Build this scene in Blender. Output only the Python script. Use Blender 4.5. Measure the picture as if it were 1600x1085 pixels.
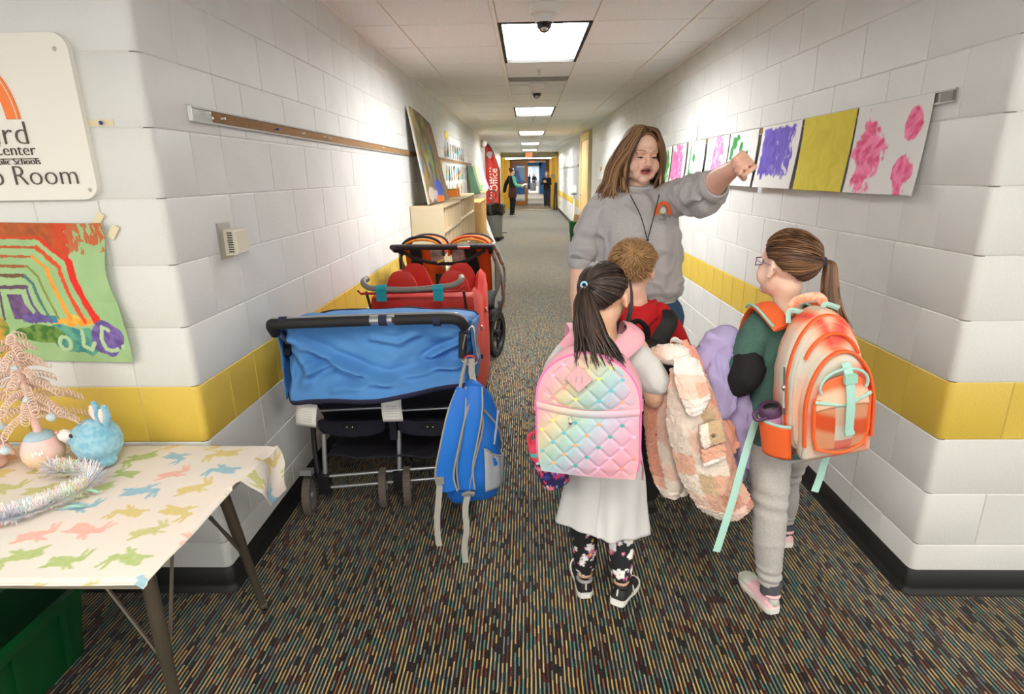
import bpy, bmesh, math, random
import numpy as np
from math import sin, cos, pi, radians as R
from mathutils import Vector as V, Matrix, noise, Euler, Quaternion

for o in list(bpy.data.objects): bpy.data.objects.remove(o)
SC = bpy.context.scene
COL = SC.collection
random.seed(7)

# ---------------------------------------------------------------- camera, world, exposure
cam = bpy.data.objects.new('camera', bpy.data.cameras.new('camera'))
COL.objects.link(cam)
pitch, yaw, roll = .2904, -.0285, -.0154
fw = V((sin(yaw)*cos(pitch), cos(yaw)*cos(pitch), -sin(pitch)))
rt = V((cos(yaw), -sin(yaw), 0)); up = rt.cross(fw)
rx = rt*cos(roll)+up*sin(roll); ux = up*cos(roll)-rt*sin(roll)
cam.matrix_world = Matrix(((rx.x, ux.x, -fw.x, 0), (rx.y, ux.y, -fw.y, 0), (rx.z, ux.z, -fw.z, 1.4757), (0, 0, 0, 1)))
cam.data.sensor_width = 36; cam.data.lens = 899.7*36/1600
cam.data.clip_start = .02; cam.data.clip_end = 300
SC.camera = cam
SC.view_settings.view_transform = 'Standard'; SC.view_settings.look = 'None'
SC.view_settings.exposure = EXPO = 0.93; SC.view_settings.gamma = 1; SC.view_settings.use_curve_mapping = False
SC.cycles.use_denoising = True
SC.cycles.max_bounces = 6; SC.cycles.diffuse_bounces = 4; SC.cycles.glossy_bounces = 3
SC.cycles.sample_clamp_indirect = 6; SC.cycles.caustics_reflective = False; SC.cycles.caustics_refractive = False
W = bpy.data.worlds.new('world'); SC.world = W; W.use_nodes = True
W.node_tree.nodes['Background'].inputs[0].default_value = (1, .985, .955, 1)
W.node_tree.nodes['Background'].inputs[1].default_value = AMBIENT = 1.0
PANEL, LOBBY = 34, 8.0      # brightness of the corridor ceiling lights and of the added lobby ones

# ---------------------------------------------------------------- helpers
def lin(c):
    return tuple(((x/255)/12.92 if x/255 <= .04045 else ((x/255+.055)/1.055)**2.4) for x in c)
MATS = {}
def mat(name, rgb=(200,200,200), rough=.6, bump=None, var=None, metal=0., spec=.5, vcol=False, emit=None, sheen=0., sss=0., alpha=1., trans=0.):
    """bump=(scale,strength[,stretch]); var=(scale,rgb2[,contrast]) mixes a second colour by noise; vcol multiplies in the vertex colour"""
    if name in MATS: return MATS[name]
    m = bpy.data.materials.new(name); m.use_nodes = True
    nt = m.node_tree; b = nt.nodes['Principled BSDF']; L = nt.links.new; N = nt.nodes.new
    c = lin(rgb)+(1,)
    b.inputs['Base Color'].default_value = c; b.inputs['Roughness'].default_value = rough
    b.inputs['Metallic'].default_value = metal; b.inputs['Specular IOR Level'].default_value = spec
    if sheen: b.inputs['Sheen Weight'].default_value = sheen
    if sss:
        b.inputs['Subsurface Weight'].default_value = sss; b.inputs['Subsurface Radius'].default_value = (.012,.005,.003)
    if trans: b.inputs['Transmission Weight'].default_value = trans
    if alpha < 1: b.inputs['Alpha'].default_value = alpha
    tc = N('ShaderNodeTexCoord')
    src = None
    if vcol:
        a = N('ShaderNodeAttribute'); a.attribute_name = 'Col'; src = a.outputs['Color']
    if var:
        t = N('ShaderNodeTexNoise'); t.inputs['Scale'].default_value = var[0]; t.inputs['Detail'].default_value = 4
        L(tc.outputs['Object'], t.inputs['Vector'])
        mr = N('ShaderNodeMapRange'); k = var[2] if len(var) > 2 else .2
        mr.inputs[1].default_value = .5-k; mr.inputs[2].default_value = .5+k; L(t.outputs['Fac'], mr.inputs[0])
        mx = N('ShaderNodeMix'); mx.data_type = 'RGBA'; L(mr.outputs[0], mx.inputs[0])
        if src: 
            L(src, mx.inputs[6])
            m2 = N('ShaderNodeMix'); m2.data_type = 'RGBA'; m2.blend_type = 'MULTIPLY'; m2.inputs[0].default_value = 1
            L(src, m2.inputs[6]); m2.inputs[7].default_value = lin(var[1])+(1,); L(m2.outputs[2], mx.inputs[7])
        else:
            mx.inputs[6].default_value = c; mx.inputs[7].default_value = lin(var[1])+(1,)
        src = mx.outputs[2]
    if src: L(src, b.inputs['Base Color'])
    if bump:
        t = N('ShaderNodeTexNoise'); t.inputs['Scale'].default_value = bump[0]; t.inputs['Detail'].default_value = 3
        if len(bump) > 2:
            mp = N('ShaderNodeMapping'); mp.inputs['Scale'].default_value = bump[2]; L(tc.outputs['Object'], mp.inputs[0]); L(mp.outputs[0], t.inputs['Vector'])
        else: L(tc.outputs['Object'], t.inputs['Vector'])
        bp = N('ShaderNodeBump'); bp.inputs['Strength'].default_value = bump[1]; bp.inputs['Distance'].default_value = .004
        L(t.outputs['Fac'], bp.inputs['Height']); L(bp.outputs[0], b.inputs['Normal'])
    if emit:
        b.inputs['Emission Color'].default_value = lin(emit[0])+(1,); b.inputs['Emission Strength'].default_value = emit[1]
    MATS[name] = m
    return m

def frame(d, hint=V((0,0,1))):
    d = V(d).normalized(); h = V(hint)
    if abs(d.dot(h)) > .97: h = V((1,0,0)) if abs(d.x) < .9 else V((0,1,0))
    a = h.cross(d).normalized(); return a, d.cross(a)      # side, other
def crv(pts, n):
    """Catmull-Rom through pts (tuples of any length), n samples per span"""
    P = [np.array(p, float) for p in pts]; P = [2*P[0]-P[1]]+P+[2*P[-1]-P[-2]]; out = []
    for i in range(1, len(P)-2):
        for k in range(n):
            t = k/n; a, b, c, d = P[i-1:i+3]
            out.append(.5*((2*b)+(c-a)*t+(2*a-5*b+4*c-d)*t*t+(3*b-a-3*c+d)*t**3))
    out.append(P[-2]); return out

class MB:
    def __init__(s): s.v = []; s.f = []; s.m = []; s.c = []; s.cur = None
    def add(s, vs, fs, mi=0):
        o = len(s.v); s.v += [tuple(p) for p in vs]; s.f += [tuple(i+o for i in f) for f in fs]; s.m += [mi]*len(fs)
        s.c += [s.cur]*len(vs); return s
    def box(s, c, d, mi=0, rot=None, taper=None):
        c = V(c); x, y, z = d[0]/2, d[1]/2, d[2]/2
        vs = [V((a*x, b*y, e*z)) for e in (-1, 1) for a, b in ((-1,-1),(1,-1),(1,1),(-1,1))]
        if taper: vs = [V((p.x*taper, p.y*taper, p.z)) if p.z > 0 else p for p in vs]
        if rot is not None: vs = [rot @ p for p in vs]
        return s.add([p+c for p in vs], [(3,2,1,0),(4,5,6,7),(0,1,5,4),(1,2,6,5),(2,3,7,6),(3,0,4,7)], mi)
    def ring(s, rings, closed=True, caps=True, loop=False, mi=0):
        """loft a list of equally long vertex rings"""
        n = len(rings[0]); vs = [p for r in rings for p in r]; fs = []; k = len(rings)
        for i in range(k if loop else k-1):
            for j in range(n if closed else n-1):
                a = i*n+j; b = i*n+(j+1)%n; i2 = (i+1)%k
                fs.append((a, b, i2*n+(j+1)%n, i2*n+j))
        if caps and not loop:
            fs.append(tuple(range(n-1, -1, -1))); fs.append(tuple((k-1)*n+j for j in range(n)))
        return s.add(vs, fs, mi)
    def tube(s, pts, r, n=8, loop=False, caps=True, mi=0, hint=(0,0,1), flat=1., off=0.):
        """tube through pts; r number or list; flat = thickness ratio of the second axis"""
        P = [V(p) for p in pts]; k = len(P); rings = []; a0 = None
        for i, p in enumerate(P):
            if loop: d = P[(i+1) % k]-P[i-1]
            else: d = P[min(i+1, k-1)]-P[max(i-1, 0)]
            if d.length < 1e-9: d = V((0,0,1))
            d.normalize()
            if a0 is None: a, b = frame(d, hint)
            else:
                a = (a0-d*a0.dot(d))
                a = a.normalized() if a.length > 1e-6 else frame(d, hint)[0]
                b = d.cross(a)
            a0 = a; q = r[i] if isinstance(r, (list, tuple)) else r
            if isinstance(q, (tuple, list)): qa, qb = q
            else: qa, qb = q, q*flat
            rings.append([p+a*(qa*cos(2*pi*j/n+off))+b*(qb*sin(2*pi*j/n+off)) for j in range(n)])
        return s.ring(rings, True, caps, loop, mi)
    def limb(s, pts, rad, n=14, sub=4):
        """tube with rounded ends, radii smoothed along the way (for bodies)"""
        q = crv([tuple(p)+(r,) for p, r in zip(pts, rad)], sub)
        P = [V(x[:3]) for x in q]; r = [float(x[3]) for x in q]
        d0 = (P[0]-P[1]).normalized(); d1 = (P[-1]-P[-2]).normalized(); A = []; B = []
        for t in (85, 60, 30): A.append((P[0]+d0*r[0]*sin(R(t)), r[0]*cos(R(t))))
        for t in (30, 60, 85): B.append((P[-1]+d1*r[-1]*sin(R(t)), r[-1]*cos(R(t))))
        L = A+list(zip(P, r))+B
        return s.tube([x[0] for x in L], [x[1] for x in L], n)
    def ell(s, c, r, rot=None, nu=16, nv=10, mi=0):
        c = V(c); rings = []
        for i in range(nv+1):
            t = -pi/2+pi*min(max(i, .12), nv-.12)/nv
            q = [V((r[0]*cos(t)*cos(2*pi*j/nu), r[1]*cos(t)*sin(2*pi*j/nu), r[2]*sin(t))) for j in range(nu)]
            if rot is not None: q = [rot @ p for p in q]
            rings.append([p+c for p in q])
        return s.ring(rings, mi=mi)
    def torso(s, secs, n=24, sub=4, p=2.3):
        """super-elliptic sections (cx,cy,cz,rx,ry,turn) stacked upwards"""
        rings = []
        for cx, cy, cz, a, b, t in crv(secs, sub):
            q = []
            for j in range(n):
                u = 2*pi*j/n; x = a*abs(cos(u))**(2/p)*(1 if cos(u) >= 0 else -1); y = b*abs(sin(u))**(2/p)*(1 if sin(u) >= 0 else -1)
                q.append(V((cx+x*cos(t)-y*sin(t), cy+x*sin(t)+y*cos(t), cz)))
            rings.append(q)
        return s.ring(rings)
    def lathe(s, prof, c=(0,0,0), n=20, rot=None, mi=0, caps=True):
        c = V(c); rings = []
        for r, z in prof:
            q = [V((max(r, 1e-4)*cos(2*pi*j/n), max(r, 1e-4)*sin(2*pi*j/n), z)) for j in range(n)]
            if rot is not None: q = [rot @ p for p in q]
            rings.append([p+c for p in q])
        return s.ring(rings, mi=mi, caps=caps)
    def prism(s, poly, M, d, mi=0):
        """2-D outline extruded by d along local z, placed by matrix M"""
        n = len(poly); vs = [M @ V((x, y, 0)) for x, y in poly]+[M @ V((x, y, d)) for x, y in poly]
        return s.add(vs, [tuple(range(n-1, -1, -1)), tuple(range(n, 2*n))]+[(i, (i+1) % n, n+(i+1) % n, n+i) for i in range(n)], mi)
    def grid(s, fn, nu, nv, thick=0., mi=0):
        """sheet fn(u,v)->point, u,v in 0..1; thick gives it a back"""
        P = [[V(fn(i/nu, j/nv)) for i in range(nu+1)] for j in range(nv+1)]
        vs = [p for r in P for p in r]; w = nu+1
        fs = [(j*w+i, j*w+i+1, (j+1)*w+i+1, (j+1)*w+i) for j in range(nv) for i in range(nu)]
        if thick:
            n = len(vs); back = []
            for j in range(nv+1):
                for i in range(nu+1):
                    a = P[j][min(i+1, nu)]-P[j][max(i-1, 0)]; b = P[min(j+1, nv)][i]-P[max(j-1, 0)][i]
                    q = a.cross(b); q = q.normalized() if q.length > 1e-12 else V((0,0,1))
                    back.append(P[j][i]-q*thick)
            vs += back; fs += [tuple(n+k for k in reversed(f)) for f in fs]
            e = [(i, i+1) for i in range(nu)]+[(j*w+nu, (j+1)*w+nu) for j in range(nv)]+[(nv*w+i+1, nv*w+i) for i in range(nu)]+[((j+1)*w, j*w) for j in range(nv)]
            fs += [(b, a, n+a, n+b) for a, b in e]
        return s.add(vs, fs, mi)
    def mesh(s, name, mats, sharp=.7):
        me = bpy.data.meshes.new(name); me.from_pydata(s.v, [], s.f)
        for m in (mats if isinstance(mats, (list, tuple)) else [mats]): me.materials.append(m)
        me.polygons.foreach_set('material_index', s.m)
        finish(me, sharp)
        if any(c is not None for c in s.c):
            setcol(me, [c if c is not None else (.5,.5,.5) for c in s.c])
        return me
def finish(me, sharp=.7):
    me.polygons.foreach_set('use_smooth', [True]*len(me.polygons))
    if sharp is not None and sharp < 3: me.set_sharp_from_angle(angle=sharp)
    me.update()
def setcol(me, cols):
    a = me.attributes.get('Col') or me.attributes.new('Col', 'FLOAT_COLOR', 'POINT')
    x = np.ones((len(cols), 4), np.float32); x[:, :3] = np.array(cols, np.float32)[:, :3]
    a.data.foreach_set('color', x.ravel())
def coords(me):
    x = np.empty(len(me.vertices)*3, np.float32); me.vertices.foreach_get('co', x); return x.reshape(-1, 3)
def paint(me, fn):
    setcol(me, [fn(V(p)) for p in coords(me)]); return me
def link(name, data, parent=None):
    o = bpy.data.objects.new(name, data); COL.objects.link(o)
    if parent is not None: o.parent = parent
    return o
def worldloc(o):
    l = V((0,0,0))
    while o is not None: l += o.location; o = o.parent
    return l
def ob(name, mb, mats, parent=None, sharp=.7, world=True):
    """one mesh object; points are given in scene coordinates when world is set and shifted to the parent's base"""
    me = mb if isinstance(mb, bpy.types.Mesh) else mb.mesh(name, mats, sharp)
    if parent is not None and world:
        me.transform(Matrix.Translation(-worldloc(parent)))
    return link(name, me, parent)
def tag(o, label=None, cat=None, group=None, kind=None):
    if label: o['label'] = label
    if cat: o['category'] = cat
    if group: o['group'] = group
    if kind: o['kind'] = kind
    return o
def thing(name, label, cat, loc=(0,0,0), group=None, rotz=0):
    o = link(name, None); o.location = loc; o.rotation_euler = (0, 0, rotz); o.empty_display_size = .1
    return tag(o, label, cat, group)
def solo(name, mb, mats, label, cat, loc, group=None, sharp=.7):
    me = mb.mesh(name, mats, sharp) if isinstance(mb, MB) else mb
    me.transform(Matrix.Translation(-V(loc)))
    o = link(name, me); o.location = loc
    return tag(o, label, cat, group)
def struct(name, mb, mats, sharp=.7):
    return tag(ob(name, mb, mats, None, sharp), kind='structure')
def remesh(mb, voxel, smooth=3, sub=0):
    """union of the parts of mb as one continuous skin"""
    me = bpy.data.meshes.new('tmp'); me.from_pydata(mb.v, [], mb.f)
    o = bpy.data.objects.new('tmp', me); COL.objects.link(o)
    m = o.modifiers.new('r', 'REMESH'); m.mode = 'VOXEL'; m.voxel_size = voxel
    if smooth:
        m = o.modifiers.new('s', 'SMOOTH'); m.iterations = smooth; m.factor = .5
    dg = bpy.context.evaluated_depsgraph_get(); dg.update()
    r = bpy.data.meshes.new_from_object(o.evaluated_get(dg))
    bpy.data.objects.remove(o); bpy.data.meshes.remove(me)
    return r
def displace(me, fn):
    """move each vertex along its normal by fn(co, no)"""
    n = len(me.vertices); no = np.empty(n*3, np.float32); me.vertex_normals.foreach_get('vector', no); no = no.reshape(-1, 3); co = coords(me)
    out = np.array([p+q*fn(V(p), V(q)) for p, q in zip(co, no)], np.float32)
    me.vertices.foreach_set('co', out.ravel()); me.update(); return me
def skinme(me, mats, name, sharp=None):
    me.name = name; me.materials.clear()
    for m in (mats if isinstance(mats, (list, tuple)) else [mats]): me.materials.append(m)
    finish(me, sharp); return me
def text(name, body, size, m, M, parent=None, depth=.001, align='LEFT', sx=1., thin=0.):
    c = bpy.data.curves.new(name, 'FONT'); c.body = body; c.size = size; c.extrude = depth; c.align_x = align; c.resolution_u = 3; c.offset = thin
    o = bpy.data.objects.new('t', c); COL.objects.link(o); dg = bpy.context.evaluated_depsgraph_get(); dg.update()
    me = bpy.data.meshes.new_from_object(o.evaluated_get(dg)); bpy.data.objects.remove(o)
    if sx != 1: me.transform(Matrix.Diagonal((sx, 1, 1, 1)))
    me.transform(M); me.materials.clear(); me.materials.append(m); me.name = name
    return ob(name, me, m, parent)
def nz(x, y=0., z=0.): return noise.noise(V((x, y, z)))
def fbm(x, y=0., z=0., o=3):
    return noise.fractal(V((x, y, z)), 1., 2., o)
def mixc(a, b, t): t = min(max(t, 0), 1); return tuple(x+(y-x)*t for x, y in zip(a, b))
def sstep(a, b, x):
    t = min(max((x-a)/(b-a), 0), 1); return t*t*(3-2*t)
def basis(x, y, o):
    """matrix with local x, y directions and origin o"""
    x = V(x).normalized(); y = V(y).normalized(); z = x.cross(y).normalized(); y = z.cross(x)
    return Matrix(((x.x, y.x, z.x, o[0]), (x.y, y.y, z.y, o[1]), (x.z, y.z, z.z, o[2]), (0, 0, 0, 1)))

XL, XR, Y0, YE, ZC, CB = -1.1034, 1.3614, 1.779, 26.0, 2.387, .2032
YD = 30.0; RB = .024
# ---------------------------------------------------------------- setting: floor
def carpet():
    m = bpy.data.materials.new('carpet'); m.use_nodes = True; nt = m.node_tree; L = nt.links.new; N = nt.nodes.new
    b = nt.nodes['Principled BSDF']; b.inputs['Roughness'].default_value = .95; b.inputs['Specular IOR Level'].default_value = .1
    b.inputs['Sheen Weight'].default_value = .72; b.inputs['Sheen Roughness'].default_value = .34; b.inputs['Sheen Tint'].default_value = (.84, .87, .88, 1)
    def math_(op, a, c=None):
        n = N('ShaderNodeMath'); n.operation = op
        for i, x in enumerate((a, c)):
            if x is None: continue
            if isinstance(x, (int, float)): n.inputs[i].default_value = x
            else: L(x, n.inputs[i])
        return n.outputs[0]
    tc = N('ShaderNodeTexCoord'); sp = N('ShaderNodeSeparateXYZ'); L(tc.outputs['Object'], sp.inputs[0])
    wob = N('ShaderNodeTexNoise'); wob.inputs['Scale'].default_value = 14; L(tc.outputs['Object'], wob.inputs['Vector'])
    X = math_('ADD', sp.outputs[0], math_('MULTIPLY', wob.outputs['Fac'], .004))
    def threads(period, length, seed):
        xs = math_('DIVIDE', X, period); xi = math_('FLOOR', xs); xf = math_('FRACT', xs)
        wn = N('ShaderNodeTexWhiteNoise'); wn.noise_dimensions = '2D'; cb = N('ShaderNodeCombineXYZ'); L(xi, cb.inputs[0]); cb.inputs[1].default_value = seed; L(cb.outputs[0], wn.inputs['Vector'])
        ys = math_('ADD', math_('DIVIDE', sp.outputs[1], length), math_('MULTIPLY', wn.outputs['Value'], 7.3)); yi = math_('FLOOR', ys)
        w2 = N('ShaderNodeTexWhiteNoise'); w2.noise_dimensions = '2D'; cc = N('ShaderNodeCombineXYZ'); L(xi, cc.inputs[0]); L(math_('ADD', yi, seed*3.7), cc.inputs[1]); L(cc.outputs[0], w2.inputs['Vector'])
        return xf, w2.outputs['Value']
    def ramp(fac, stops):
        r = N('ShaderNodeValToRGB'); r.color_ramp.interpolation = 'CONSTANT'; e = r.color_ramp.elements
        while len(e) < len(stops): e.new(.5)
        for q, (p, c) in zip(e, stops): q.position = p; q.color = lin(c)+(1,)
        L(fac, r.inputs[0]); return r.outputs[0]
    xf, v = threads(.0128, .036, 1)
    bright = ramp(v, [(0,(172,142,88)),(.2,(104,116,100)),(.36,(150,142,118)),(.52,(136,84,50)),(.60,(92,98,104)),(.68,(84,34,30)),(.76,(80,124,112)),(.84,(30,26,24)),(.90,(186,158,102))])
    xg, v2 = threads(.0128/2, .04, 5)
    dark = ramp(v2, [(0,(13,12,12)),(.5,(24,20,18)),(.68,(18,20,26)),(.84,(40,32,26)),(.94,(44,18,16))])
    on = math_('MULTIPLY', math_('GREATER_THAN', xf, .30), math_('LESS_THAN', xf, .68))
    mx = N('ShaderNodeMix'); mx.data_type = 'RGBA'; L(on, mx.inputs[0]); L(dark, mx.inputs[6]); L(bright, mx.inputs[7])
    L(mx.outputs[2], b.inputs['Base Color'])
    bp = N('ShaderNodeBump'); bp.inputs['Strength'].default_value = .6; bp.inputs['Distance'].default_value = .004
    nn = N('ShaderNodeTexNoise'); nn.inputs['Scale'].default_value = 260; L(tc.outputs['Object'], nn.inputs['Vector'])
    L(math_('ADD', on, nn.outputs['Fac']), bp.inputs['Height']); L(bp.outputs[0], b.inputs['Normal'])
    return m
M_carpet = carpet()
mb = MB(); mb.box((0, 14, -.05), (9, 36, .1)); struct('floor', mb, M_carpet)
mb = MB(); mb.box((0, 57, -.05), (16, 50, .1)); struct('floor_far', mb, mat('far floor', (150,144,136), .8, (60,.3)))
# ---------------------------------------------------------------- walls of painted blocks
M_white = mat('block paint white', (214,214,211), .42, (150,.35), (3,(207,207,203)))
M_yellow = mat('block paint yellow', (214,184,78), .42, (150,.35), (3,(207,176,70)))
M_joint = mat('joint paint', (214,212,205), .5, (90,.3))
M_black = mat('rubber base', (22,21,20), .45, (40,.1))
def block_mesh(w, h, m, g=.0028, d=.003):
    b = MB(); w /= 2; h /= 2
    o = [(0, -w+g*.3, -h+g*.3), (0, w-g*.3, -h+g*.3), (0, w-g*.3, h-g*.3), (0, -w+g*.3, h-g*.3)]
    i1 = [(d*.75, p[1]*(1-g*.6/w), p[2]*(1-g*.6/h)) for p in o]; i2 = [(d, p[1]*(1-g*1.6/w), p[2]*(1-g*1.6/h)) for p in o]
    b.ring([o, i1, i2], caps=False); b.add(i2, [(0,1,2,3)]); return b.mesh('block', m, .3)
BM = {(w, k): block_mesh(w, CB, M_yellow if k else M_white) for w in (.4064, .2032, .1016) for k in (0, 1)}
BH = {w: block_mesh(w, CB/2, M_white) for w in (.4064, .2032, .1016)}
def block_wall(name, org, d, length, odd_half, near, holes=(), first=0.):
    """org: wall start on the face at floor level; d: unit direction along the wall; its left-hand or right-hand normal faces the hall"""
    d = V(d); n = V((-d.y, d.x, 0))
    if n.dot(V((.13, -9 if abs(d.x) > .5 else 1, 0))-V(org)) < 0: n = -n
    th = .12; base = MB()
    c = V(org)+d*(length/2+RB/2)-n*(th/2+.003); c.z = 1.2192+.05
    base.box(c, (th if abs(d.y) > .5 else length-RB, length-RB if abs(d.y) > .5 else th, 2.54))
    root = struct(name, base, M_joint)
    rz = math.atan2(n.y, n.x); far = MB()
    rot = Matrix.Rotation(rz, 4, 'Z')
    for k in range(12):
        step = .2032 if k == 3 else .4064
        s = first + (0 if k == 3 else (.2032 if (k % 2) == odd_half else 0))
        edges = [first, s] if s > first else [first]
        while edges[-1]+step < length: edges.append(edges[-1]+step)
        for i, a in enumerate(edges):
            b = min(edges[i+1] if i+1 < len(edges) else length, length); w = b-a
            if w < .05: continue
            if any(h0 < (a+b)/2 < h1 and (k+.5)*CB < h2 for h0, h1, h2 in holes): continue
            P = V(org)+d*((a+b)/2)-n*.003; P.z = (k+.5)*CB
            if a < near:
                ww = min((.4064, .2032, .1016), key=lambda q: abs(q-w)); me = BM[(ww, 1 if k == 3 else 0)]
                if k == 11: P.z -= .0
                o = link('block', me, root); o.location = P; o.rotation_euler = (0, 0, rz); o.scale = (1, w/ww, 1)
            else:
                sub = block_mesh_pts(w)
                far.add([rot @ V(p)+P for p in sub[0]], sub[1], 1 if k == 3 else 0)
    if far.v:
        o = ob('blocks_beyond', far, [M_white, M_yellow], root, .3, world=False); o['kind'] = 'stuff'
    return root
def block_mesh_pts(w, h=CB, g=.0028, d=.003):
    w /= 2; h /= 2
    o = [(0, -w+g*.3, -h+g*.3), (0, w-g*.3, -h+g*.3), (0, w-g*.3, h-g*.3), (0, -w+g*.3, h-g*.3)]
    i2 = [(d, p[1]*(1-g*1.4/w), p[2]*(1-g*1.4/h)) for p in o]
    return o+i2, [(0,1,5,4),(1,2,6,5),(2,3,7,6),(3,0,4,7),(4,5,6,7)]
wl = block_wall('wall_left', (XL, Y0, 0), (0,1,0), YE-Y0, 0, 8.6, first=.4064)
wr = block_wall('wall_right', (XR, Y0, 0), (0,1,0), YE-Y0, 0, 8.6, first=.4064)
fl = block_wall('wall_front_left', (XL, Y0, 0), (-1,0,0), 2.6, 1, 9, first=.4064)
fr = block_wall('wall_front_right', (XR, Y0, 0), (1,0,0), 2.6, 1, 9, first=.4064)
def corner_blocks(root, X, sx, odd):
    """bullnosed corner units and the short units that finish each course beside them"""
    for k in range(12):
        a = .2032 if (k == 3 or k % 2 == odd) else .4064; b = .2032 if k == 3 else .6096-a
        def pts(e):
            q = [(X, Y0+a-.002), (X, Y0+RB+.004)]
            for t in range(0, 91, 15):
                q.append((X+sx*(RB-RB*cos(R(t))), Y0+RB-RB*sin(R(t))))
            q += [(X+sx*(RB+.004), Y0), (X+sx*(b-.002), Y0)]; return q
        def ring(z, ins):
            q = pts(0); out = []
            for i, (x, y) in enumerate(q):
                if i == 0: p = (x+sx*ins, y-ins*1.2)
                elif i == len(q)-1: p = (x-sx*ins*1.2, y+ins)
                else:
                    t = R(min(max(i-2, 0), 6)*15); p = (x+sx*ins*cos(t), y+ins*sin(t))
                out.append((p[0], p[1], z))
            return out
        z0, z1 = k*CB, (k+1)*CB
        rg = [ring(z0+.001, .003), ring(z0+.002, .001), ring(z0+.0045, 0), ring(z1-.0045, 0), ring(z1-.002, .001), ring(z1-.001, .003)]
        g = MB(); g.ring(rg if sx > 0 else rg[::-1], closed=False, caps=False)
        ob('corner_block', g, M_yellow if k == 3 else M_white, root, .9)
        for ax, e in ((0, a), (1, b)):
            w = .4064-e
            if k == 3 and ax >= 0 or w > .05:
                me = BM[(.2032, 1 if k == 3 else 0)]
                o = link('block', me, root)
                if ax == 0: o.location = (X+sx*.003, Y0+.3048, (k+.5)*CB); o.rotation_euler = (0, 0, 0 if sx < 0 else pi)
                else: o.location = (X+sx*.3048, Y0+.003, (k+.5)*CB); o.rotation_euler = (0, 0, -pi/2)
                if ax == 0: o.location.x = X+sx*.003
corner_blocks(wl, XL, -1, 1)
corner_blocks(wr, XR, 1, 0)
def base_run(name, pts, h=.1016):
    """coved rubber base: a band with a toe along a path of (x, y, nx, ny)"""
    prof = [(.0005, 0), (.016, 0), (.016, .003), (.006, .016), (.004, .03), (.004, h-.004), (.0005, h)]
    g = MB(); g.ring([[(x+nx*a, y+ny*a, z) for a, z in prof] for x, y, nx, ny in pts], closed=False, caps=False)
    return struct(name, g, M_black, 1.0)
def arc(X, sx): return [(X+sx*(RB-RB*cos(R(t))), Y0+RB-RB*sin(R(t)), -sx*cos(R(t)), -sin(R(t))) for t in range(0, 91, 15)]
base_run('baseboard_left', [(XL, YE, 1, 0)]+arc(XL, -1)+[(XL-2.6, Y0, 0, -1)])
base_run('baseboard_right', [(XR, YE, -1, 0)]+arc(XR, 1)+[(XR+2.6, Y0, 0, -1)])
# ---------------------------------------------------------------- ceiling: tiles on tees
M_tile = mat('ceiling tile', (240,243,242), .9, (120,.8), (90,(230,232,230),.12))
M_tee = mat('ceiling tee', (236,235,228), .6)
mb = MB(); mb.box((.13, 14.5, ZC+.09), (9, 41, .1)); ceil_ = struct('ceiling', mb, mat('plenum', (90,84,72), .9))
TX = [XL, -.811, -.188, .4354, 1.0514, XR]; TY0, TD = 4.024, .6702
LIGHTS = [0, 7, 14, 21, 28]
def tile_mesh(w, l):
    g = MB(); a, b = w/2-.004, l/2-.004
    o = [(-a,-b,.012), (a,-b,.012), (a,b,.012), (-a,b,.012)]; i = [(x*(1-.006/a), y*(1-.006/b), 0) for x, y, z in o]
    g.ring([o, i], caps=False); g.add(i, [(3,2,1,0)]); return g.mesh('ceiling_tile', M_tile, .3)
TM = [tile_mesh(TX[i+1]-TX[i]-.012, TD) for i in range(5)]
for r in range(-4, 33):
    y = TY0+(r+.5)*TD
    if y+TD/2 > YE: break
    for i in range(5):
        if i == 2 and any(r in (l, l+1) for l in LIGHTS): continue
        if i == 2 and r == 3: continue
        o = link('ceiling_tile', TM[i], ceil_); o.location = ((TX[i]+TX[i+1])/2, y, ZC)
g = MB()
for x in TX[1:-1]: g.box((x, (Y0-1+YE)/2, ZC-.001), (.024, YE-Y0+1, .012))
for x in (XL+.008, XR-.008): g.box((x, (Y0+YE)/2, ZC+.0), (.018, YE-Y0, .014))
ob('tee', g, M_tee, ceil_, .3)
lob = tile_mesh(.61, .61)
LOBH = [(LX0, LY0) for LX0, LY0 in (((TX[2]+TX[3])/2, TY0-6*TD), (-2.4, -.7), (2.66, -.7))]
for i in range(-6, 7):
    for j in range(-1, 9):
        x, y = .13+i*.62, Y0-1.32-j*.62+.31
        if any(abs(x-a) < .9 and abs(y-b) < .9 for a, b in LOBH) or y > TY0-4*TD-.2: continue
        o = link('ceiling_tile', lob, ceil_); o.location = (x, y, ZC+.002)
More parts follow.
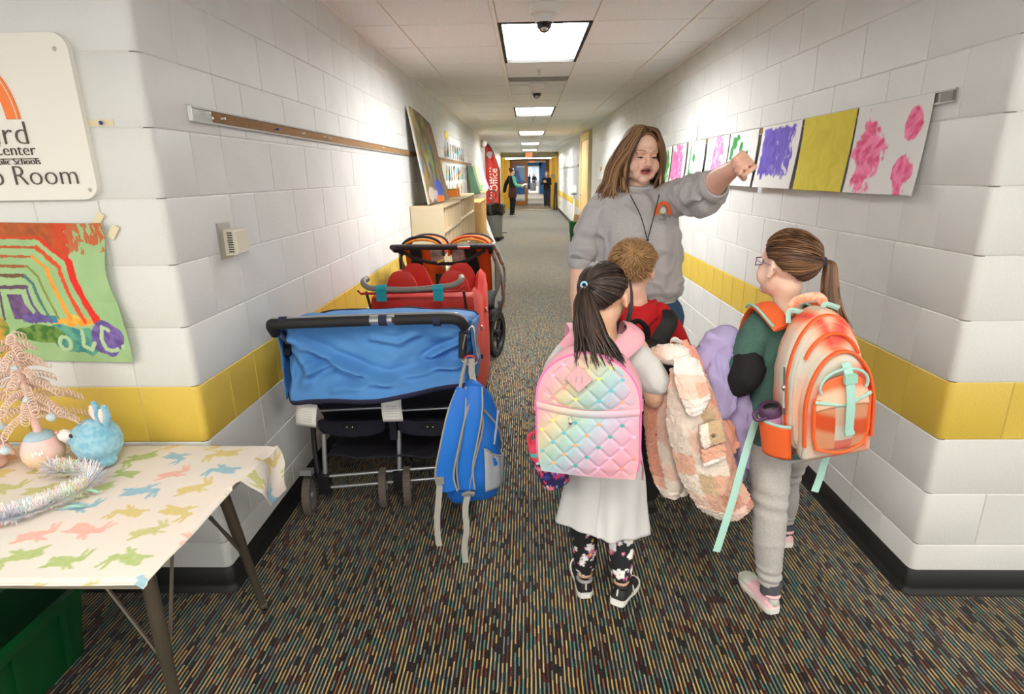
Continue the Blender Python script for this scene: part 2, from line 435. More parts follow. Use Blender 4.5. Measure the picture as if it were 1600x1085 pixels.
# ---------------------------------------------------------------- ceiling lights
M_lamp = mat('lamp diffuser', (255,255,255), .5, emit=((250,252,252), PANEL))
M_lampfill = mat('added lobby lamp', (255,255,255), .5, emit=((255,248,236), LOBBY))  # glow of the added, unseen lobby lights
M_enam = mat('white enamel', (228,228,224), .35)
M_reveal = mat('dark reveal', (34,32,28), .7)
def ceiling_light(x, y, w, l, label, md, ribs=9):
    t = thing('ceiling_light', label, 'light', (x, y, ZC), 'recessed ceiling lights')
    for s in (-1, 1):
        g = MB(); g.box((x+s*(w/2-.012), y, ZC+.02), (.024, l, .05)); ob('side_reveal', g, M_reveal, t)
        g = MB(); g.box((x, y+s*(l/2-.006), ZC+.02), (w-.05, .012, .05)); ob('end_rail', g, M_reveal, t)
    g = MB(); g.box((x, y, ZC+.04), (w-.05, l-.024, .006)); ob('diffuser', g, md, t)
    for k in range(ribs):
        g = MB(); yy = y-l/2+(k+.5)*l/ribs
        g.add([(x-w/2+.026, yy-.016, ZC+.034), (x+w/2-.026, yy-.016, ZC+.034), (x+w/2-.026, yy, ZC+.010), (x-w/2+.026, yy, ZC+.010), (x-w/2+.026, yy+.016, ZC+.034), (x+w/2-.026, yy+.016, ZC+.034)], [(0,1,2,3), (3,2,5,4), (4,5,1,0)])
        ob('louvre', g, M_enam, t)
    return t
LX = (TX[2]+TX[3])/2; LW = TX[3]-TX[2]-.026
nm = ['large ceiling light behind the nearest dome camera, with louvres showing', 'second ceiling light along the corridor, past the second dome camera', 'third ceiling light along the corridor, beyond the second', 'fourth ceiling light along the corridor, a thin bright strip', 'farthest ceiling light, just before the yellow end wall']
for q, l in enumerate(LIGHTS):
    ceiling_light(LX, TY0+(l+1)*TD, LW, 2*TD-.02, nm[q], M_lamp, 9 if q < 2 else 4)
LOBY = TY0-6*TD  # unseen lobby lights, added in place of bounce flash to fill the near scene
ceiling_light(LX, LOBY, 1.2, 1.2, 'unseen lobby fill light added right above the camera position', M_lampfill, 3)
for k, x in enumerate((-2.4, 2.66)):  # two more unseen lights added for fill at the sides
    ceiling_light(x, -.7, 1.2, 1.2, ('unseen lobby fill light added left of the camera position', 'unseen lobby fill light added right of the camera position')[k], M_lampfill, 3)
# ---------------------------------------------------------------- far end of the corridor: vestibule, doors, rooms beyond
M_yel2 = mat('far yellow paint', (204,164,44), .5, (60,.2), (4,(196,154,38)))
M_beige = mat('header beige', (206,196,158), .7)
M_wood = mat('oak stain', (168,112,44), .4, (6,.2,(8,8,1)), (9,(150,96,36)))
M_dkwood = mat('dark oak', (128,84,28), .45, (6,.2,(8,8,1)), (9,(112,70,24)))
M_pale = mat('pale maple', (214,178,112), .4, (5,.15,(8,8,1)), (7,(204,164,98)))
M_lampadd = mat('added lamp beyond', (255,255,255), .5, emit=((255,252,244), 9))  # glow of the lamps added past the corridor end
M_blue = mat('blue paint', (28,98,164), .5)
M_metal = mat('brushed aluminium', (186,186,184), .3, (40,.1), metal=.9)
M_steel = mat('satin steel', (150,148,144), .35, metal=.9)
M_offw = mat('off white', (222,220,214), .6)
M_glassw = mat('window daylight', (255,255,255), .6, emit=((225,238,255), 2.2))
M_glass = mat('door glass', (235,245,248), .03, trans=1.)
M_blk = mat('black plastic', (20,20,21), .45)
def setp(name, items, m, kind='structure'):
    g = MB()
    for c, d in items: g.box(c, d)
    o = ob(name, g, m); tag(o, kind=kind); return o
setp('trim_1', [((XL-.07, 26.6, 1.3), (.3, 1.2, 2.6))], M_yel2)
setp('trim_2', [((XR+.07, 26.55, 1.3), (.3, 1.3, 2.6))], M_yel2)
setp('trim_3', [((-.99, 28.6, 1.2), (.36, 3.0, 2.5))], M_yel2)
setp('trim_4', [((1.33, 28.6, 1.2), (.42, 3.0, 2.5))], M_yel2)
setp('trim_5', [((.13, 26.4, 2.40), (2.5, .6, .46))], M_beige)
setp('trim_6', [((.13, 25.95, .004), (2.4, .09, .012))], mat('threshold', (196,176,120), .5))
# double door
d = ob('door_1', (lambda g: (g.box((.2, YD, 2.24), (2.5, .16, .22)), g.box((-.83, YD, 1.065), (.16, .16, 2.13)), g.box((1.1, YD, 1.065), (.3, .16, 2.13)), g)[-1])(MB()), M_dkwood); tag(d, kind='structure')
def leaf(x0, x1, y):
    g = MB(); h = 2.12; w = x1-x0
    ob('stile', MB().box((x0+.07, y, h/2), (.14, .05, h)), M_wood, d); ob('stile', MB().box((x1-.07, y, h/2), (.14, .05, h)), M_wood, d)
    for z, t in ((.11, .22), (.98, .2), (h-.08, .16)): ob('rail', MB().box(((x0+x1)/2, y, z), (w-.28, .05, t)), M_wood, d)
    for z, t in ((.55, .66), (1.52, .88)): ob('pane', MB().box(((x0+x1)/2, y, z), (w-.27, .012, t)), M_glass, d)
    ob('lock_plate', MB().box((x1-.06, y-.03, .95), (.07, .02, .2)), M_metal, d)
    ob('door_handle', MB().tube([(x1-.06, y-.03, 1.0), (x1-.06, y-.08, 1.0), (x1-.2, y-.08, 1.0)], .012), M_metal, d)
leaf(-.75, .06, YD-.05)
g = MB(); g.box((1.0, YD+.42, 1.06), (.05, .85, 2.12)); ob('open_leaf', g, M_wood, d)
# strip light and exit sign under the header
t = thing('strip_light', 'long white fluorescent strip light under the beige header at the corridor end', 'light', (.08, 26.02, 2.17))
ob('housing', MB().box((.08, 26.05, 2.18), (2.0, .14, .025)), M_enam, t)
ob('lamp_tube', MB().tube([(-.9, 26.03, 2.155), (1.06, 26.03, 2.155)], .022), mat('strip lamp', (255,255,255), .5, emit=((255,252,240), 26)), t)
def exit_sign(x, y, z, w, label):
    t = thing('exit_sign', label, 'sign', (x, y, z))
    ob('sign_case', MB().box((x, y, z), (w*1.35, .05, w*.8)), M_offw, t)
    ob('sign_face', MB().box((x, y-.03, z), (w*1.2, .012, w*.68)), mat('exit face', (230,190,140), .5, emit=((255,150,80), .35)), t)
    text('lettering', 'EXIT', w*.62, mat('exit red', (255,60,20), .5, emit=((255,50,15), 1.8)), basis((1,0,0), (0,0,1), (x-w*.52, y-.037, z-w*.21)), t, sx=.78)
exit_sign(.11, 26.0, 2.295, .24, 'lit red exit sign hanging on the beige header')
exit_sign(.32, 36.08, 2.24, .2, 'smaller red exit sign seen beyond the open door, on the white wall')
# corridor beyond and the far room
setp('wall_beyond', [((-2.2, 39, 1.3), (2.4, 18, 2.9)), ((3.3, 39, 1.3), (2.4, 18, 2.9))], M_offw)
setp('wall_beyond_cross', [((.35, 36.2, 2.42), (4.0, .1, .52))], M_offw)
setp('ceiling_far', [((.3, 50, 2.72), (12, 48, .1))], M_offw)
setp('trim_8', [((.13, 28.5, 2.47), (2.8, 3.4, .06))], M_beige)
bw = setp('wall_blue', [((-1.2, 48, 1.35), (2.7, .3, 2.7)), ((1.75, 48, 1.35), (1.5, .3, 2.7)), ((.3, 48, 2.42), (1.8, .3, .54))], M_blue)
setp('trim_7', [((.98, 47.8, 1.05), (.1, .08, 2.1)), ((.1, 47.8, 2.1), (1.7, .08, .1))], M_offw)
setp('wall_far', [((0, 80, 1.8), (16, .2, 3.6))], mat('far wall', (170,176,182), .7))
for y, w in ((28.2, .9), (33, 1.2), (40, 1.2), (44.5, 1.2), (55, 3), (64, 3), (72, 3)):  # lamps added to brighten the dark vestibule and the rooms beyond
    ceiling_light(.2 if y > 29 else .15, y, w, w, 'added ceiling light %s' % {28.2: 'in the vestibule before the wooden doors', 33: 'just beyond the open wooden door', 40: 'in the corridor beyond the open door', 44.5: 'right before the blue doorway', 55: 'in the far room behind the blue doorway, nearest row', 64: 'in the far room, middle row', 72: 'in the far room near its windows'}[y], M_lampadd, 2) if 1 else 0
for k, x in enumerate((-2.3, -.5, .35, 1.8)):
    w = setp('window_%d' % (k+1), [((x, 79.7, 1.5), (.78, .06, 1.6))], M_glassw)
    for dx in (-.4, .4): ob('window_frame', MB().box((x+dx, 79.6, 1.5), (.06, .08, 1.7)), M_blue, w)
# ---------------------------------------------------------------- wall things
M_paper = mat('painted paper', (235,234,230), .8, vcol=True)
M_cork = mat('cork strip', (150,112,70), .85, (300,.5), (160,(128,94,56)))
M_alu = mat('aluminium rail', (176,176,172), .35, metal=.6)
M_pin = mat('white pin', (236,236,232), .35)
M_bluepin = mat('blue pin', (38,58,150), .35)
def sheet(mb, P, nu, nv, colf, thick=.0012, back=(.8,.8,.78)):
    i0 = len(mb.v); mb.grid(P, nu, nv, thick)
    front = [colf(i/nu, j/nv) for j in range(nv+1) for i in range(nu+1)]
    mb.c[i0:] = front+[back]*(len(mb.v)-i0-len(front))
WHITE = lin((222,221,217))
def blob(u, v, cu, cv, ru, rv, s, rag=.45):
    d = math.hypot((u-cu)/ru, (v-cv)/rv)+rag*fbm(u*7+s, v*5, s)+.18*nz(u*30+s, v*6, s)
    return sstep(1.05, .9, d)
def streak(u, v, s, a=18, b=5): return .5+.5*fbm(u*a+2*nz(u*4, v*4, s), v*b, s)
# left rail
t = thing('tack_rail', 'long aluminium rail with cork strip on the left block wall', 'tack rail', (XL, 4, 1.685))
ob('channel', MB().ring([[(XL, y, 1.660), (XL+.012, y, 1.660), (XL+.012, y, 1.666), (XL+.006, y, 1.667), (XL+.006, y, 1.703), (XL+.012, y, 1.704), (XL+.012, y, 1.710), (XL, y, 1.710)] for y in (1.99, 12.0)]), M_alu, t, .3)
ob('cork_strip', MB().box((XL+.0065, 7.06, 1.685), (.006, 9.85, .034)), M_cork, t)
ob('end_cap', MB().box((XL+.008, 1.992, 1.685), (.012, .006, .046)), M_pin, t)
for k, (y, dz, m) in enumerate([(2.09, .008, 0), (2.105, -.006, 0), (2.19, 0, 0), (2.66, -.002, 1), (2.97, 0, 0), (3.28, .004, 0), (3.36, 0, 0), (4.6, .004, 0)]):
    g = MB(); rot = Matrix.Rotation(pi/2, 3, 'Y') @ Matrix.Rotation(.5*nz(k*3.1), 3, 'X')
    g.lathe([(.0005,0),(.0045,.001),(.003,.004),(.0026,.01),(.005,.013),(.005,.015),(.001,.016)], (XL+.009, y, 1.685+dz), 10, rot)
    lab = ('white push pin at the near end of the left rail, upper of the close pair', 'white push pin at the near end of the left rail, lower of the close pair', 'white push pin just past the close pair on the left rail', 'blue push pin in the cork of the left rail', 'white push pin next beyond the blue one on the left rail', 'white push pin on the left rail, nearer of the two midway along', 'white push pin on the left rail, farther of the two midway along', 'white push pin on the left rail closest to the leaning painting')[k]
    solo('push_pin', g, M_bluepin if m else M_pin, lab, 'push pin', (XL+.009, y, 1.685+dz), 'push pins in the left rail')
# thermostat
t = thing('thermostat', 'beige vented thermostat on a metal plate on the left block wall', 'thermostat', (XL, 2.11, 1.26))
ob('back_plate', MB().box((XL+.003, 2.10, 1.262), (.006, .09, .128)), M_metal, t)
g = MB(); g.ring([[(XL+.006, 2.085, 1.208), (XL+.006, 2.185, 1.208), (XL+.006, 2.185, 1.302), (XL+.006, 2.085, 1.302)], [(XL+.045, 2.088, 1.211), (XL+.045, 2.182, 1.211), (XL+.045, 2.182, 1.299), (XL+.045, 2.088, 1.299)], [(XL+.049, 2.092, 1.215), (XL+.049, 2.178, 1.215), (XL+.049, 2.178, 1.295), (XL+.049, 2.092, 1.295)]])
ob('cover', g, mat('thermostat beige', (214,206,186), .5), t, .5)
for k in range(9): ob('vent_slot', MB().box((XL+.028, 2.0855, 1.222+k*.0085), (.018, .004, .0034)), M_blk, t)
# tape scrap with blue tack beside the sign
g = MB(); g.grid(lambda u, v: (-1.325+u*.115, Y0-.0015-.001*sin(u*9), 1.632+.017*v+.002*nz(u*5)), 14, 3, .0008)
t = solo('tape_scrap', g, mat('masking tape', (222,208,172), .7), 'torn strip of masking tape right of the room sign', 'tape', (-1.27, Y0, 1.64))
g = MB(); g.ell((-1.243, Y0-.008, 1.64), (.005,.005,.006)); solo('blue_tack', g, M_bluepin, 'blue tack stuck in the masking tape by the sign', 'push pin', (-1.243, Y0-.003, 1.64))
# ---------------------------------------------------------------- room sign
M_sign = mat('sign panel', (226,222,212), .4)
def rrect(x0, z0, x1, z1, r, n=6):
    q = []
    for cx, cz, a in ((x1-r, z0+r, -90), (x1-r, z1-r, 0), (x0+r, z1-r, 90), (x0+r, z0+r, 180)):
        q += [(cx+r*cos(R(a+90*i/n)), cz+r*sin(R(a+90*i/n))) for i in range(n+1)]
    return q
t = thing('room_sign', 'white room sign with raised dark lettering and an orange arc', 'sign', (-1.6, Y0, 1.65))
FM = lambda x, z, y=Y0: basis((1,0,0), (0,0,1), (x, y, z))
ob('panel', MB().prism(rrect(-1.9, 1.424, -1.287, 1.878, .045), FM(0, 0, Y0), .018), M_sign, t, .4)
for x, z in ((-1.325, 1.835), (-1.31, 1.452)): ob('screw', MB().ell((x, Y0-.0185, z), (.006,.003,.006)), mat('screw grey', (180,176,168), .4), t)
def arcband(a0, b0, a1, b1): return [(-1.64+a0*cos(R(a)), 1.653+b0*sin(R(a))) for a in range(0, 181, 5)]+[(-1.64+a1*cos(R(a)), 1.653+b1*sin(R(a))) for a in range(180, -1, -5)]
ob('orange_arc', MB().prism(arcband(.170, .203, .130, .163), FM(0, 0, Y0-.018), .004), mat('sign orange', (240,118,22), .4), t)
ob('arc_outline', MB().prism(arcband(.164, .197, .162, .195), FM(0, 0, Y0-.018), .005), M_sign, t)
M_let = mat('sign lettering', (74,62,50), .45)
for body, size, x, z in (('bird', .095, -1.455, 1.583), ('Center', .046, -1.447, 1.553), ('blic Schools', .027, -1.44, 1.527), ('b Room', .083, -1.333, 1.468)):
    text('lettering', body, size, M_let, FM(x, z, Y0-.0185) , t, .003, 'RIGHT', 1., -size*.02)
ob('sign_rule', MB().box((-1.6, Y0-.02, 1.543), (.31, .004, .0025)), M_let, t)
# ---------------------------------------------------------------- rainbow poster
GR = lin((160,192,138))
ARCS = [([(-1.99,1.312),(-1.51,1.312)],.006,(196,74,30)), ([(-1.51,1.312),(-1.47,1.275),(-1.42,1.237)],.006,(222,40,16)), ([(-1.42,1.24),(-1.408,1.17),(-1.40,1.12),(-1.38,1.03)],.0125,(224,24,12)),
 ([(-1.99,1.282),(-1.52,1.282)],.004,(186,84,36)), ([(-1.52,1.282),(-1.455,1.222)],.007,(214,72,24)), ([(-1.455,1.222),(-1.445,1.15),(-1.435,1.08),(-1.425,1.045)],.007,(226,70,28)),
 ([(-1.99,1.252),(-1.54,1.253)],.004,(176,92,40)), ([(-1.54,1.253),(-1.495,1.215)],.005,(232,150,50)), ([(-1.495,1.215),(-1.485,1.14),(-1.472,1.055)],.0075,(238,160,50)),
 ([(-1.99,1.222),(-1.56,1.222)],.0045,(150,92,40)), ([(-1.56,1.222),(-1.53,1.19),(-1.52,1.12),(-1.51,1.055)],.004,(128,140,58)),
 ([(-1.99,1.19),(-1.575,1.192)],.006,(104,78,56)), ([(-1.575,1.192),(-1.555,1.165),(-1.548,1.10),(-1.54,1.058)],.005,(64,116,112)),
 ([(-1.67,1.154),(-1.58,1.156)],.006,(84,64,96)), ([(-1.58,1.156),(-1.582,1.10),(-1.565,1.062)],.0045,(92,74,126)), ([(-1.675,1.154),(-1.69,1.05)],.004,(84,64,96))]
def pdist(P, pts):
    best = 9
    for a, b in zip(pts, pts[1:]):
        dx, dz = b[0]-a[0], b[1]-a[1]; t_ = min(max(((P[0]-a[0])*dx+(P[1]-a[1])*dz)/max(dx*dx+dz*dz, 1e-9), 0), 1); best = min(best, math.hypot(P[0]-a[0]-dx*t_, P[1]-a[1]-dz*t_))
    return best
def rainbow(u, v):
    # poster in metres: x -1.99..-1.29, z .91..1.357
    x = -1.99+u*.70; z = .91+v*.447
    n1 = fbm(x*9, z*9, 3); n2 = fbm(x*34+z*20, z*34-x*14, 7); n3 = fbm(x*70, z*26, 9)
    c = mixc(GR, lin((142,178,122)), .5+.8*n1)
    top = 1.316 if x < -1.51 else 1.316-(x+1.51)*.86
    if z > top and x < -1.415+.02*n2: c = mixc(lin((150,74,30)), lin((184,92,40)), .5+n2); c = mixc(c, lin((208,60,28)), sstep(-1.50,-1.43,x)*.7)
    elif x >= -1.43 and z > 1.262+.04*n2+(.03 if x > -1.36 else 0) and n3+.5*n1 > -.12: c = mixc(lin((182,112,70)), lin((190,92,50)), .5+n1)
    if -1.655 < x < -1.605+.03*max(0, (1.10-z)/.06) and 1.05 < z < 1.132: c = mixc(lin((88,62,100)), lin((118,88,132)), .5+n2)
    if -1.63 < x < -1.535 and abs(z-1.052-.006*n2) < .014+.012*n3: c = mixc(lin((78,60,124)), lin((108,90,150)), .5+n2)
    if -1.53 < x < -1.40 and abs(z-1.048-.01*n2) < .013+.014*n3: c = mixc(lin((238,150,36)), lin((240,180,70)), .5+n2)
    if -1.535 < x < -1.515 and abs(z-1.052) < .012: c = lin((50,130,150))
    for pts, w, col in ARCS:
        if pdist((x, z), pts) < w*(1+.45*n3+.35*n2): c = mixc(lin(col), lin((150,90,50)), .18*(.5+n2))
    if blob(x, z, -1.475, .985, .085, .05, 5.1, .6) > .5: c = mixc(lin((58,128,126)), lin((96,164,134)), .5+n2*1.4)
    if blob(x, z, -1.375, .985, .062, .058, 8.3, .6) > .5: c = mixc(lin((94,72,136)), lin((122,102,166)), .5+n2*1.5)
    if blob(x, z, -1.585, 1.0, .085, .022, 9.3, .7) > .5: c = mixc(lin((58,108,38)), lin((112,144,62)), .5+n2*1.5)
    if blob(x, z, -1.735, .985, .035, .06, 4.3, 1.2) > .5: c = mixc(lin((196,150,50)), lin((96,128,50)), .5+n2*2)
    def stroke(pts, w): return pdist((x, z), pts) < w*(1+.25*n3)
    if stroke([(-1.512+.019*cos(a*.6), .972+.022*sin(a*.6)) for a in range(12)], .0065) or stroke([(-1.445,1.015),(-1.45,.965),(-1.425,.952),(-1.412,.975)], .0065) or stroke([(-1.352,1.02),(-1.372,1.03),(-1.385,.99),(-1.375,.955),(-1.355,.95),(-1.335,.955)], .0065) or stroke([(-1.315,.965),(-1.313,.967)], .007): c = mixc(GR, lin((200,218,184)), .35)
    return c
g = MB()
def pst(u, v):
    e = (1-v)*.02*sin(v*9)+.012*nz(v*3, 5); k = .02*(u**6)*(.4+.6*abs(sin(v*7)))+.006*(1-v)
    return (-1.99+u*(.70-.02*v+.01*sin(v*8)), Y0-.004-k-.004*abs(nz(u*5, v*5)), .91+v*.447+.004*sin(u*5))
sheet(g, pst, 380, 245, rainbow, .0015, GR)
solo('rainbow_poster', g, M_paper, 'green paper poster with a painted rainbow and paint-spared letters', 'poster', (-1.64, Y0, .91), sharp=3)
for (x, z, a, w) in ((-1.315, 1.362, -.9, .05), (-1.275, 1.325, -.9, .045)):
    g = MB(); rot = Matrix.Rotation(a, 3, 'Y')
    g.grid(lambda u, v: V((x, Y0-.006-.002*u, z))+rot @ V(((u-.5)*w, 0, (v-.5)*.022)), 4, 2, .0008)
    solo('tape_piece', g, MATS['masking tape'], 'strip of masking tape above the corner of the rainbow poster' if z > 1.35 else 'strip of masking tape slanting across the right corner of the rainbow poster', 'tape', (x, Y0, z))
# ---------------------------------------------------------------- right rail with paintings
t = thing('tack_rail', 'aluminium tack rail on the right block wall holding the paintings', 'tack rail', (XR, 5, 1.7))
ob('channel', MB().ring([[(XR, y, 1.677), (XR-.012, y, 1.677), (XR-.012, y, 1.683), (XR-.006, y, 1.684), (XR-.006, y, 1.712), (XR-.012, y, 1.713), (XR-.012, y, 1.719), (XR, y, 1.719)] for y in (2.0, 7.2)]), M_alu, t, .3)
ob('cork_strip', MB().box((XR-.0065, 4.65, 1.698), (.006, 5.05, .026)), M_cork, t)
ob('rail_core', MB().box((XR-.009, 2.03, 1.698), (.012, .055, .03)), mat('rail grey', (120,118,112), .5), t)
def pinkish(u, v, s, dark=.5): return mixc(lin((246,112,168)), lin((222,24,108)), sstep(.3, .75, streak(u, v, s, 12, 9))*dark*2)
def c_pink3(u, v):
    c = WHITE
    for cu, cv, ru, rv, s, dk in ((.27,.42,.2,.42,1,.55), (.83,.72,.1,.18,4,.45), (.8,.2,.12,.22,9,.45)):
        d = blob(u, v, cu, cv, ru, rv, s, .5); 
        if d > 0: c = mixc(c, mixc(pinkish(u, v, s, dk), WHITE, .25*streak(u, v, s+3, 30, 20)), d)
    return c
def c_yel(u, v): return mixc(lin((196,178,34)), lin((216,200,62)), streak(u, v, 3, 9, 2.5))
def c_purp(u, v):
    e = min((u-.05)/.08, (.9-u)/.1, (v-.17)/.1, (.97-v)/.07)+.8*fbm(u*14, v*5, 6)
    d = sstep(.1, .5, e)*(1-.8*sstep(.62, .72, streak(u, v, 8, 16, 5))*sstep(.25,.8,u))
    return mixc(WHITE, mixc(lin((62,44,150)), lin((122,98,204)), streak(u, v, 2, 20, 6)), d)
def c_green(u, v):
    c = WHITE
    for cu, cv, ru, rv, s in ((.2,.8,.1,.13,3), (.1,.62,.07,.14,5), (.45,.72,.06,.1,7), (.68,.6,.05,.08,8), (.33,.9,.06,.07,2)):
        c = mixc(c, mixc(lin((20,110,44)), lin((60,160,70)), streak(u, v, s, 20, 20)), blob(u, v, cu, cv, ru, rv, s, .5))
    return mixc(c, lin((190,90,60)), blob(u, v, .72, .42, .03, .05, 4, .3))
def c_pink1(u, v):
    d = blob(u, v, .6, .55, .26, .5, 11, .6)*sstep(.15, .5, streak(u, v, 5, 14, 4)); return mixc(WHITE, mixc(lin((244,150,190)), lin((228,64,130)), streak(u, v, 9, 16, 5)), d)
def c_grn2(u, v):
    c = mixc(WHITE, lin((40,140,60)), blob(u, v, .2, .5, .035, .5, 3, .2)); return mixc(c, lin((24,130,50)), max(blob(u, v, .42, .62, .09, .12, 5, .4), blob(u, v, .28, .1, .14, .2, 6, .5)))
def c_pink2(u, v):
    d = blob(u, v, .42, .45, .42, .62, 15, .5)*sstep(.1, .42, streak(u, v, 4, 12, 4)); return mixc(WHITE, mixc(lin((242,140,186)), lin((226,58,130)), streak(u, v, 2, 14, 5)), d)
def c_grn3(u, v): return mixc(WHITE, mixc(lin((14,116,36)), lin((60,176,70)), streak(u, v, 7, 14, 6)), blob(u, v, .6, .4, .3, .5, 17, .5))
def c_red(u, v): return mixc(WHITE, mixc(lin((206,40,50)), lin((230,110,110)), streak(u, v, 7, 14, 6)), blob(u, v, .5, .45, .34, .5, 19, .5))
PAP = [(2.09, 2.54, c_pink3, 'white painting with three pink blobs, nearest on the right rail', 1.695, .312), (2.553, 3.012, c_yel, 'solid yellow painted sheet hanging on the right rail', 1.693, .31), (3.037, 3.525, c_purp, 'white painting covered in purple scribble on the right rail', 1.691, .306),
       (3.58, 4.067, c_green, 'painting with green dabs behind the pointing hand', 1.69, .305), (4.09, 4.56, c_pink1, 'painting with a pale pink patch above the pointing arm', 1.69, .305), (4.62, 5.1, c_grn2, 'painting with a green stem and dots on the right rail', 1.69, .305),
       (5.15, 5.62, c_pink2, 'painting with streaky pink patch right of the woman\'s hair', 1.69, .305), (5.66, 6.2, c_grn3, 'painting with solid green patch beside the woman\'s hair', 1.69, .305), (6.24, 6.7, c_red, 'painting with red patch partly hidden by the woman\'s hair', 1.69, .305)]
for k, (a, b, f, lab, zt, h) in enumerate(PAP):
    zt += .022; h += .02
    g = MB(); curl = .02+.02*abs(nz(k*7.7)); tw = .5*nz(k*3.3)
    def P(u, v, a=a, b=b, curl=curl, tw=tw, zt=zt, h=h, k=k):
        s = (1-v); return (XR-.0135-curl*s**1.6*(1+tw*(u-.5))-.004*sin(u*6+k)*s, b+(a-b)*u, zt-s*h)
    n = (110, 90) if k < 3 else ((60, 60) if k < 5 else (40, 40))
    sheet(g, P, n[0], n[1], f)
    solo('child_painting', g, M_paper, lab, 'painting', (XR, (a+b)/2, zt-h), 'paintings on the right rail', 3)
# small note above the rail
g = MB(); sheet(g, lambda u, v: (XR-.003-.003*(1-v), 5.13+(4.9-5.13)*u, 1.716+.165*v), 2, 2, lambda u, v: WHITE, .001)
t = solo('wall_note', g, M_paper, 'small white handwritten note above the paintings on the right wall', 'note', (XR, 5.0, 1.716))
M_ink = mat('ink', (120,118,114), .7)
for z, a, b in ((1.832, .2, .85), (1.80, .12, .6), (1.765, .25, .7), (1.745, .5, .6)):
    ob('scribble', MB().tube([(XR-.0065, 5.13-.23*(a+(b-a)*i/14), z+.006*nz(i*.9, z*40)) for i in range(15)], .0009, 5), M_ink, t)
# board and painting farther along the right wall
t = thing('whiteboard', 'white board in a thin grey frame far along the right wall', 'board', (XR, 8.6, 1.4))
ob('board_face', MB().box((XR-.008, 8.55, 1.43), (.012, 1.7, .5)), M_offw, t)
for z in (1.17, 1.69): ob('board_frame', MB().box((XR-.012, 8.55, z), (.022, 1.76, .025)), M_alu, t)
for y in (7.68, 9.42): ob('board_frame', MB().box((XR-.012, y, 1.43), (.022, .025, .52)), M_alu, t)
g = MB(); sheet(g, lambda u, v: (XR-.006-.03*(1-v)**2, 11.5+(9.7-11.5)*u, 1.37+.3*v), 30, 30, lambda u, v: mixc(mixc(WHITE, lin((40,160,60)), blob(u, v, .68, .4, .13, .36, 3, .4)), lin((220,120,60)), blob(u, v, .3, .6, .07, .14, 6, .3)))
solo('child_painting', g, M_paper, 'far small painting with green figure left of the white board, near the wooden door', 'painting', (XR, 10.6, 1.37), None, 3)
# wooden door on the right, with frame
d = tag(ob('door_2', MB().box((XR-.02, 13.6, 1.1), (.05, 1.75, 2.2)), M_pale), kind='structure')
for y in (12.68, 14.5): ob('door_jamb', MB().box((XR-.03, y, 1.12), (.09, .1, 2.24)), mat('jamb cream', (206,192,150), .6), d)
ob('door_head', MB().box((XR-.03, 13.6, 2.27), (.09, 1.9, .14)), mat('door head yellow', (200,178,92), .6), d)
ob('door_handle', MB().tube([(XR-.05, 14.35, 1.0), (XR-.10, 14.35, 1.0), (XR-.10, 14.2, 1.0)], .014), M_metal, d)
ob('hinge', MB().box((XR-.05, 12.78, 1.75), (.02, .05, .2)), M_metal, d)
t = thing('hand_sanitizer_stand', 'slim white stand with small dispenser by the wooden door', 'dispenser', (1.19, 14.9, 0))
ob('stand_base', MB().lathe([(.12,0),(.12,.015),(.02,.03)], (1.19, 14.9, 0)), M_offw, t); ob('pole', MB().tube([(1.19, 14.9, .02), (1.19, 14.9, 1.05)], .025), M_offw, t)
ob('dispenser_head', MB().box((1.19, 14.9, 1.12), (.09, .11, .17)), M_offw, t); ob('drip_tray', MB().box((1.17, 14.86, 1.0), (.14, .14, .015)), M_blk, t)
t = thing('wall_rail', 'thin steel rail high on the far right wall before the yellow corner', 'rail', (XR, 20, 1.69))
ob('channel', MB().box((XR-.01, 20, 1.69), (.02, 8.4, .05)), M_alu, t); ob('end_cap', MB().box((XR-.012, 15.78, 1.69), (.024, .03, .06)), M_metal, t)
# green bin with cardboard at right
t = thing('green_bin', 'small green bin on the floor far along the right wall', 'bin', (1.16, 13.3, 0))
g = MB(); g.lathe([(.15,0),(.155,.01),(.19,.42),(.2,.43),(.2,.45),(.185,.45),(.18,.42),(.145,.02)], (1.14, 13.3, 0), 20); ob('body', g, mat('bin green', (16,104,52), .5), t)
g = MB(); g.box((1.15, 13.3, .47), (.2, .02, .26), rot=Matrix.Rotation(.15, 3, 'Y')); solo('cardboard_piece', g, mat('cardboard', (208,170,120), .8), 'folded cardboard sticking out of the far green bin', 'cardboard', (1.15, 13.3, .34))
# fire strobe
t = thing('fire_strobe', 'white and red fire alarm strobe high on the far left wall', 'alarm', (XL, 14.9, 2.2))
ob('alarm_body', MB().box((XL+.03, 14.9, 2.21), (.06, .3, .16)), mat('alarm red', (140,44,34), .5), t); ob('strobe_lens', MB().ell((XL+.09, 14.6, 2.21), (.07,.1,.08)), M_offw, t); ob('mount_plate', MB().box((XL+.006, 14.75, 2.21), (.012, .55, .26)), M_offw, t)
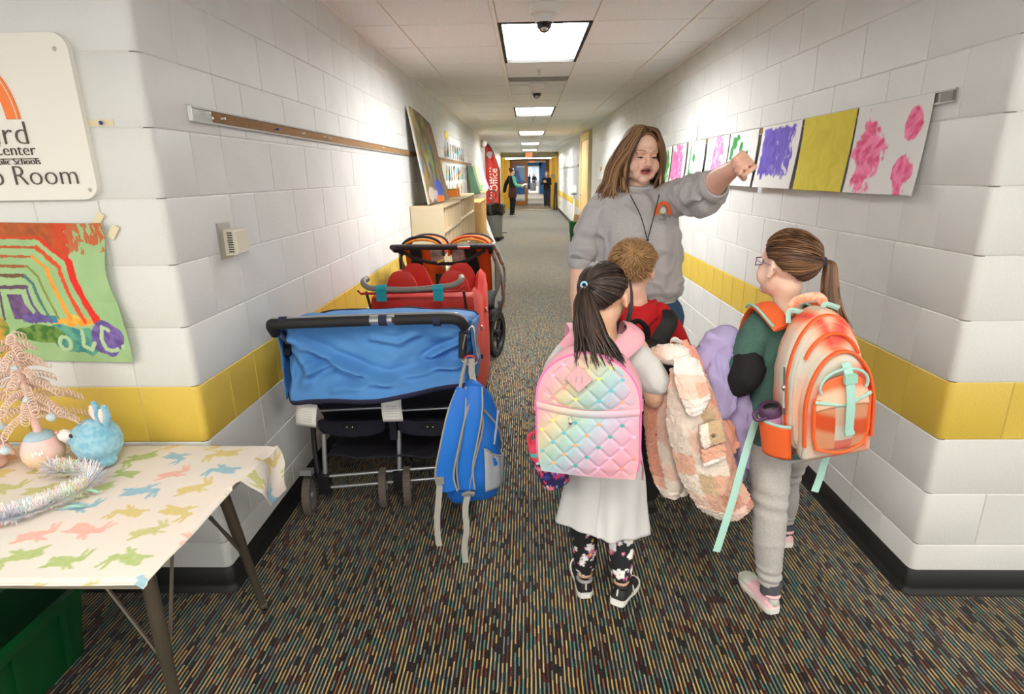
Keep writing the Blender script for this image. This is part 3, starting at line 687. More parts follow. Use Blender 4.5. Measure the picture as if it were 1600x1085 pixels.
# letters and papers on the left wall
def strips(name, lab, y0, y1, z0, z1, n, pal, s):
    t = thing(name, lab, 'wall letters', (XL, (y0+y1)/2, z0), 'collage letters on the left wall')
    for i in range(n):
        y = y0+(y1-y0)*(i+.5)/n; w = (y1-y0)/n*.5; dz = .03*nz(i*2.7, s); g = MB(); zt = z1+dz; 
        cs = [lin(pal[(i*3+int(s)+q*2) % len(pal)]) for q in range(4)]
        sheet(g, lambda u, v: (XL+.006+.004*sin(u*3+i), y+(u-.5)*w*(1+.5*sin(v*5+i)), z0+dz+(zt-z0-dz)*v+.02*(u-.5)), 2, 10, lambda u, v: cs[min(3, int(v*4))], .002)
        ob('letter', g, M_paper, t)
    return t
pal = [(122,104,98),(92,78,70),(86,150,196),(132,112,98),(60,120,80),(176,140,100),(104,88,84),(120,190,214)]
strips('wall_letters', 'upper row of collage letters above the left rail', 8.1, 10.7, 1.72, 1.92, 9, pal, 1)
pal2 = [(172,116,58),(60,60,90),(96,170,210),(150,120,96),(110,196,170),(90,80,110),(214,186,70),(120,100,90)]
strips('wall_letters', 'middle row of collage letters just below the left rail', 8.2, 10.9, 1.42, 1.62, 10, pal2, 2)
pal3 = [(170,214,190),(150,122,96),(130,190,220),(160,130,104),(190,176,150),(196,150,104)]
strips('wall_letters', 'lowest row of collage letters above the orange craft', 8.1, 10.8, 1.18, 1.36, 9, pal3, 3)
g = MB(); sheet(g, lambda u, v: (XL+.006, 8.25+u*.35, 1.97+.1*v), 4, 4, lambda u, v: lin((222,196,60))); solo('yellow_star', g, M_paper, 'small yellow paper cutout above the top row of letters', 'cutout', (XL, 8.4, 1.97))
g = MB(); sheet(g, lambda u, v: (XL+.007, 7.45+u*.42+.05*sin(v*7), 1.25+.42*v), 6, 16, lambda u, v: lin((216,178,60)) if v > .35 else lin((80,150,130))); solo('paper_figure', g, M_paper, 'tall yellow and teal paper figure beside the leaning painting', 'cutout', (XL, 7.6, 1.25))
for y0, y1, c, lab, zb in ((11.0, 12.1, (14,104,48), 'dark green sheet, nearest of the papers hanging on the far left wall', 1.13), (12.2, 12.7, (150,190,150), 'pale green sheet among the papers hanging on the far left wall', 1.16), (12.8, 13.9, (226,216,140), 'pale yellow sheet hanging beside the red flag', 1.10), (14.0, 14.4, (170,170,172), 'grey and white sheet hanging beside the red flag', 1.12), (14.5, 15.1, (176,156,210), 'lavender sheet, the last one before the red flag', 1.15)):
    g = MB(); sheet(g, lambda u, v: (XL+.02+.14*(1-v)**1.3*(.5+.6*u), y0+(y1-y0)*u, zb+(1.66-zb)*v), 12, 12, lambda u, v: mixc(lin(c), lin((60,150,80)) if c[0] > 200 else WHITE, blob(u, v, .6, .25, .12, .1, 3) if c[0] > 200 else .06))
    solo('hanging_paper', g, M_paper, lab, 'paper', (XL, (y0+y1)/2, zb), None, 3)
# ---------------------------------------------------------------- cubbies along the left wall
M_ply = mat('cubby birch', (212,192,158), .5, (8,.1,(1,1,8)), (5,(204,182,146)))
M_ply2 = mat('cubby side', (206,190,160), .55, (8,.1), (4,(198,182,150)))
M_ply3 = mat('cubby oak', (204,166,104), .5, (8,.1,(1,1,8)), (6,(192,150,88)))
M_shade = mat('cubby back', (168,146,112), .7)
def cubby(x0, x1, y0, y1, h, n, rows, label, m, ms):
    t = thing('cubby_unit', label, 'cubby shelf', ((x0+x1)/2, (y0+y1)/2, 0), 'cubby units along the left wall')
    th = .02
    for y in (y0+th/2, y1-th/2): ob('side_panel', MB().box(((x0+x1)/2, y, (h-th)/2), (x1-x0, th, h-th)), ms, t)
    ob('top_panel', MB().box(((x0+x1)/2, (y0+y1)/2, h-th/2), (x1-x0+.004, y1-y0, th)), m, t)
    ob('base_panel', MB().box(((x0+x1)/2, (y0+y1)/2, .05), (x1-x0-.02, y1-y0-.04, .1)), m, t)
    ob('back_panel', MB().box((x0+.01, (y0+y1)/2, h/2), (.012, y1-y0-.03, h-.04)), M_shade, t)
    for r in range(1, rows): ob('shelf', MB().box(((x0+x1)/2+.003, (y0+y1)/2, h-.25-.36*(r-1)), (x1-x0-.006, y1-y0-.04, .02)), m, t)
    for k in range(1, n):
        y = y0+(y1-y0)*k/n; ob('divider', MB().box(((x0+x1)/2, y, h/2+.04), (x1-x0-.008, .016, h-.12)), m, t)
    return t
cubby(XL+.006, -.785, 5.55, 6.98, 1.205, 5, 3, 'nearest pale birch cubby unit, under the leaning painting', M_ply, M_ply2)
cubby(XL+.006, -.785, 7.0, 8.85, 1.225, 5, 3, 'second pale birch cubby unit, with the orange craft on top', M_ply, M_ply2)
cubby(XL+.006, -.72, 8.9, 10.5, 1.09, 6, 1, 'third, lower oak coloured rack beyond the birch cubbies', M_ply3, M_ply3)
# leaning abstract painting on the nearest cubby
def c_abs(u, v):
    a = fbm(u*3+.8*nz(v*2), v*2.5, 4, 4); b = fbm(u*9, v*5, 9); k = .5+.7*a
    c = mixc(lin((62,66,40)), lin((132,110,66)), k)
    c = mixc(c, lin((126,140,74)), sstep(.1, .35, fbm(u*5, v*3, 21)))
    c = mixc(c, lin((176,128,56)), sstep(.16, .45, fbm(u*6+2, v*2.2, 33))*(1-abs(u-.4))*.8)
    c = mixc(c, lin((158,80,48)), sstep(.26, .48, fbm(u*9, v*3.4, 45))*.6); c = mixc(c, lin((46,52,34)), sstep(.1, .4, fbm(u*8, v*3, 91))*.7)
    c = mixc(c, lin((62,92,130)), sstep(.18, .4, fbm(u*7, v*4, 57))*(.9 if v > .6 or u < .4 else .4))
    c = mixc(c, lin((150,118,84)), sstep(.6, .95, u)*.6)
    c = mixc(c, lin((40,80,190)), blob(u, v, .55, .14, .22, .13, 5, .6)*.9)
    c = mixc(c, lin((206,190,176)), blob(u, v, .2, .1, .2, .08, 8, .6)*.7); c = mixc(c, lin((232,116,30)), blob(u, v, .5, .03, .2, .05, 2, .4))
    return c
g = MB()
B0, B1, T0, T1 = V((-.925, 5.56, 1.206)), V((-.845, 6.30, 1.226)), V((-1.086, 5.60, 2.085)), V((-1.08, 6.62, 2.07))
B0 = V((-.91, 5.60, 1.222)); B1 = V((-.88, 6.78, 1.222)); T0 = V((-1.058, 5.60, 2.09)); T1 = V((-1.055, 6.72, 2.06))
def can(u, v):
    p = (B0.lerp(B1, u)).lerp(T0.lerp(T1, u), v)
    if v > .9 and u > .5: p = p-V((0, 0, .03*(u-.5)*2*(v-.9)*10))
    return p
sheet(g, can, 60, 90, c_abs, .028, lin((226,222,210)))
solo('leaning_painting', g, M_paper, 'tall abstract painted board leaning on the nearest cubby against the wall', 'painting', (-.95, 6.1, 1.209), None, .6)
# orange craft
t = thing('orange_craft', 'small orange and white craft box with a loop on the second cubby', 'craft', (-.95, 7.9, 1.226)); M_or = mat('craft orange', (240,130,30), .6)
ob('box_body', MB().box((-.93, 7.6, 1.27), (.12, .3, .085)), M_or, t); ob('loop', MB().tube([(-.9, 7.78+.13*cos(a*.5), 1.283+.04*sin(a*.5)) for a in range(13)], .016, 6, True), M_or, t)
g = MB(); g.box((-.868, 7.6, 1.28), (.006, .05, .12), rot=Matrix.Rotation(.9, 3, 'X')); ob('dark_stripe', g, M_blk, t); ob('lid', MB().box((-.93, 7.52, 1.315), (.11, .16, .01)), mat('craft green', (120,140,60), .6), t)
# leaning canvases past the oak rack
for k, (y, xb, xt, zt, f) in enumerate(((11.45, -.72, -1.02, .84, lambda u, v: mixc(mixc(WHITE, lin((214,120,90)), sstep(.05, .3, fbm(u*5, v*3, 61))), lin((120,140,90)), sstep(.15, .35, fbm(u*6, v*4, 71)))), (12.9, -.72, -1.0, .80, lambda u, v: mixc(WHITE, lin((150,170,190)), sstep(.1, .4, fbm(u*4, v*5, 81)))))):
    g = MB(); sheet(g, lambda u, v: (xb+(xt-xb)*v, y-(.8 if k == 0 else .4)+(1.6 if k == 0 else .8)*u, .004+(zt)*v), 24, 30, f, .03, lin((235,233,228)))
    solo('leaning_canvas', g, M_paper, ('white canvas with orange and green strokes leaning on the oak rack', 'pale blue washed canvas leaning behind the orange and green one')[k], 'painting', (xb, y, 0), None, .6)
# ---------------------------------------------------------------- trash can, flag
t = thing('trash_can', 'grey round trash can with black liner by the red flag', 'trash can', (-.79, 13.7, 0)); c = (-.79, 13.7, 0)
ob('can_body', MB().lathe([(.2,.09),(.205,.1),(.25,.76),(.265,.77),(.265,.82),(.24,.82),(.2,.14)], c, 28), mat('can grey', (132,136,133), .5), t)
g = MB()
n = 36; rings = []
for z, r, a in ((.60,.262,.008),(.63,.272,.012),(.70,.276,.014),(.78,.280,.010),(.84,.285,.008),(.845,.262,.006),(.80,.24,.004),(.55,.19,.0)):
    rings.append([(c[0]+(r+a*sin(7*j*2*pi/n+z*40)+a*sin(11*j*2*pi/n))*cos(2*pi*j/n), c[1]+(r+a*sin(7*j*2*pi/n+z*40))*sin(2*pi*j/n), z+.012*sin(5*j*2*pi/n+1)) for j in range(n)])
g.ring(rings, caps=False); ob('liner', g, mat('liner black', (14,14,14), .25, (30,.4)), t)
ob('dolly', MB().lathe([(.01,.05),(.25,.05),(.26,.07),(.25,.1),(.2,.1)], c, 24), M_blk, t)
for a in range(4): ob('caster', MB().lathe([(.001,-.02),(.04,-.02),(.048,0),(.04,.02),(.001,.02)], (c[0]+.18*cos(a*pi/2+.7), c[1]+.18*sin(a*pi/2+.7), .048), 12, Matrix.Rotation(pi/2, 3, 'X')), M_blk, t)
t = thing('dustpan', 'grey long handled dustpan hooked inside the trash can', 'dustpan', (-.77, 13.62, .85)); M_dp = mat('dustpan grey', (70,74,78), .5)
ob('grip', MB().tube([(-.77+.075*cos(R(a)), 13.62, 1.06+.085*sin(R(a))) for a in range(-60, 241, 20)], .016, 8), M_dp, t); ob('shaft', MB().tube([(-.77, 13.62, .62), (-.77, 13.62, .98)], [.05, .06], 8, flat=.4), M_dp, t)
# red feather flag
t = thing('feather_flag', 'tall red feather flag with white lettering standing at the far left wall', 'flag', (-.9, 15.6, 0))
FL = 15.6
def fx(v): return -1.06+.345*min(1, (max(0, (1-v))/.34)**.55)
g = MB(); g.grid(lambda u, v: (-1.06+(fx(v)+1.06)*u, FL+.015*sin(u*7+v*5)+.01*nz(u*4, v*6), .28+2.0*v), 14, 40, .002)
ob('banner_cloth', g, mat('flag red', (196,44,20), .6, (12,.6,(3,3,.6)), (4,(168,30,14))), t, 3)
ob('pole', MB().tube([(-.70, FL+.02, .02), (-.70, FL+.02, 1.6)]+[(fx(v)+.012, FL+.02, .28+2.0*v) for v in (.7, .8, .88, .94, .98, 1.0)], .012), M_blk, t)
ob('flag_edge', MB().tube([(fx(v)+.004, FL-.004, .28+2.0*v) for v in [i/30 for i in range(31)]], .011, 6), M_blk, t)
ob('stand_base', MB().lathe([(.2,0),(.2,.015),(.03,.03),(.03,.06)], (-.72, FL+.02, 0)), M_blk, t)
rw = mat('flag white', (226,214,196), .7)
text('lettering', 'Office', .24, rw, basis((0,0,1), (-1,0,0), (-.76, FL-.045, 1.06)), t)
for k in range(11): ob('small_letter', MB().box((-.945+.006*(k % 3), FL-.03, .9+.075*k), (.05-.002*k, .004, .035)), rw, t)
ob('emblem', MB().prism([(.08*cos(a*.63)*(1.1 if a % 3 else .7), .09*sin(a*.63)) for a in range(10)], basis((1,0,0), (0,0,1), (-.94, FL-.03, 1.98)), .004), mat('emblem grey', (170,172,166), .6), t)
# ---------------------------------------------------------------- ceiling things
def dome(x, y, r, lab):
    t = thing('dome_camera', lab, 'security camera', (x, y, ZC), 'dome cameras on the corridor ceiling')
    rot = Matrix.Rotation(pi, 3, 'X')
    ob('mount_ring', MB().lathe([(r,0),(r,.03),(r*.93,.042),(r*.62,.05),(r*.6,.06)], (x, y, ZC), 28, rot), M_offw, t)
    ob('dome_glass', MB().lathe([(r*.58,.05),(r*.56,.08),(r*.45,.112),(r*.25,.132),(.001,.138)], (x, y, ZC), 24, rot), mat('dark dome', (14,14,16), .08), t)
    ob('camera_shroud', MB().lathe([(r*.64,.045),(r*.66,.07),(r*.6,.088),(r*.58,.088),(r*.58,.05)], (x, y, ZC), 24, rot), M_offw, t)
    ob('lens', MB().ell((x, y-r*.35, ZC-.122), (.02,.02,.014)), M_metal, t)
dome(.107, 3.66, .085, 'nearest white dome security camera in front of the first ceiling light')
dome(.115, 6.62, .085, 'second dome security camera, between the first two ceiling lights')
for y, lab in ((5.68, 'small sprinkler head just past the first ceiling light'), (10.35, 'small sprinkler head just past the second ceiling light')):
    t = thing('sprinkler', lab, 'sprinkler', (.12, y, ZC), 'ceiling sprinklers'); rot = Matrix.Rotation(pi, 3, 'X')
    ob('escutcheon', MB().lathe([(.035,0),(.035,.004),(.012,.01)], (.12, y, ZC), 16, rot), M_offw, t); ob('sprinkler_body', MB().lathe([(.01,.005),(.01,.03),(.004,.032),(.004,.045),(.02,.046),(.02,.05)], (.12, y, ZC), 12, rot), M_metal, t)
y = TY0+3.5*TD-.05
t = thing('slot_diffuser', 'grey slot air diffuser across the ceiling past the first light', 'air vent', (LX, y, ZC))
ob('vent_panel', MB().box((LX, y+.19, ZC+.008), (LW, .26, .012)), M_tile, t); ob('vent_panel', MB().box((LX, y-.25, ZC+.008), (LW, .14, .012)), M_tile, t)
ob('slot_frame', MB().box((LX, y-.06, ZC+.014), (LW, .24, .01)), mat('slot grey', (150,148,138), .6), t)
for k in range(4): ob('slot_blade', MB().box((LX, y-.15+k*.06, ZC+.003), (LW-.02, .012, .02)), MATS['slot grey'], t)
# stanchion and wall plaque at the far end
t = thing('folded_easel', 'black folded easel stand leaning by the far right wall', 'easel', (1.24, 25.4, 0))
for dx in (-.05, .06): ob('leg', MB().tube([(1.22+dx, 25.4, 0), (1.24+dx*.5, 25.45, 1.12)], .035, 8), M_blk, t)
ob('crossbar', MB().tube([(1.2, 25.42, 1.1), (1.3, 25.42, 1.1)], .045), M_blk, t)
g = MB(); g.box((1.2, 27.05, 1.42), (.22, .02, .1)); solo('wall_plaque', g, M_steel, 'small grey plaque on the far yellow pillar', 'plaque', (1.2, 27.06, 1.37))
# ---------------------------------------------------------------- table with cloth, decorations, green bin
M_leg = mat('table leg bronze', (112,104,92), .35, metal=.7)
M_chrome = mat('chrome', (205,205,205), .18, metal=1.)
t = thing('folding_table', 'low table with bronze splayed legs under the bunny print cloth', 'table', (-1.5, 1.42, 0))
ob('tabletop', MB().box((-1.70, 1.405, .589), (1.62, .64, .022)), mat('table laminate', (150,140,122), .6), t)
for (ax, ay), (bx, by) in (((-.985, 1.60), (-.95, 1.684)), ((-.968, 1.21), (-.915, 1.14)), ((-2.38, 1.60), (-2.43, 1.684)), ((-2.38, 1.21), (-2.43, 1.14))):
    A, B = V((ax, ay, .582)), V((bx, by, .012)); f = lambda q: A.lerp(B, q)
    l = ob('leg', MB().tube([A, f(.5), f(.505), f(.97)], [.0185, .0175, .0155, .0125], 14), M_leg, t)
    ob('foot_cap', MB().lathe([(.0,.0),(.012,.0),(.016,.008),(.013,.022),(.012,.034)], (bx, by, 0), 12), M_chrome, l)
    s = -1 if ax > -1.4 else 1
    ob('brace', MB().tube([f(.55), V((ax+s*.16, ay, .582))], .005, 6), M_leg, t)
    ob('brace', MB().tube([f(.55)+V((0,0,-.02)), V((ax-.0*s, ay-(.13 if ay > 1.4 else -.13), .582))], .005, 6), M_leg, t)
    ob('brace_screw', MB().ell(tuple(f(.55)), (.008,.008,.008), None, 8, 6), M_chrome, l)
M_cloth = mat('bunny cloth', (235,230,222), .85, (600,.15), vcol=True)
BEL = [(x, y, ra, rb_, cos(t_), sin(t_)) for x, y, ra, rb_, t_ in ((-.05,0,.34,.19,.15), (-.22,.0,.22,.21,0), (.34,.13,.16,.13,.3), (.26,.36,.22,.055,1.9), (.40,.37,.21,.05,1.55), (-.42,.08,.09,.085,0), (-.32,-.2,.22,.065,.35), (.26,-.17,.2,.055,-.5), (.12,-.18,.17,.05,-.9))]
CB0 = lin((222,216,206)); BCOL = [lin((186,186,96)), lin((116,176,200)), lin((234,164,148)), lin((156,180,80)), lin((208,184,84))]
rb = random.Random(5); BUNS = []
for i in range(-2, 12):
    for j in range(-2, 8):
        BUNS.append((-2.3+i*.145+.05*(j % 2)+rb.uniform(-.02,.02), 1.05+j*.105+rb.uniform(-.015,.015), rb.uniform(-.5,.7)+(pi if rb.random() < .35 else 0), rb.randrange(5), rb.uniform(.085,.105), rb.choice((1,-1))))
def cloth_col(x, y):
    for bx, by, a, k, s, m in BUNS:
        dx, dy = x-bx, y-by
        if dx*dx+dy*dy > .014: continue
        lx = (dx*cos(a)+dy*sin(a))/s; ly = m*(-dx*sin(a)+dy*cos(a))/s
        if any(((lx-ex)*ca+(ly-ey)*sa)**2/(ra*ra)+(-(lx-ex)*sa+(ly-ey)*ca)**2/(rb_*rb_) < 1 for ex, ey, ra, rb_, ca, sa in BEL):
            g = .5+.5*sin(x*420)*sin(y*420) if k in (0, 4) else .5+.5*fbm(x*60, y*60, 3)
            return mixc(BCOL[k], CB0, .12+.25*g)
    return mixc(CB0, lin((226,214,204)), .5+fbm(x*4, y*4, 9))
def cloth(u, v):
    # u: left to right (flat part then the hanging end); v: front to back
    x = -2.45+u*1.76; y = 1.068+v*.685; z = .6085+.0025*fbm(x*6, y*6, 3)+.002*sin(x*9+y*14)
    over = x+.884
    if over > 0:
        w = sstep(.60, .86, v)                                        # only the back end hangs out; in front it is folded under
        if w <= 0: x = -.884+min(over, .012); z -= min(over, .012)*.9
        else:
            L = over*w*1.0
            x = -.884+.30*min(L, .1)*(.6+.4*w)+.012; z -= .012*w+max(0, L-.03)*.95+.012*sin(v*22)*w; y += .02*w*sin(over*30)+.045*w*(v-.7)
            x += .018*sin(v*19)*min(1, L/.1)
    if v < .02: z -= .006
    return (x, y, z)
g = MB(); nu, nv = 380, 165; i0 = 0
g.grid(cloth, nu, nv, .0014)
cols = [cloth_col(-2.45+i/nu*1.76, 1.068+j/nv*.685) for j in range(nv+1) for i in range(nu+1)]
g.c = cols+[mixc(c, CB0, .5) for c in cols]
solo('bunny_tablecloth', g, M_cloth, 'white tablecloth printed with pastel rabbits on the low table', 'tablecloth', (-1.5, 1.42, .607), sharp=3)
# green bin under the table
M_bin = mat('bin green plastic', (4,70,32), .4)
t = thing('green_bin', 'dark green plastic storage bin under the table', 'bin', (-1.75, 1.3, 0))
def rr(z, x0, x1, y0, y1, r=.04): return [(x, y, z) for x, y in rrect(x0, y0, x1, y1, r, 4)]
g = MB(); g.ring([rr(.0, -2.05, -1.46, 1.02, 1.51), rr(.235, -2.09, -1.435, .98, 1.54), rr(.237, -2.11, -1.405, .96, 1.56), rr(.27, -2.115, -1.40, .955, 1.565), rr(.27, -2.09, -1.425, .98, 1.54), rr(.235, -2.08, -1.435, .99, 1.53), rr(.02, -2.04, -1.47, 1.03, 1.5)])
ob('body', g, M_bin, t, .6)
for y in (1.08, 1.25, 1.42): ob('rib', MB().box((-1.447, y, .12), (.02, .025, .21), rot=Matrix.Rotation(.1, 3, 'Y')), M_bin, t)
ob('lid_flap', MB().box((-1.66, 1.26, .31), (.34, .5, .012), rot=Matrix.Rotation(-.35, 3, 'Y')), M_bin, t)
# plush bunny
def plush(c, s, rot, name, lab, colf, ears, m, cat):
    t = thing(name, lab, cat, c); c = V(c)
    g = MB(); W_ = lambda p: c+rot @ (V(p)*s)
    g.ell(W_((0,0,.5)), (.48*s,.43*s,.47*s), rot, 20, 14); g.ell(W_((.22,-.05,.12)), (.2*s,.2*s,.12*s), rot); g.ell(W_((-.24,-.1,.1)), (.2*s,.2*s,.1*s), rot); g.ell(W_((-.3,-.2,.62)), (.2*s,.18*s,.16*s), rot)
    me = remesh(g, .0045, 3); displace(me, lambda p, n: .0016*noise.noise(p*300)+.0022*noise.noise(p*140))
    paint(me, lambda p: colf(p, c, s)); ob('body', skinme(me, m, 'body'), m, t)
    for (a, b) in ears:
        A, B = W_(a), W_(b); g = MB(); g.limb([A, A.lerp(B, .5), B], [.055*s*1.2, .1*s, .06*s], 12, 3); me = remesh(g, .0035, 1)
        e = ob('ear', skinme(paint(me, lambda p: colf(p, c, s)), m, 'ear'), m, t)
        d = rot @ V((0, -.07*s, 0)); g = MB(); g.limb([A.lerp(B, .25)+d, A.lerp(B, .6)+d, A.lerp(B, .9)+d], [.035*s, .06*s, .035*s], 10, 2); ob('inner_ear', g, mat('ear pink', (246,216,208), .8), e)
    return t, W_
M_plush = mat('plush fur', (120,190,220), .95, (420,.9), vcol=True, sheen=.4)
rotp = Matrix.Rotation(-.35, 3, 'Z')
cb = lambda p, c, s: mixc(lin((124,190,216)), lin((168,214,230)), .5+noise.noise(p*90)+.6*noise.noise(p*30))
t, Wp = plush((-1.365, 1.63, .611), .158, rotp, 'plush_bunny', 'fluffy round light blue toy rabbit on the tablecloth', cb, [((.12,.05,.92), (.08,.05,1.28)), ((.32,.05,.88), (.36,.05,1.24))], M_plush, 'soft toy')
ob('muzzle', MB().ell(tuple(Wp((-.36,-.34,.70))), (.026,.018,.02), rotp), mat('muzzle white', (240,232,226), .9, (300,.5)), t)
ob('muzzle', MB().ell(tuple(Wp((-.46,-.25,.62))), (.02,.02,.02), rotp), MATS['muzzle white'], t)
ob('nose', MB().ell(tuple(Wp((-.42,-.44,.80))), (.007,.005,.005), rotp, 10, 8), mat('nose pink', (240,150,140), .6), t)
ob('eye', MB().ell(tuple(Wp((-.02,-.43,.78))), (.008,.004,.0065), rotp, 10, 8), M_blk, t)
# pink bunny figure at the left edge
M_pk = mat('plush pink', (236,196,186), .95, (420,.6), vcol=True)
cp = lambda p, c, s: mixc(lin((238,198,188)), lin((226,176,172)), .5+noise.noise(p*60))
plush((-1.71, 1.60, .611), .13, Matrix.Rotation(.3, 3, 'Z'), 'plush_bunny', 'pale pink long eared toy rabbit at the left edge of the table', cp, [((.25,.0,.75), (.62,-.1,.35)), ((-.2,.0,.9), (-.3,0,1.3))], M_pk, 'soft toy')
# pastel egg pot with a pink tinsel tree
t = thing('egg_pot', 'pastel egg shaped pot with blue cap, base of the pink tree', 'pot', (-1.52, 1.60, .611)); c = (-1.52, 1.60, .611)
g = MB(); g.lathe([(.001,0),(.026,.0),(.03,.012),(.045,.02),(.056,.045),(.057,.065),(.05,.09),(.038,.108),(.03,.116)], c, 28); me = g.mesh('body', mat('egg glaze', (244,214,190), .35, vcol=True)); 
paint(me, lambda p: mixc(lin((236,204,160)), lin((246,206,190)), sstep(.64,.68,p.z+.004*sin(p.x*200))) if p.z < .70 else lin((236,196,190)))
ob('body', me, None, t)
g = MB(); g.lathe([(.04,.104),(.041,.107),(.034,.116),(.022,.124),(.001,.126)], c, 24); ob('cap', g, mat('egg cap blue', (166,196,210), .5), t)
g = MB()
for k in range(4): g.box((-1.502+k*.008, 1.5445+.002*k, .683+.004*(k % 2)), (.007, .004, .012))
ob('painted_smile', g, mat('egg white', (246,240,232), .5), t)['kind'] = 'stuff'
t = thing('pink_tinsel_tree', 'small pink tree of curled tinsel branches standing in the egg pot', 'decoration', (-1.52, 1.60, .735))
M_tin = mat('tinsel pink', (240,208,190), .45, sheen=.3)
ob('trunk', MB().tube([(-1.52, 1.60, .732), (-1.522, 1.60, .88), (-1.524, 1.60, 1.02)], [.011, .009, .006], 10), mat('trunk pink', (240,198,184), .7), t)
rt_ = random.Random(11)
for k in range(46):
    f = k/46; z = .78+.27*f; L = (.120*(1-f)+.04)*rt_.uniform(.8,1.15); a = k*2.4+rt_.uniform(-.3,.3)
    d = V((cos(a), sin(a)*.85, rt_.uniform(.0,.5))).normalized(); A = V((-1.522, 1.60, z)); s_, o_ = frame(d); q = []
    n = int(L*115)
    for i in range(n*7+1):
        w = i/(n*7); rr_ = .0105*min(1, w*4+.2)
        q.append(A+d*(L*w)+V((0,0,-.05*w*w*L/.1))+s_*(rr_*cos(i*2*pi/7))+o_*(rr_*sin(i*2*pi/7)))
    if max(p.y for p in q) > Y0-.004: q = [V((p.x, min(p.y, Y0-.006), p.z)) for p in q]
    ob('branch', MB().tube(q, .0016, 4), M_tin, t, 3)
M_bob = mat('bauble pale blue', (196,214,220), .3, (60,.2))
for k, (x, y, z, r) in enumerate([(-1.43,1.56,.80,.013),(-1.57,1.53,.705,.0135),(-1.58,1.55,.775,.012),(-1.48,1.55,.86,.011),(-1.545,1.52,.90,.01),(-1.50,1.56,.955,.009)]):
    b = MB(); b.ell((x, y, z), (r, r, r)); nm = ('pale blue bauble at the right tip of the pink tree', 'pale blue bauble hanging lowest, left of the egg pot', 'pale bauble on the left lower branches', 'silvery bauble in the middle of the pink tree', 'silvery bauble on the left upper branches', 'small silvery bauble near the top of the pink tree')[k]
    o = solo('bauble', b, M_bob, nm, 'bauble', (x, y, z), 'baubles on the pink tree')
    ob('hanger', MB().tube([(x, y, z+r*.9), (x+.002, y, z+r+.035)], .0012, 5), M_offw, o)
# iridescent tinsel garland
g = MB(); rg_ = random.Random(3); path = crv([(-1.62,1.24,.622),(-1.44,1.275,.622),(-1.36,1.31,.622),(-1.31,1.38,.624),(-1.285,1.46,.624),(-1.33,1.53,.626),(-1.42,1.535,.628),(-1.465,1.55,.63)], 30)
pc = [(250,246,244),(250,206,226),(206,244,226),(252,240,176),(236,190,232),(176,220,244)]
for i, p in enumerate(path):
    for k in range(22):
        d = V((rg_.gauss(0,1), rg_.gauss(0,1), abs(rg_.gauss(0,1))*.8)).normalized(); l = rg_.uniform(.02,.05); s_, o_ = frame(d); w = .0013; A = V(p)+V((rg_.uniform(-.003,.003), rg_.uniform(-.003,.003), 0))
        g.cur = lin(pc[(i//12+rg_.randrange(2)) % 6] if rg_.random() < .5 else (255,253,250))
        B = A+d*l; B.z = max(B.z, .6135)
        g.add([A-s_*w, A+s_*w, B+s_*w*.6, B-s_*w*.6], [(0,1,2,3)])
o = solo('tinsel_garland', g, mat('tinsel irid', (255,255,255), .3, vcol=True, sheen=.5), 'fluffy white iridescent tinsel garland curling over the tablecloth', 'garland', (-1.4, 1.4, .612), sharp=3)
for (x, y, c_, a) in ((-1.30,1.50,(200,80,150),.4), (-1.33,1.47,(90,190,220),-.3), (-1.25,1.43,(190,240,220),.1), (-1.24,1.35,(180,236,214),.5)):
    q = MB(); q.grid(lambda u, v: V((x, y, .628))+Matrix.Rotation(a, 3, 'Z') @ V(((u-.5)*.045, (v-.5)*.01, .004*sin(u*5))), 6, 1, .0008); ob('foil_strip', q, mat('foil %d' % c_[0], c_, .2, metal=.3), o)

# ---------------------------------------------------------------- blue double stroller
M_foam = mat('black foam', (26,26,27), .7, (200,.2))
M_silver = mat('silver tube', (176,178,182), .3, metal=.7)
M_bluef = mat('blue canopy', (84,144,206), .75, (260,.15), (3,(76,134,198)))
M_navy = mat('navy fabric', (22,23,40), .85, (200,.2))
M_navyt = mat('navy trim', (34,34,62), .8)
M_rubber = mat('grey rubber', (96,88,80), .8, (120,.3))
M_hub = mat('hub grey', (120,120,122), .45)
st = thing('double_stroller', 'blue and navy double stroller with black foam handle, nearest the camera', 'stroller', (-.63, 2.5, 0), 'strollers parked along the left wall')
HB = [(-.985, 2.26, .80), (-.995, 2.17, .89), (-.985, 2.125, .935), (-.93, 2.105, .945), (-.62, 2.115, .952), (-.32, 2.125, .955), (-.265, 2.135, .945), (-.243, 2.155, .915), (-.245, 2.20, .86)]
hb = crv(HB, 6)
h = ob('handlebar', MB().tube([(p[0], p[1]+.010, p[2]+.013) for p in hb], .0115, 12), M_silver, st)
ob('foam_grip', MB().tube(crv(HB[1:4]+[(-.60, 2.116, .952)], 6), .0205, 14), M_foam, h)
ob('foam_grip', MB().tube(crv([(-.505, 2.12, .953), (-.32, 2.125, .955)]+HB[6:8], 6), .0205, 14), M_foam, h)
ob('grip_joint', MB().tube([(-.60, 2.1155, .9525), (-.565, 2.117, .953)], .0165, 14), M_silver, h); ob('grip_joint', MB().tube([(-.535, 2.1185, .953), (-.515, 2.1195, .953)], .0165, 14), M_silver, h)
ob('grip_strap', MB().tube([(-.565, 2.117, .953), (-.535, 2.1185, .953)], .0215, 14), M_navyt, h)
for x in (-.93, -.345): ob('grip_strap', MB().tube([(x-.014, 2.11+.02*(x+1), .949), (x+.014, 2.11+.02*(x+1), .95)], .0225, 14), M_navyt, h)
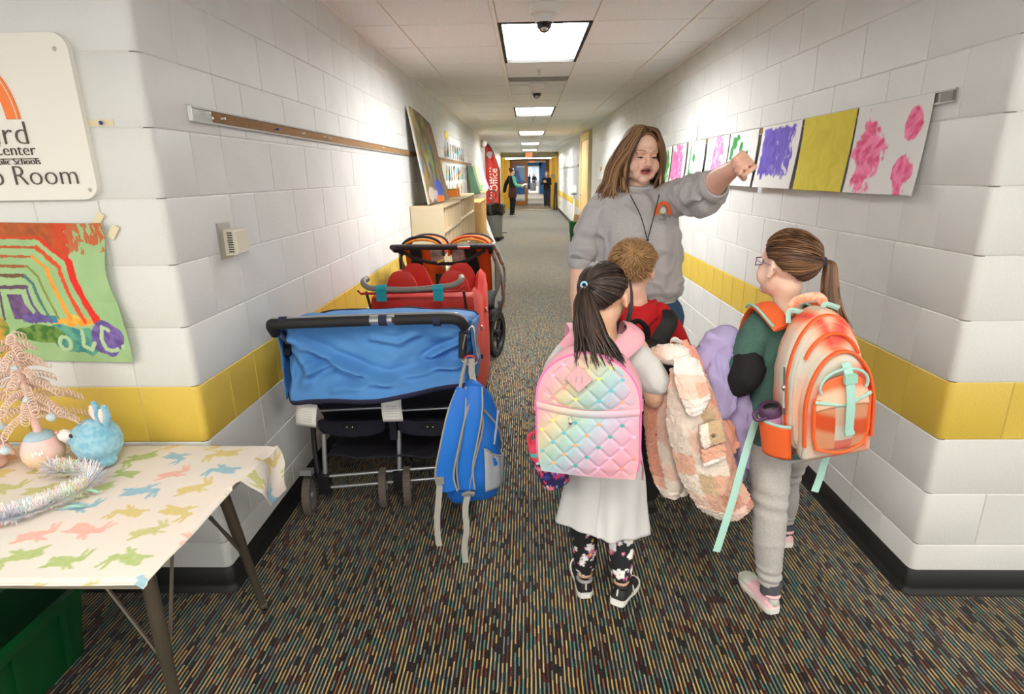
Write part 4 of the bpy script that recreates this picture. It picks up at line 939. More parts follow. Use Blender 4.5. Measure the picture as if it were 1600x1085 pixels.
for x, dx in ((-.99, 0), (-.245, 0)):
    ob('side_tube', MB().tube(crv([(x, 2.24, .82), (x, 2.40, .62), (x+dx, 2.55, .40), (x, 2.80, .12)], 4), .0115, 10), M_blk, st)
    ob('side_tube', MB().tube(crv([(x, 2.44, .60), (x, 2.40, .3), (x+.02, 2.36+.1*(x+1), .12)], 4), .0115, 10), M_blk, st)
    ob('tube_joint', MB().box((x, 2.26, .80), (.035, .05, .07), rot=Matrix.Rotation(-.6, 3, 'X')), M_blk, st)
ob('foam_grip', MB().tube([(-.248, 2.13, .90), (-.252, 2.12, .80)], .0165, 12), M_foam, h)
def wr(x, z, s):
    a = .020*sin(13*(z+.75*x)+3*nz(x*3, z*3, s))*sstep(.55, .9, z)+.012*nz(x*7+z*4, z*9-x*3, s)+.007*nz(x*15, z*17, s+4)
    r = abs(nz(x*4.5+1.7*z, z*5-2*x, s+9)); return a*1.35+.05*max(0, .25-r)
CREASE = [((.06,.80),(.22,.55),(.60,.12),.020,.035),((.10,.62),(.16,.35),(.08,.08),.016,.04),((.16,.36),(.30,.44),(.42,.30),.012,.03),((.30,.12),(.62,.20),(.98,.30),.016,.035),((.78,.42),(.88,.58),(.97,.72),.016,.03),((.80,.30),(.90,.24),(.98,.05),.012,.03),((.5,.75),(.62,.68),(.70,.78),.010,.03),((.02,.5),(.05,.3),(.04,.05),.014,.03)]
def crease(u, v):
    t = 0
    for a, b, c_, amp, w in CREASE:
        d = min(pd2(u, v, a, b), pd2(u, v, b, c_)); t += amp*math.exp(-(d/w)**2)*(1 if abs(d) > 0 else 1)-amp*.6*math.exp(-((d-w*1.6)/w)**2)
    return t
def pd2(u, v, a, b):
    dx, dz = b[0]-a[0], b[1]-a[1]; q = min(max(((u-a[0])*dx+(v-a[1])*dz)/(dx*dx+dz*dz), 0), 1); return math.hypot(u-a[0]-dx*q, (v-a[1]-dz*q)*.55)
def pan(u, v):
    x = -.995+.775*u; zt = .935-.012*(2*u-1)**2; zb = .60+.085*u-.02*sin(u*3.1)*0+.02*sstep(.1,0,u); z = zb+(zt-zb)*v
    y = 2.165+.05*sin(pi*v)-.06*(1-v)*(.6+.4*sin(pi*u))+.03*(1-v)*sin(u*9)
    if u < .06: y += .10*(1-u/.06)
    if u > .95: y += .08*(u-.95)/.05
    return (x-.01*(1-v)*(1 if u < .5 else -1), y-(wr(x, z, 2)*.8+crease(u, v)*1.5)*sin(pi*min(max(v, .03), 1))**.7, z)
cp_ = ob('canopy', MB().grid(pan, 130, 70, .002), M_bluef, st, 3)
def top(u, v):
    x = -.985+.755*u; s = sin(pi*u)**.35; y = 2.165+.42*v
    return (x, y, .905+.045*s*(1-.25*v)-.05*v*v+.012*nz(x*8, y*8))
ob('canopy_top', MB().grid(top, 50, 20, .002), M_bluef, cp_, 3)
ob('canopy_trim', MB().tube([V(top(i/50, 1)) for i in range(51)], .009, 8), M_navyt, cp_)
ob('canopy_trim', MB().tube([V(pan(i/60, 0))+V((0,0,-.005)) for i in range(61)], [(.003, .011)]*61, 8), M_navyt, cp_)
for s, x in ((-1, -.995), (1, -.22)):
    ob('canopy_side', MB().grid(lambda u, v: (x+s*(.015*sin(u*5)+.012*nz(u*4, v*4, s))*sin(pi*v), 2.19+u*.40, (.60+.05*u)+(.33-.12*u)*v), 16, 14, .002), M_bluef, cp_, 3)
for x0, x1 in ((-.965, -.635), (-.60, -.275)):
    xc = (x0+x1)/2; hw = (x1-x0)/2
    sb = ob('seat_back', MB().grid(lambda u, v: (x0+(x1-x0)*u, 2.40-.10*v*0+.10*(1-v)+.02*sin(pi*u)+.006*nz(u*9, v*9), .34+.36*v), 20, 20, .012), M_navy, st, 3)
    ob('seat', MB().grid(lambda u, v: (x0+(x1-x0)*u, 2.50+.26*v, .35+.012*sin(pi*u)*-1+.03*v), 12, 10, .02), M_navy, st, 3)
    g = MB(); q = [[(xc+hw*a*cos(2*pi*j/28)*.96, 2.385+.05*b+.028*sin(2*pi*j/28)*(1 if sin(2*pi*j/28) < 0 else .3), .40+.05*c) for j in range(28)] for a, b, c in ((.6,.02,-1),(.93,0,-.75),(1,0,-.1),(1,0,.45),(.93,.02,.55))]
    g.ring(q); me = remesh(g, .006, 2); displace(me, lambda p, n: .004*noise.noise(p*24))
    ob('storage_pouch', skinme(me, M_navy, 'storage_pouch'), M_navy, st)
    pl = ob('pouch_clip', MB().prism(rrect(xc-.03, .388, xc+.028, .416, .006, 3), basis((1,0,0), (0,0,1), (0, 2.365, 0)), .012), M_blk, st)
    for dx in (-.013, .012): ob('rivet', MB().ell((xc+dx, 2.352, .402), (.005,.004,.005), None, 10, 6), M_chrome, pl)
    ob('cross_tube', MB().tube([(x0+.03, 2.372, .475), (x1-.02, 2.38, .485)], .007, 10), M_silver, st)
ob('side_web', MB().box((-.617, 2.44, .47), (.03, .1, .3)), M_navy, st)
ob('storage_basket', MB().grid(lambda u, v: (-.93+.62*u, 2.37+.38*v, .25-.05*sin(pi*u)*sin(pi*v)+.02*nz(u*6, v*6)), 16, 12, .006), M_navy, st, 3)
M_tag = mat('care tag', (236,234,228), .8)
for x, y, z, a in ((-.925, 2.20, .528, .16), (-.567, 2.21, .545, -.02)):
    q = ob('care_tag', MB().grid(lambda u, v: V((x, y, z))+Matrix.Rotation(a, 3, 'Y') @ V(((u-.5)*.085, -.006*sin(v*3), (v-.5)*.105)), 4, 6, .0012), M_tag, st, 3)
    for k in range(5): ob('print_line', MB().box(V((x, y-.0075, z))+Matrix.Rotation(a, 3, 'Y') @ V((0, 0, -.025+k*.011)), (.05, .0008, .0022), rot=Matrix.Rotation(a, 3, 'Y')), mat('tag print', (206,204,198), .8), q)
def wheel(name, c, r, w, parent, spokes=0, ax=V((1,0,0)), tm=None, hm=None):
    rot = V((0,0,1)).rotation_difference(ax).to_matrix()
    tyre = ob(name, MB().lathe([(r*.74,-w*.42),(r*.82,-w*.5),(r*.95,-w*.46),(r,-w*.2),(r*.985,0),(r,w*.2),(r*.95,w*.46),(r*.82,w*.5),(r*.74,w*.42)], c, 32, rot, caps=False), tm or M_rubber, parent)
    if spokes:
        ob('rim', MB().lathe([(r*.66,-w*.4),(r*.76,-w*.44),(r*.78,0),(r*.76,w*.44),(r*.66,w*.4),(r*.64,0),(r*.66,-w*.4)], c, 32, rot, caps=False), hm or M_hub, tyre)
        for k in range(spokes):
            a = 2*pi*k/spokes; d = rot @ V((cos(a), sin(a), 0)); ob('spoke', MB().tube([V(c)+d*r*.12, V(c)+d*r*.7], [(r*.09, w*.2), (r*.06, w*.16)], 6, hint=tuple(ax)), hm or M_hub, tyre)
    else:
        ob('rim', MB().lathe([(.001,-w*.25),(r*.5,-w*.2),(r*.75,-w*.4),(r*.75,w*.4),(r*.5,w*.2),(.001,w*.25)], c, 28, rot), hm or M_hub, tyre)
        g = MB()
        for k in range(26):
            a = 2*pi*k/26; d = rot @ V((cos(a), sin(a), 0)); q = rot @ Matrix.Rotation(a, 3, 'Z'); g.box(V(c)+d*r*.985, (r*.06, r*.11, w*.8), rot=q)
        ob('tread', g, tm or M_rubber, tyre)['kind'] = 'stuff'
    ob('hub_cap', MB().lathe([(.001,-w*.6),(r*.16,-w*.55),(r*.16,w*.55),(.001,w*.6)], c, 16, rot), hm or M_hub, tyre)
    return tyre
axd = V((1, .17, 0)).normalized()
for x, y in ((-1.0, 2.30), (-.675, 2.365), (-.565, 2.375), (-.27, 2.42)): wheel('wheel', (x, y, .092), .09, .036, st, 0, axd)
for x in (-.98, -.64, -.60, -.28): wheel('wheel', (x, 2.80, .082), .08, .03, st, 0)
for z, y0 in ((.165, 2.33), (.105, 2.335)): ob('axle_tube', MB().tube([(-.955, y0, z), (-.30, y0+.09, z+.012)], .0075, 10), M_silver, st)
for x, y in ((-.935, 2.345), (-.60, 2.385)): ob('upright_tube', MB().tube([(x, y, .15), (x+.005, y+.03, .36)], .011, 10), M_silver, st); ob('axle_block', MB().box((x, y-.01, .13), (.05, .045, .09)), M_blk, st)
ob('axle_block', MB().box((-.31, 2.43, .13), (.05, .045, .09)), M_blk, st)
ob('brake_pedal', MB().box((-.985, 2.27, .225), (.05, .04, .025), rot=Matrix.Rotation(-.2, 3, 'X')), M_hub, st)
ob('canopy_clip', MB().box((-.86, 2.17, .60), (.035, .012, .02)), M_navyt, cp_)

# ---------------------------------------------------------------- carabiner and blue backpack
t = thing('carabiner', 'silver carabiner clipped on the blue stroller handle, holding the backpack', 'carabiner', (-.225, 2.12, .83))
g = MB(); q = [(.0,.075),(.012,.09),(.022,.07),(.026,.0),(.034,-.035),(.022,-.06),(-.004,-.066),(-.03,-.05),(-.034,-.035)]
g.tube([V((-.222+x, 2.105-.2*x, .84+z)) for x, z in [tuple(p) for p in crv(q, 4)]], .0048, 10); ob('clip_ring', g, M_chrome, t)
ob('gate', MB().tube([(-.256, 2.112, .808), (-.236, 2.108, .895)], .0035, 8), M_steel, t)
g = MB(); g.tube([(-.222+.02*cos(a*.5), 2.10, .80+.014*sin(a*.5)) for a in range(13)], .004, 8, True); ob('red_ring', g, mat('red plastic', (190,44,40), .4), t)
M_bag = mat('royal blue nylon', (20,112,206), .6, (180,.2), (4,(16,100,194)))
M_gray = mat('grey webbing', (158,156,148), .8, (300,.3))
M_meshp = mat('grey mesh', (176,182,190), .85, (500,.8))
t = thing('blue_backpack', 'royal blue backpack with grey piping hanging from the stroller handle', 'backpack', (-.22, 2.0, .25))
g = MB(); secs = [(-.225,2.02,.262,.05,.04,.1),(-.225,2.02,.275,.095,.075,.1),(-.222,2.01,.34,.112,.088,.1),(-.218,2.0,.46,.112,.09,.1),(-.208,2.0,.58,.095,.08,.1),(-.2,2.0,.68,.062,.06,.1),(-.2,2.0,.735,.03,.035,.1),(-.2,2.0,.75,.012,.015,.1)]
g.torso(secs, 36, 5, 2.6); me = g.mesh('body', M_bag, 3)
displace(me, lambda p, n: .007*noise.noise(p*14)+.006*noise.noise(V((p.x*30, p.y*30, p.z*7)))+.0045*sin(p.z*50+p.x*20)*noise.noise(p*9)); ob('body', me, M_bag, t)
ob('hang_loop', MB().tube([(-.215, 2.09, .805), (-.21, 2.03, .77), (-.2, 2.0, .74)], [(.012,.0025)]*3, 6, hint=(0,1,0)), M_gray, t); ob('hang_loop', MB().tube([(-.235, 2.09, .805), (-.245, 2.0, .76), (-.25, 1.95, .72)], [(.006,.002)]*3, 6, hint=(0,1,0)), M_gray, t)
def strap(pts, w, m, mp, name):
    P = crv(pts, 6); s = ob(name, MB().tube(P, [(w, .009)]*len(P), 10, hint=(0,1,0)), m, t, 1)
    for e in (-1, 1): ob('piping', MB().tube([V(p)+V((e*w, -.004, 0)) for p in P], .0036, 6), mp, s)
    return s
strap([(-.225, 1.945, .735), (-.255, 1.915, .66), (-.285, 1.895, .54), (-.31, 1.895, .42), (-.30, 1.90, .35)], .034, M_bag, M_gray, 'shoulder_strap')
strap([(-.195, 1.95, .745), (-.195, 1.915, .66), (-.215, 1.905, .55), (-.235, 1.905, .45), (-.232, 1.91, .35)], .03, M_bag, M_gray, 'shoulder_strap')
for pts in ([(-.175,1.93,.69), (-.165,1.915,.6), (-.2,1.905,.46), (-.222,1.905,.35), (-.21,1.92,.315)], [(-.16,1.935,.66), (-.115,1.97,.58), (-.10,2.0,.5)]): ob('seam_piping', MB().tube(crv(pts, 6), .004, 6), M_gray, t)
def webb(pts, w=.0115): return MB().tube(crv(pts, 8), [(w, .0016)]*(8*(len(pts)-1)+1), 6, hint=(0,1,0))
ob('webbing_strap', webb([(-.325,1.895,.42), (-.335,1.885,.33), (-.345,1.88,.24), (-.345,1.875,.16), (-.34,1.87,.13)]), M_gray, t)
ob('webbing_strap', webb([(-.225,1.90,.345), (-.238,1.885,.28), (-.235,1.875,.2), (-.245,1.87,.13), (-.243,1.865,.06)]), M_gray, t)
ob('strap_buckle', MB().box((-.327, 1.888, .40), (.032, .012, .03)), mat('buckle grey', (130,130,126), .5), t); ob('strap_buckle', MB().tube([(-.245,1.895,.335),(-.225,1.885,.35),(-.205,1.895,.34)], .008, 8), MATS['buckle grey'], t)
def pocket(u, v):
    a = R(-62+82*u); k = 1.0; z = .335+.15*v+(.03*(1-2*u)*v) ; rx_, ry_ = .117+.003*sin(pi*v), .094
    return (-.218+rx_*cos(a)+.004*sin(u*20)*v, 2.0+ry_*sin(a)-.004, z-.025*sin(pi*u)*v)
pk = ob('mesh_pocket', MB().grid(pocket, 20, 14, .003), M_meshp, t, 3); ob('pocket_binding', MB().tube([V(pocket(i/20, 1)) for i in range(21)], .004, 6), M_gray, pk)
ob('side_piping', MB().tube([(-.112,1.98,.64),(-.118,1.955,.58),(-.128,1.94,.52)], .0045, 6), M_meshp, t)

# ---------------------------------------------------------------- red plastic wagon stroller
M_red = mat('red plastic body', (196,28,12), .45, (12,.05))
M_gtube = mat('worn grey handle', (128,124,116), .5, (40,.4))
M_teal = mat('teal tape', (22,150,166), .5)
M_rod = mat('red rod', (170,30,24), .4)
t = thing('red_wagon_stroller', 'red plastic four seat wagon stroller with grey handle, between the other two', 'stroller', (-.55, 3.3, 0), 'strollers parked along the left wall')
hp = [(-.805,2.86,.985),(-.815,2.82,.98),(-.80,2.79,.965),(-.75,2.775,.95),(-.57,2.77,.945),(-.40,2.775,.958),(-.345,2.79,.97),(-.325,2.82,.985),(-.33,2.86,.99)]
hb2 = ob('handle', MB().tube(crv(hp, 5), .0145, 12), M_gtube, t)
for x in (-.715, -.435): ob('tape_wrap', MB().tube([(x-.026,2.7725,.947), (x+.026,2.7725,.951)], [(.017,.021)]*2, 14), M_teal, hb2); ob('tape_flap', MB().box((x, 2.758, .915), (.05, .004, .05)), M_teal, hb2)
ob('handle_rod', MB().tube([(-.84,2.80,.935), (-.82,2.775,.925), (-.34,2.78,.935), (-.31,2.80,.955)], .006, 8), M_rod, t)
for x in (-.80, -.315): ob('handle_post', MB().tube([(x,2.80,.93), (x+(.03 if x < -.5 else .03),2.93,.55), (x+.03,3.0,.25)], .007, 8), mat('dark rod', (60,36,32), .5), t)
def prof(y):                                             # top edge of the side wall along the wagon
    return .82+.08*sstep(2.86, 2.97, y)-.06*sstep(3.06, 3.22, y)+.09*sstep(3.26, 3.42, y)-.14*sstep(3.5, 3.85, y)
for s, x in ((-1, -.795), (1, -.275)):
    rows = []
    for i in range(41):
        y = 2.87+i/40*1.05; bul = .035*sin(pi*min(1, (i+2)/42)); zt = prof(y)
        rows.append([(x-s*.05, y, .24), (x+s*bul*.3, y, .23), (x+s*bul, y, .30), (x+s*bul, y, zt*.6), (x+s*.012*0+s*bul*.5, y, zt-.03), (x-s*.012, y, zt), (x-s*.03, y, zt-.02), (x-s*.03, y, .3)])
    ob('side_wall', MB().ring(rows), M_red, t, .8)
ob('rear_panel', MB().ring([[(-.80+.02*c, 2.89-.03*a, z), (-.27-.02*c, 2.89-.03*a, z), (-.27-.02*c, 2.95, z), (-.80+.02*c, 2.95, z)] for z, a, c in ((.26,0,1),(.45,.4,0),(.7,1,0),(.84,1,0),(.885,.6,.3),(.895,0,.6))]), M_red, t, .8)
ob('floor_pan', MB().box((-.535, 3.4, .26), (.5, 1.0, .04)), M_red, t)
for yb in (3.04, 3.42):
    for xc in (-.672, -.395):
        rows = []
        for i in range(25):
            u = i/24; x = xc-.135+.27*u; hz = .76+(.215 if yb < 3.2 else .20)*math.exp(-((u-.5)/.38)**4)+.02*sin(pi*u)
            rows.append([(x, yb-.02, .30), (x, yb+.01-.02, hz-.03), (x, yb-.005, hz), (x, yb+.015, hz-.005), (x, yb+.03, hz-.04), (x, yb+.04, .30)])
        ob('seat_back', MB().ring(rows), M_red, t, .9)
    ob('seat_bench', MB().box((-.535, yb+.16, .40), (.48, .26, .05)), M_red, t)
ob('nose_panel', MB().box((-.535, 3.90, .5), (.48, .04, .52)), M_red, t)
for y, z in ((2.95, .70), (3.3, .72)): ob('bolt', MB().ell((-.243, y, z), (.008,.016,.016), None, 12, 8), M_metal, t)
ob('bolt', MB().ell((-.245, 2.93, .55), (.008,.016,.016), None, 12, 8), M_blk, t)
for x in (-.77, -.30):
    for y in (3.05, 3.75): wheel('wheel', (x, y, .102), .1, .045, t, 0, V((1,0,0)), M_blk)
ob('axle_tube', MB().tube([(-.77,3.05,.102), (-.30,3.05,.102)], .01), M_steel, t); ob('axle_tube', MB().tube([(-.77,3.75,.102), (-.30,3.75,.102)], .01), M_steel, t)
for x in (-.70, -.37):
    for y in (3.05, 3.75): ob('axle_strut', MB().tube([(x,y,.102), (x,y,.26)], .012), M_steel, t)

# ---------------------------------------------------------------- orange double jogging stroller
M_org = mat('orange fabric', (232,98,22), .7, (200,.2), (5,(214,74,24)))
M_orl = mat('orange light trim', (244,150,50), .7)
M_bf = mat('black fabric', (22,22,23), .85, (200,.3))
M_gf = mat('taupe fabric', (92,82,70), .9, (120,.4))
M_wt = mat('white mesh fabric', (196,190,186), .85, (60,.6), (22,(150,146,144),.1))
t = thing('orange_jogging_stroller', 'orange and black double jogging stroller with big spoked wheels, farthest of the three', 'stroller', (-.6, 4.7, 0), 'strollers parked along the left wall')
hp = [(-.93,4.32,.93),(-.965,4.22,.975),(-.945,4.185,.985),(-.60,4.17,.985),(-.30,4.185,.985),(-.265,4.22,.975),(-.27,4.32,.93)]
ob('handlebar', MB().tube(crv(hp, 5), .021, 12), M_foam, t); ob('grip_end', MB().ell((-.955,4.19,.975), (.03,.03,.03)), M_blk, t); ob('grip_joint', MB().tube([(-.50,4.172,.986), (-.41,4.176,.986)], .0225, 12), M_chrome, t)
ob('wrist_strap', MB().tube(crv([(-.93,4.20,.965),(-.80,4.15,.905),(-.62,4.13,.872),(-.45,4.14,.885),(-.30,4.19,.96)], 8), [(.013,.004)]*33, 8, hint=(0,1,0)), M_bf, t)
g = MB(); g.box((-.62, 4.115, .893), (.05, .008, .014), rot=Matrix.Rotation(-.4, 3, 'Y')); ob('strap_label', g, mat('label yellow', (214,200,90), .6), t)
for x in (-.945, -.265):
    s = -1 if x < -.6 else 1
    ob('frame_tube', MB().tube(crv([(x,4.30,.94),(x+s*.05,4.55,.72),(x+s*.065,4.72,.50),(x+s*.03,4.8,.34)], 6), .014, 10), M_silver, t)
    ob('frame_tube', MB().tube(crv([(x+s*.03,4.70,.48),(x+s*.01,5.0,.34),(-.6+.18*s,5.33,.22)], 6), .014, 10), M_silver, t)
    ob('frame_tube', MB().tube([(x+s*.03,4.79,.36),(x+s*.02,4.68,.22)], .012, 10), M_blk, t)
for x in (-.985, -.262): wheel('wheel', (x, 4.66, .2), .2, .045, t, 5, V((1,-.28 if x > -.5 else .28,0)).normalized(), mat('tyre black', (34,33,32), .8, (80,.4)), M_blk)
for x in (-.72, -.50): wheel('wheel', (x, 5.36, .15), .15, .04, t, 5, V((1,0,0)), MATS['tyre black'], M_blk)
ob('axle_tube', MB().tube([(-.985,4.66,.2), (-.275,4.66,.2)], .012), M_steel, t); ob('axle_tube', MB().tube([(-.76,5.36,.15), (-.46,5.36,.15)], .012), M_steel, t)
for k, (x0, x1) in enumerate(((-.945, -.625), (-.585, -.265))):
    xc = (x0+x1)/2; hw = (x1-x0)/2
    def hood(u, v): a = pi*u; return (xc-hw*cos(a)*(1-.03*v), 4.33+.30*v, .90+.145*sin(a)**.6*(1-.15*v*v))
    hd = ob('hood', MB().grid(hood, 28, 10, .004), M_org, t, 3)
    ob('hood_trim', MB().tube([V(hood(i/28, 0))+V((0,-.004,.0)) for i in range(29)], .010, 8), M_bf if k == 0 else M_org, hd); ob('hood_trim', MB().tube([V(hood(i/28, 0))+V((0,-.008,-.022)) for i in range(3, 26)], .009, 8), M_orl, hd); ob('hood_trim', MB().tube([V(hood(i/28, 1))+V((0,0,.006)) for i in range(29)], .012, 8), M_bf, hd)
    ob('seat_back', MB().grid(lambda u, v: (x0+.012+(x1-x0-.024)*u, 4.40+.12*(1-v)-.02*sin(pi*u), .60+.36*v), 14, 12, .02), M_org, t, 3)
    ob('seat_strip', MB().grid(lambda u, v: (xc+(-.10 if k == 0 else -.05)+.085*u+.05*(1-v)*k, 4.375+.12*(1-v)-.02, .62+.33*v), 4, 8, .008), M_bf, t, 3)
    ob('seat_panel', MB().grid(lambda u, v: (xc+(.05 if k == 0 else -.15)+.10*u, 4.385+.12*(1-v)-.022, .74+.21*v+.0*u), 5, 6, .006), M_wt, t, 3)
    ob('seat', MB().grid(lambda u, v: (x0+.01+(x1-x0-.02)*u, 4.5+.32*v, .48-.02*sin(pi*u)+.06*v), 10, 8, .03), M_bf, t, 3)
    ob('footwell', MB().grid(lambda u, v: (x0+.03+(x1-x0-.06)*u, 4.82+.36*v, .54-.28*v), 8, 8, .02), M_bf, t, 3)
def side(x, s):
    return MB().grid(lambda u, v: (x+s*(.02+.03*sin(pi*u)*sin(pi*v)), 4.36+.40*u, (.58-.02*u)+(.34-.24*u)*v), 14, 10, .006)
ob('side_panel', side(-.262, 1), M_gf, t, 3); ob('side_panel', side(-.948, -1), M_gf, t, 3)
ob('side_piping', MB().tube(crv([(-.255,4.32,.99),(-.215,4.42,.90),(-.185,4.6,.76),(-.19,4.75,.60),(-.215,4.78,.5)], 6), .011, 8), M_wt, t); ob('side_piping', MB().tube(crv([(-.27,4.31,1.0),(-.235,4.40,.92),(-.2,4.55,.80)], 6), .009, 8), M_org, t)
ob('storage_basket', MB().grid(lambda u, v: (-.93+.66*u, 4.46+.5*v, .36-.10*sin(pi*u)**.5*sin(pi*v)**.5), 14, 12, .006), M_bf, t, 3)
ob('rear_pocket', MB().grid(lambda u, v: (-.70+.2*u, 4.355-.02*sin(pi*u)+.03*(1-v), .56+.2*v), 8, 8, .008), M_bf, t, 3)
ob('red_strap', MB().tube([(-.19,4.72,.62), (-.185,4.70,.5), (-.19,4.68,.42)], [(.008,.002)]*3, 6), mat('strap red', (214,40,30), .6), t)
# ---------------------------------------------------------------- people: helpers
M_skin = mat('skin', (222,170,146), .5, (180,.08), vcol=True, sss=.06)
M_hair = mat('hair', (70,46,28), .42, (90,.25,(1,1,.15)), vcol=True, spec=.5)
M_eyew = mat('eye white', (226,220,214), .2); M_iris = mat('iris', (70,64,58), .15); M_lash = mat('lashes', (52,34,26), .6)
def hframe(face, upv=(0,0,1)):
    f = V(face).normalized(); u = V(upv); u = (u-f*u.dot(f)).normalized(); x = f.cross(u)
    return Matrix((x, f, u)).transposed()
def head(mb, c, Rm, s, ears=True, full=False):
    c = V(c); T = lambda x, y, z: c+Rm @ (V((x, y, z))*s); E = lambda p, r, q=None: mb.ell(T(*p), tuple(a*s for a in r), Rm if q is None else Rm @ q, 20, 14)
    E((0,-.012,.035), (.074,.092,.082)); k = 1. if full else .9; E((0,.022,-.03), (.065*k,.068,.076)); E((0,.03,-.062), (.054*k*k,.054,.046)); E((0,.066,-.088), (.024,.022,.018))
    for e in (-1, 1):
        E((e*.036*k,.054,-.034), (.032*k,.030*k,.036))
        if full: E((e*.044,.02,-.062), (.022,.034,.030)); E((e*.026,.056,-.066), (.026,.026,.026))
        if ears:
            E((e*.076,-.006,-.004), (.010,.019,.030), Matrix.Rotation(e*.35, 3, 'Z') @ Matrix.Rotation(.2, 3, 'X')); E((e*.079,-.004,-.026), (.008,.010,.012))
    mb.limb([T(-.042,.066,.030), T(0,.082,.034), T(.042,.066,.030)], [.010*s,.012*s,.010*s], 10, 3)
    mb.limb([T(0,.080,.020), T(0,.094,-.006), T(0,.100,-.020)], [.008*s,.010*s,.0135*s], 10, 3)
    for e in (-1, 1): E((e*.011,.090,-.026), (.009,.010,.008))
    return T
def hand(mb, w, d, n, s, bends, thumb=1, spread=.1, tb=(.5,.5)):
    """palm from wrist w along d, palm side n; bends = per finger three joint angles (index first); thumb = side of the index"""
    w = V(w); d = V(d).normalized(); n = V(n); n = (n-d*n.dot(d)).normalized(); x = d.cross(n)*thumb
    K = w+d*(.085*s)
    mb.limb([w-d*.01*s, w+d*.02*s, w+d*.045*s], [.024*s,.025*s,.027*s], 12, 2)
    for i, o in enumerate((.030,.010,-.010,-.029)):
        b0 = K+x*(o*s)-d*(abs(i-1.2)*.004*s)
        mb.limb([w+x*(o*.55*s)+d*.02*s, w.lerp(b0, .6), b0], [.014*s,.0135*s,.0105*s], 10, 2)
        L = (.040,.044,.041,.033)[i]; a = 0; p = b0; dd = (d+x*(spread*(1.2-i)*.25)).normalized(); P = [p]; 
        for k, f in enumerate((1,.66,.5)):
            a += R(bends[i][k]); p = p+(dd*cos(a)+n*sin(a))*(L*f*s); P.append(p)
        mb.limb(P, [.0098*s,.0092*s,.0084*s,.0070*s], 10, 3)
    b0 = w+x*.026*s+d*.022*s+n*.006*s; t1 = (d*(.62-.2*tb[0])+x*(.75-.5*tb[0])+n*.45).normalized(); p1 = b0+t1*.038*s; t2 = (d*.75+x*(.35-.9*tb[1])+n*(.35+.3*tb[1])).normalized(); p2 = p1+t2*.032*s; p3 = p2+(t2+n*.2-x*.3*tb[1]).normalized()*.024*s
    mb.limb([w+d*.015*s+x*.01*s, b0, p1, p2, p3], [.016*s,.0155*s,.0115*s,.0105*s,.0078*s], 10, 3)
def body(name, mb, voxel, cf, parent, face=None):
    me = remesh(mb, voxel, 4)
    if face:
        c, Rm, s, fn = face; c = V(c); inv = Rm.transposed(); co = coords(me); out = []
        for p in co:
            p = V(p); l = inv @ (p-c)/s; d = fn(l)
            out.append(p+Rm @ (d*s) if d is not None else p)
        me.vertices.foreach_set('co', np.array(out, np.float32).ravel()); me.update()
    paint(me, cf); return ob(name, skinme(me, M_skin, name), M_skin, parent)
HC = V((0,-.012,.035))
def surf(d, s, c, Rm, r=(.081,.100,.090), k=1.):
    d = V(d).normalized(); t = 1/math.sqrt((d.x/r[0])**2+(d.y/r[1])**2+(d.z/r[2])**2)
    return V(c)+Rm @ ((HC+d*t*k)*s)
def sph(az, el): return V((sin(az)*cos(el), cos(az)*cos(el), sin(el)))     # az 0 = face, + = own right
def scalp(c, Rm, s, low, r=(.081,.100,.090), thick=.004, col=None, nA=64, nE=24):
    g = MB(); rings = []
    for j in range(nE+1):
        q = []
        for i in range(nA):
            az = 2*pi*i/nA; az2 = az if az <= pi else az-2*pi; el = pi/2-.02+(low(az2)-pi/2+.02)*j/nE
            q.append(surf(sph(az2, el), s, c, Rm, r, 1+.012*nz(az2*9, el*2, 3)*min(1, j/4)))
        rings.append(q)
    rings = [[V(c)+Rm @ (HC*s)+(p-V(c)-Rm @ (HC*s))*.9 for p in rings[-1]]]+rings[::-1]
    g.ring(rings, caps=True); return g
def hcol(cols, rnd, t=None): 
    a = rnd.random(); return mixc(lin(cols[0]), lin(cols[1]), a*a)
def lock(g, pts, w, n=5, sub=4, flat=.5, hint=(0,0,1)):
    P = crv(pts, sub); k = len(P); g.tube(P, [(w*min(1, .35+2.5*i/k)*(1 if i < k*.65 else max(.12, 1-(i-k*.65)/(k*.36))), w*flat*min(1, .4+2*i/k)*(1 if i < k*.65 else max(.15, 1-(i-k*.65)/(k*.38)))) for i in range(k)], n, hint=hint)
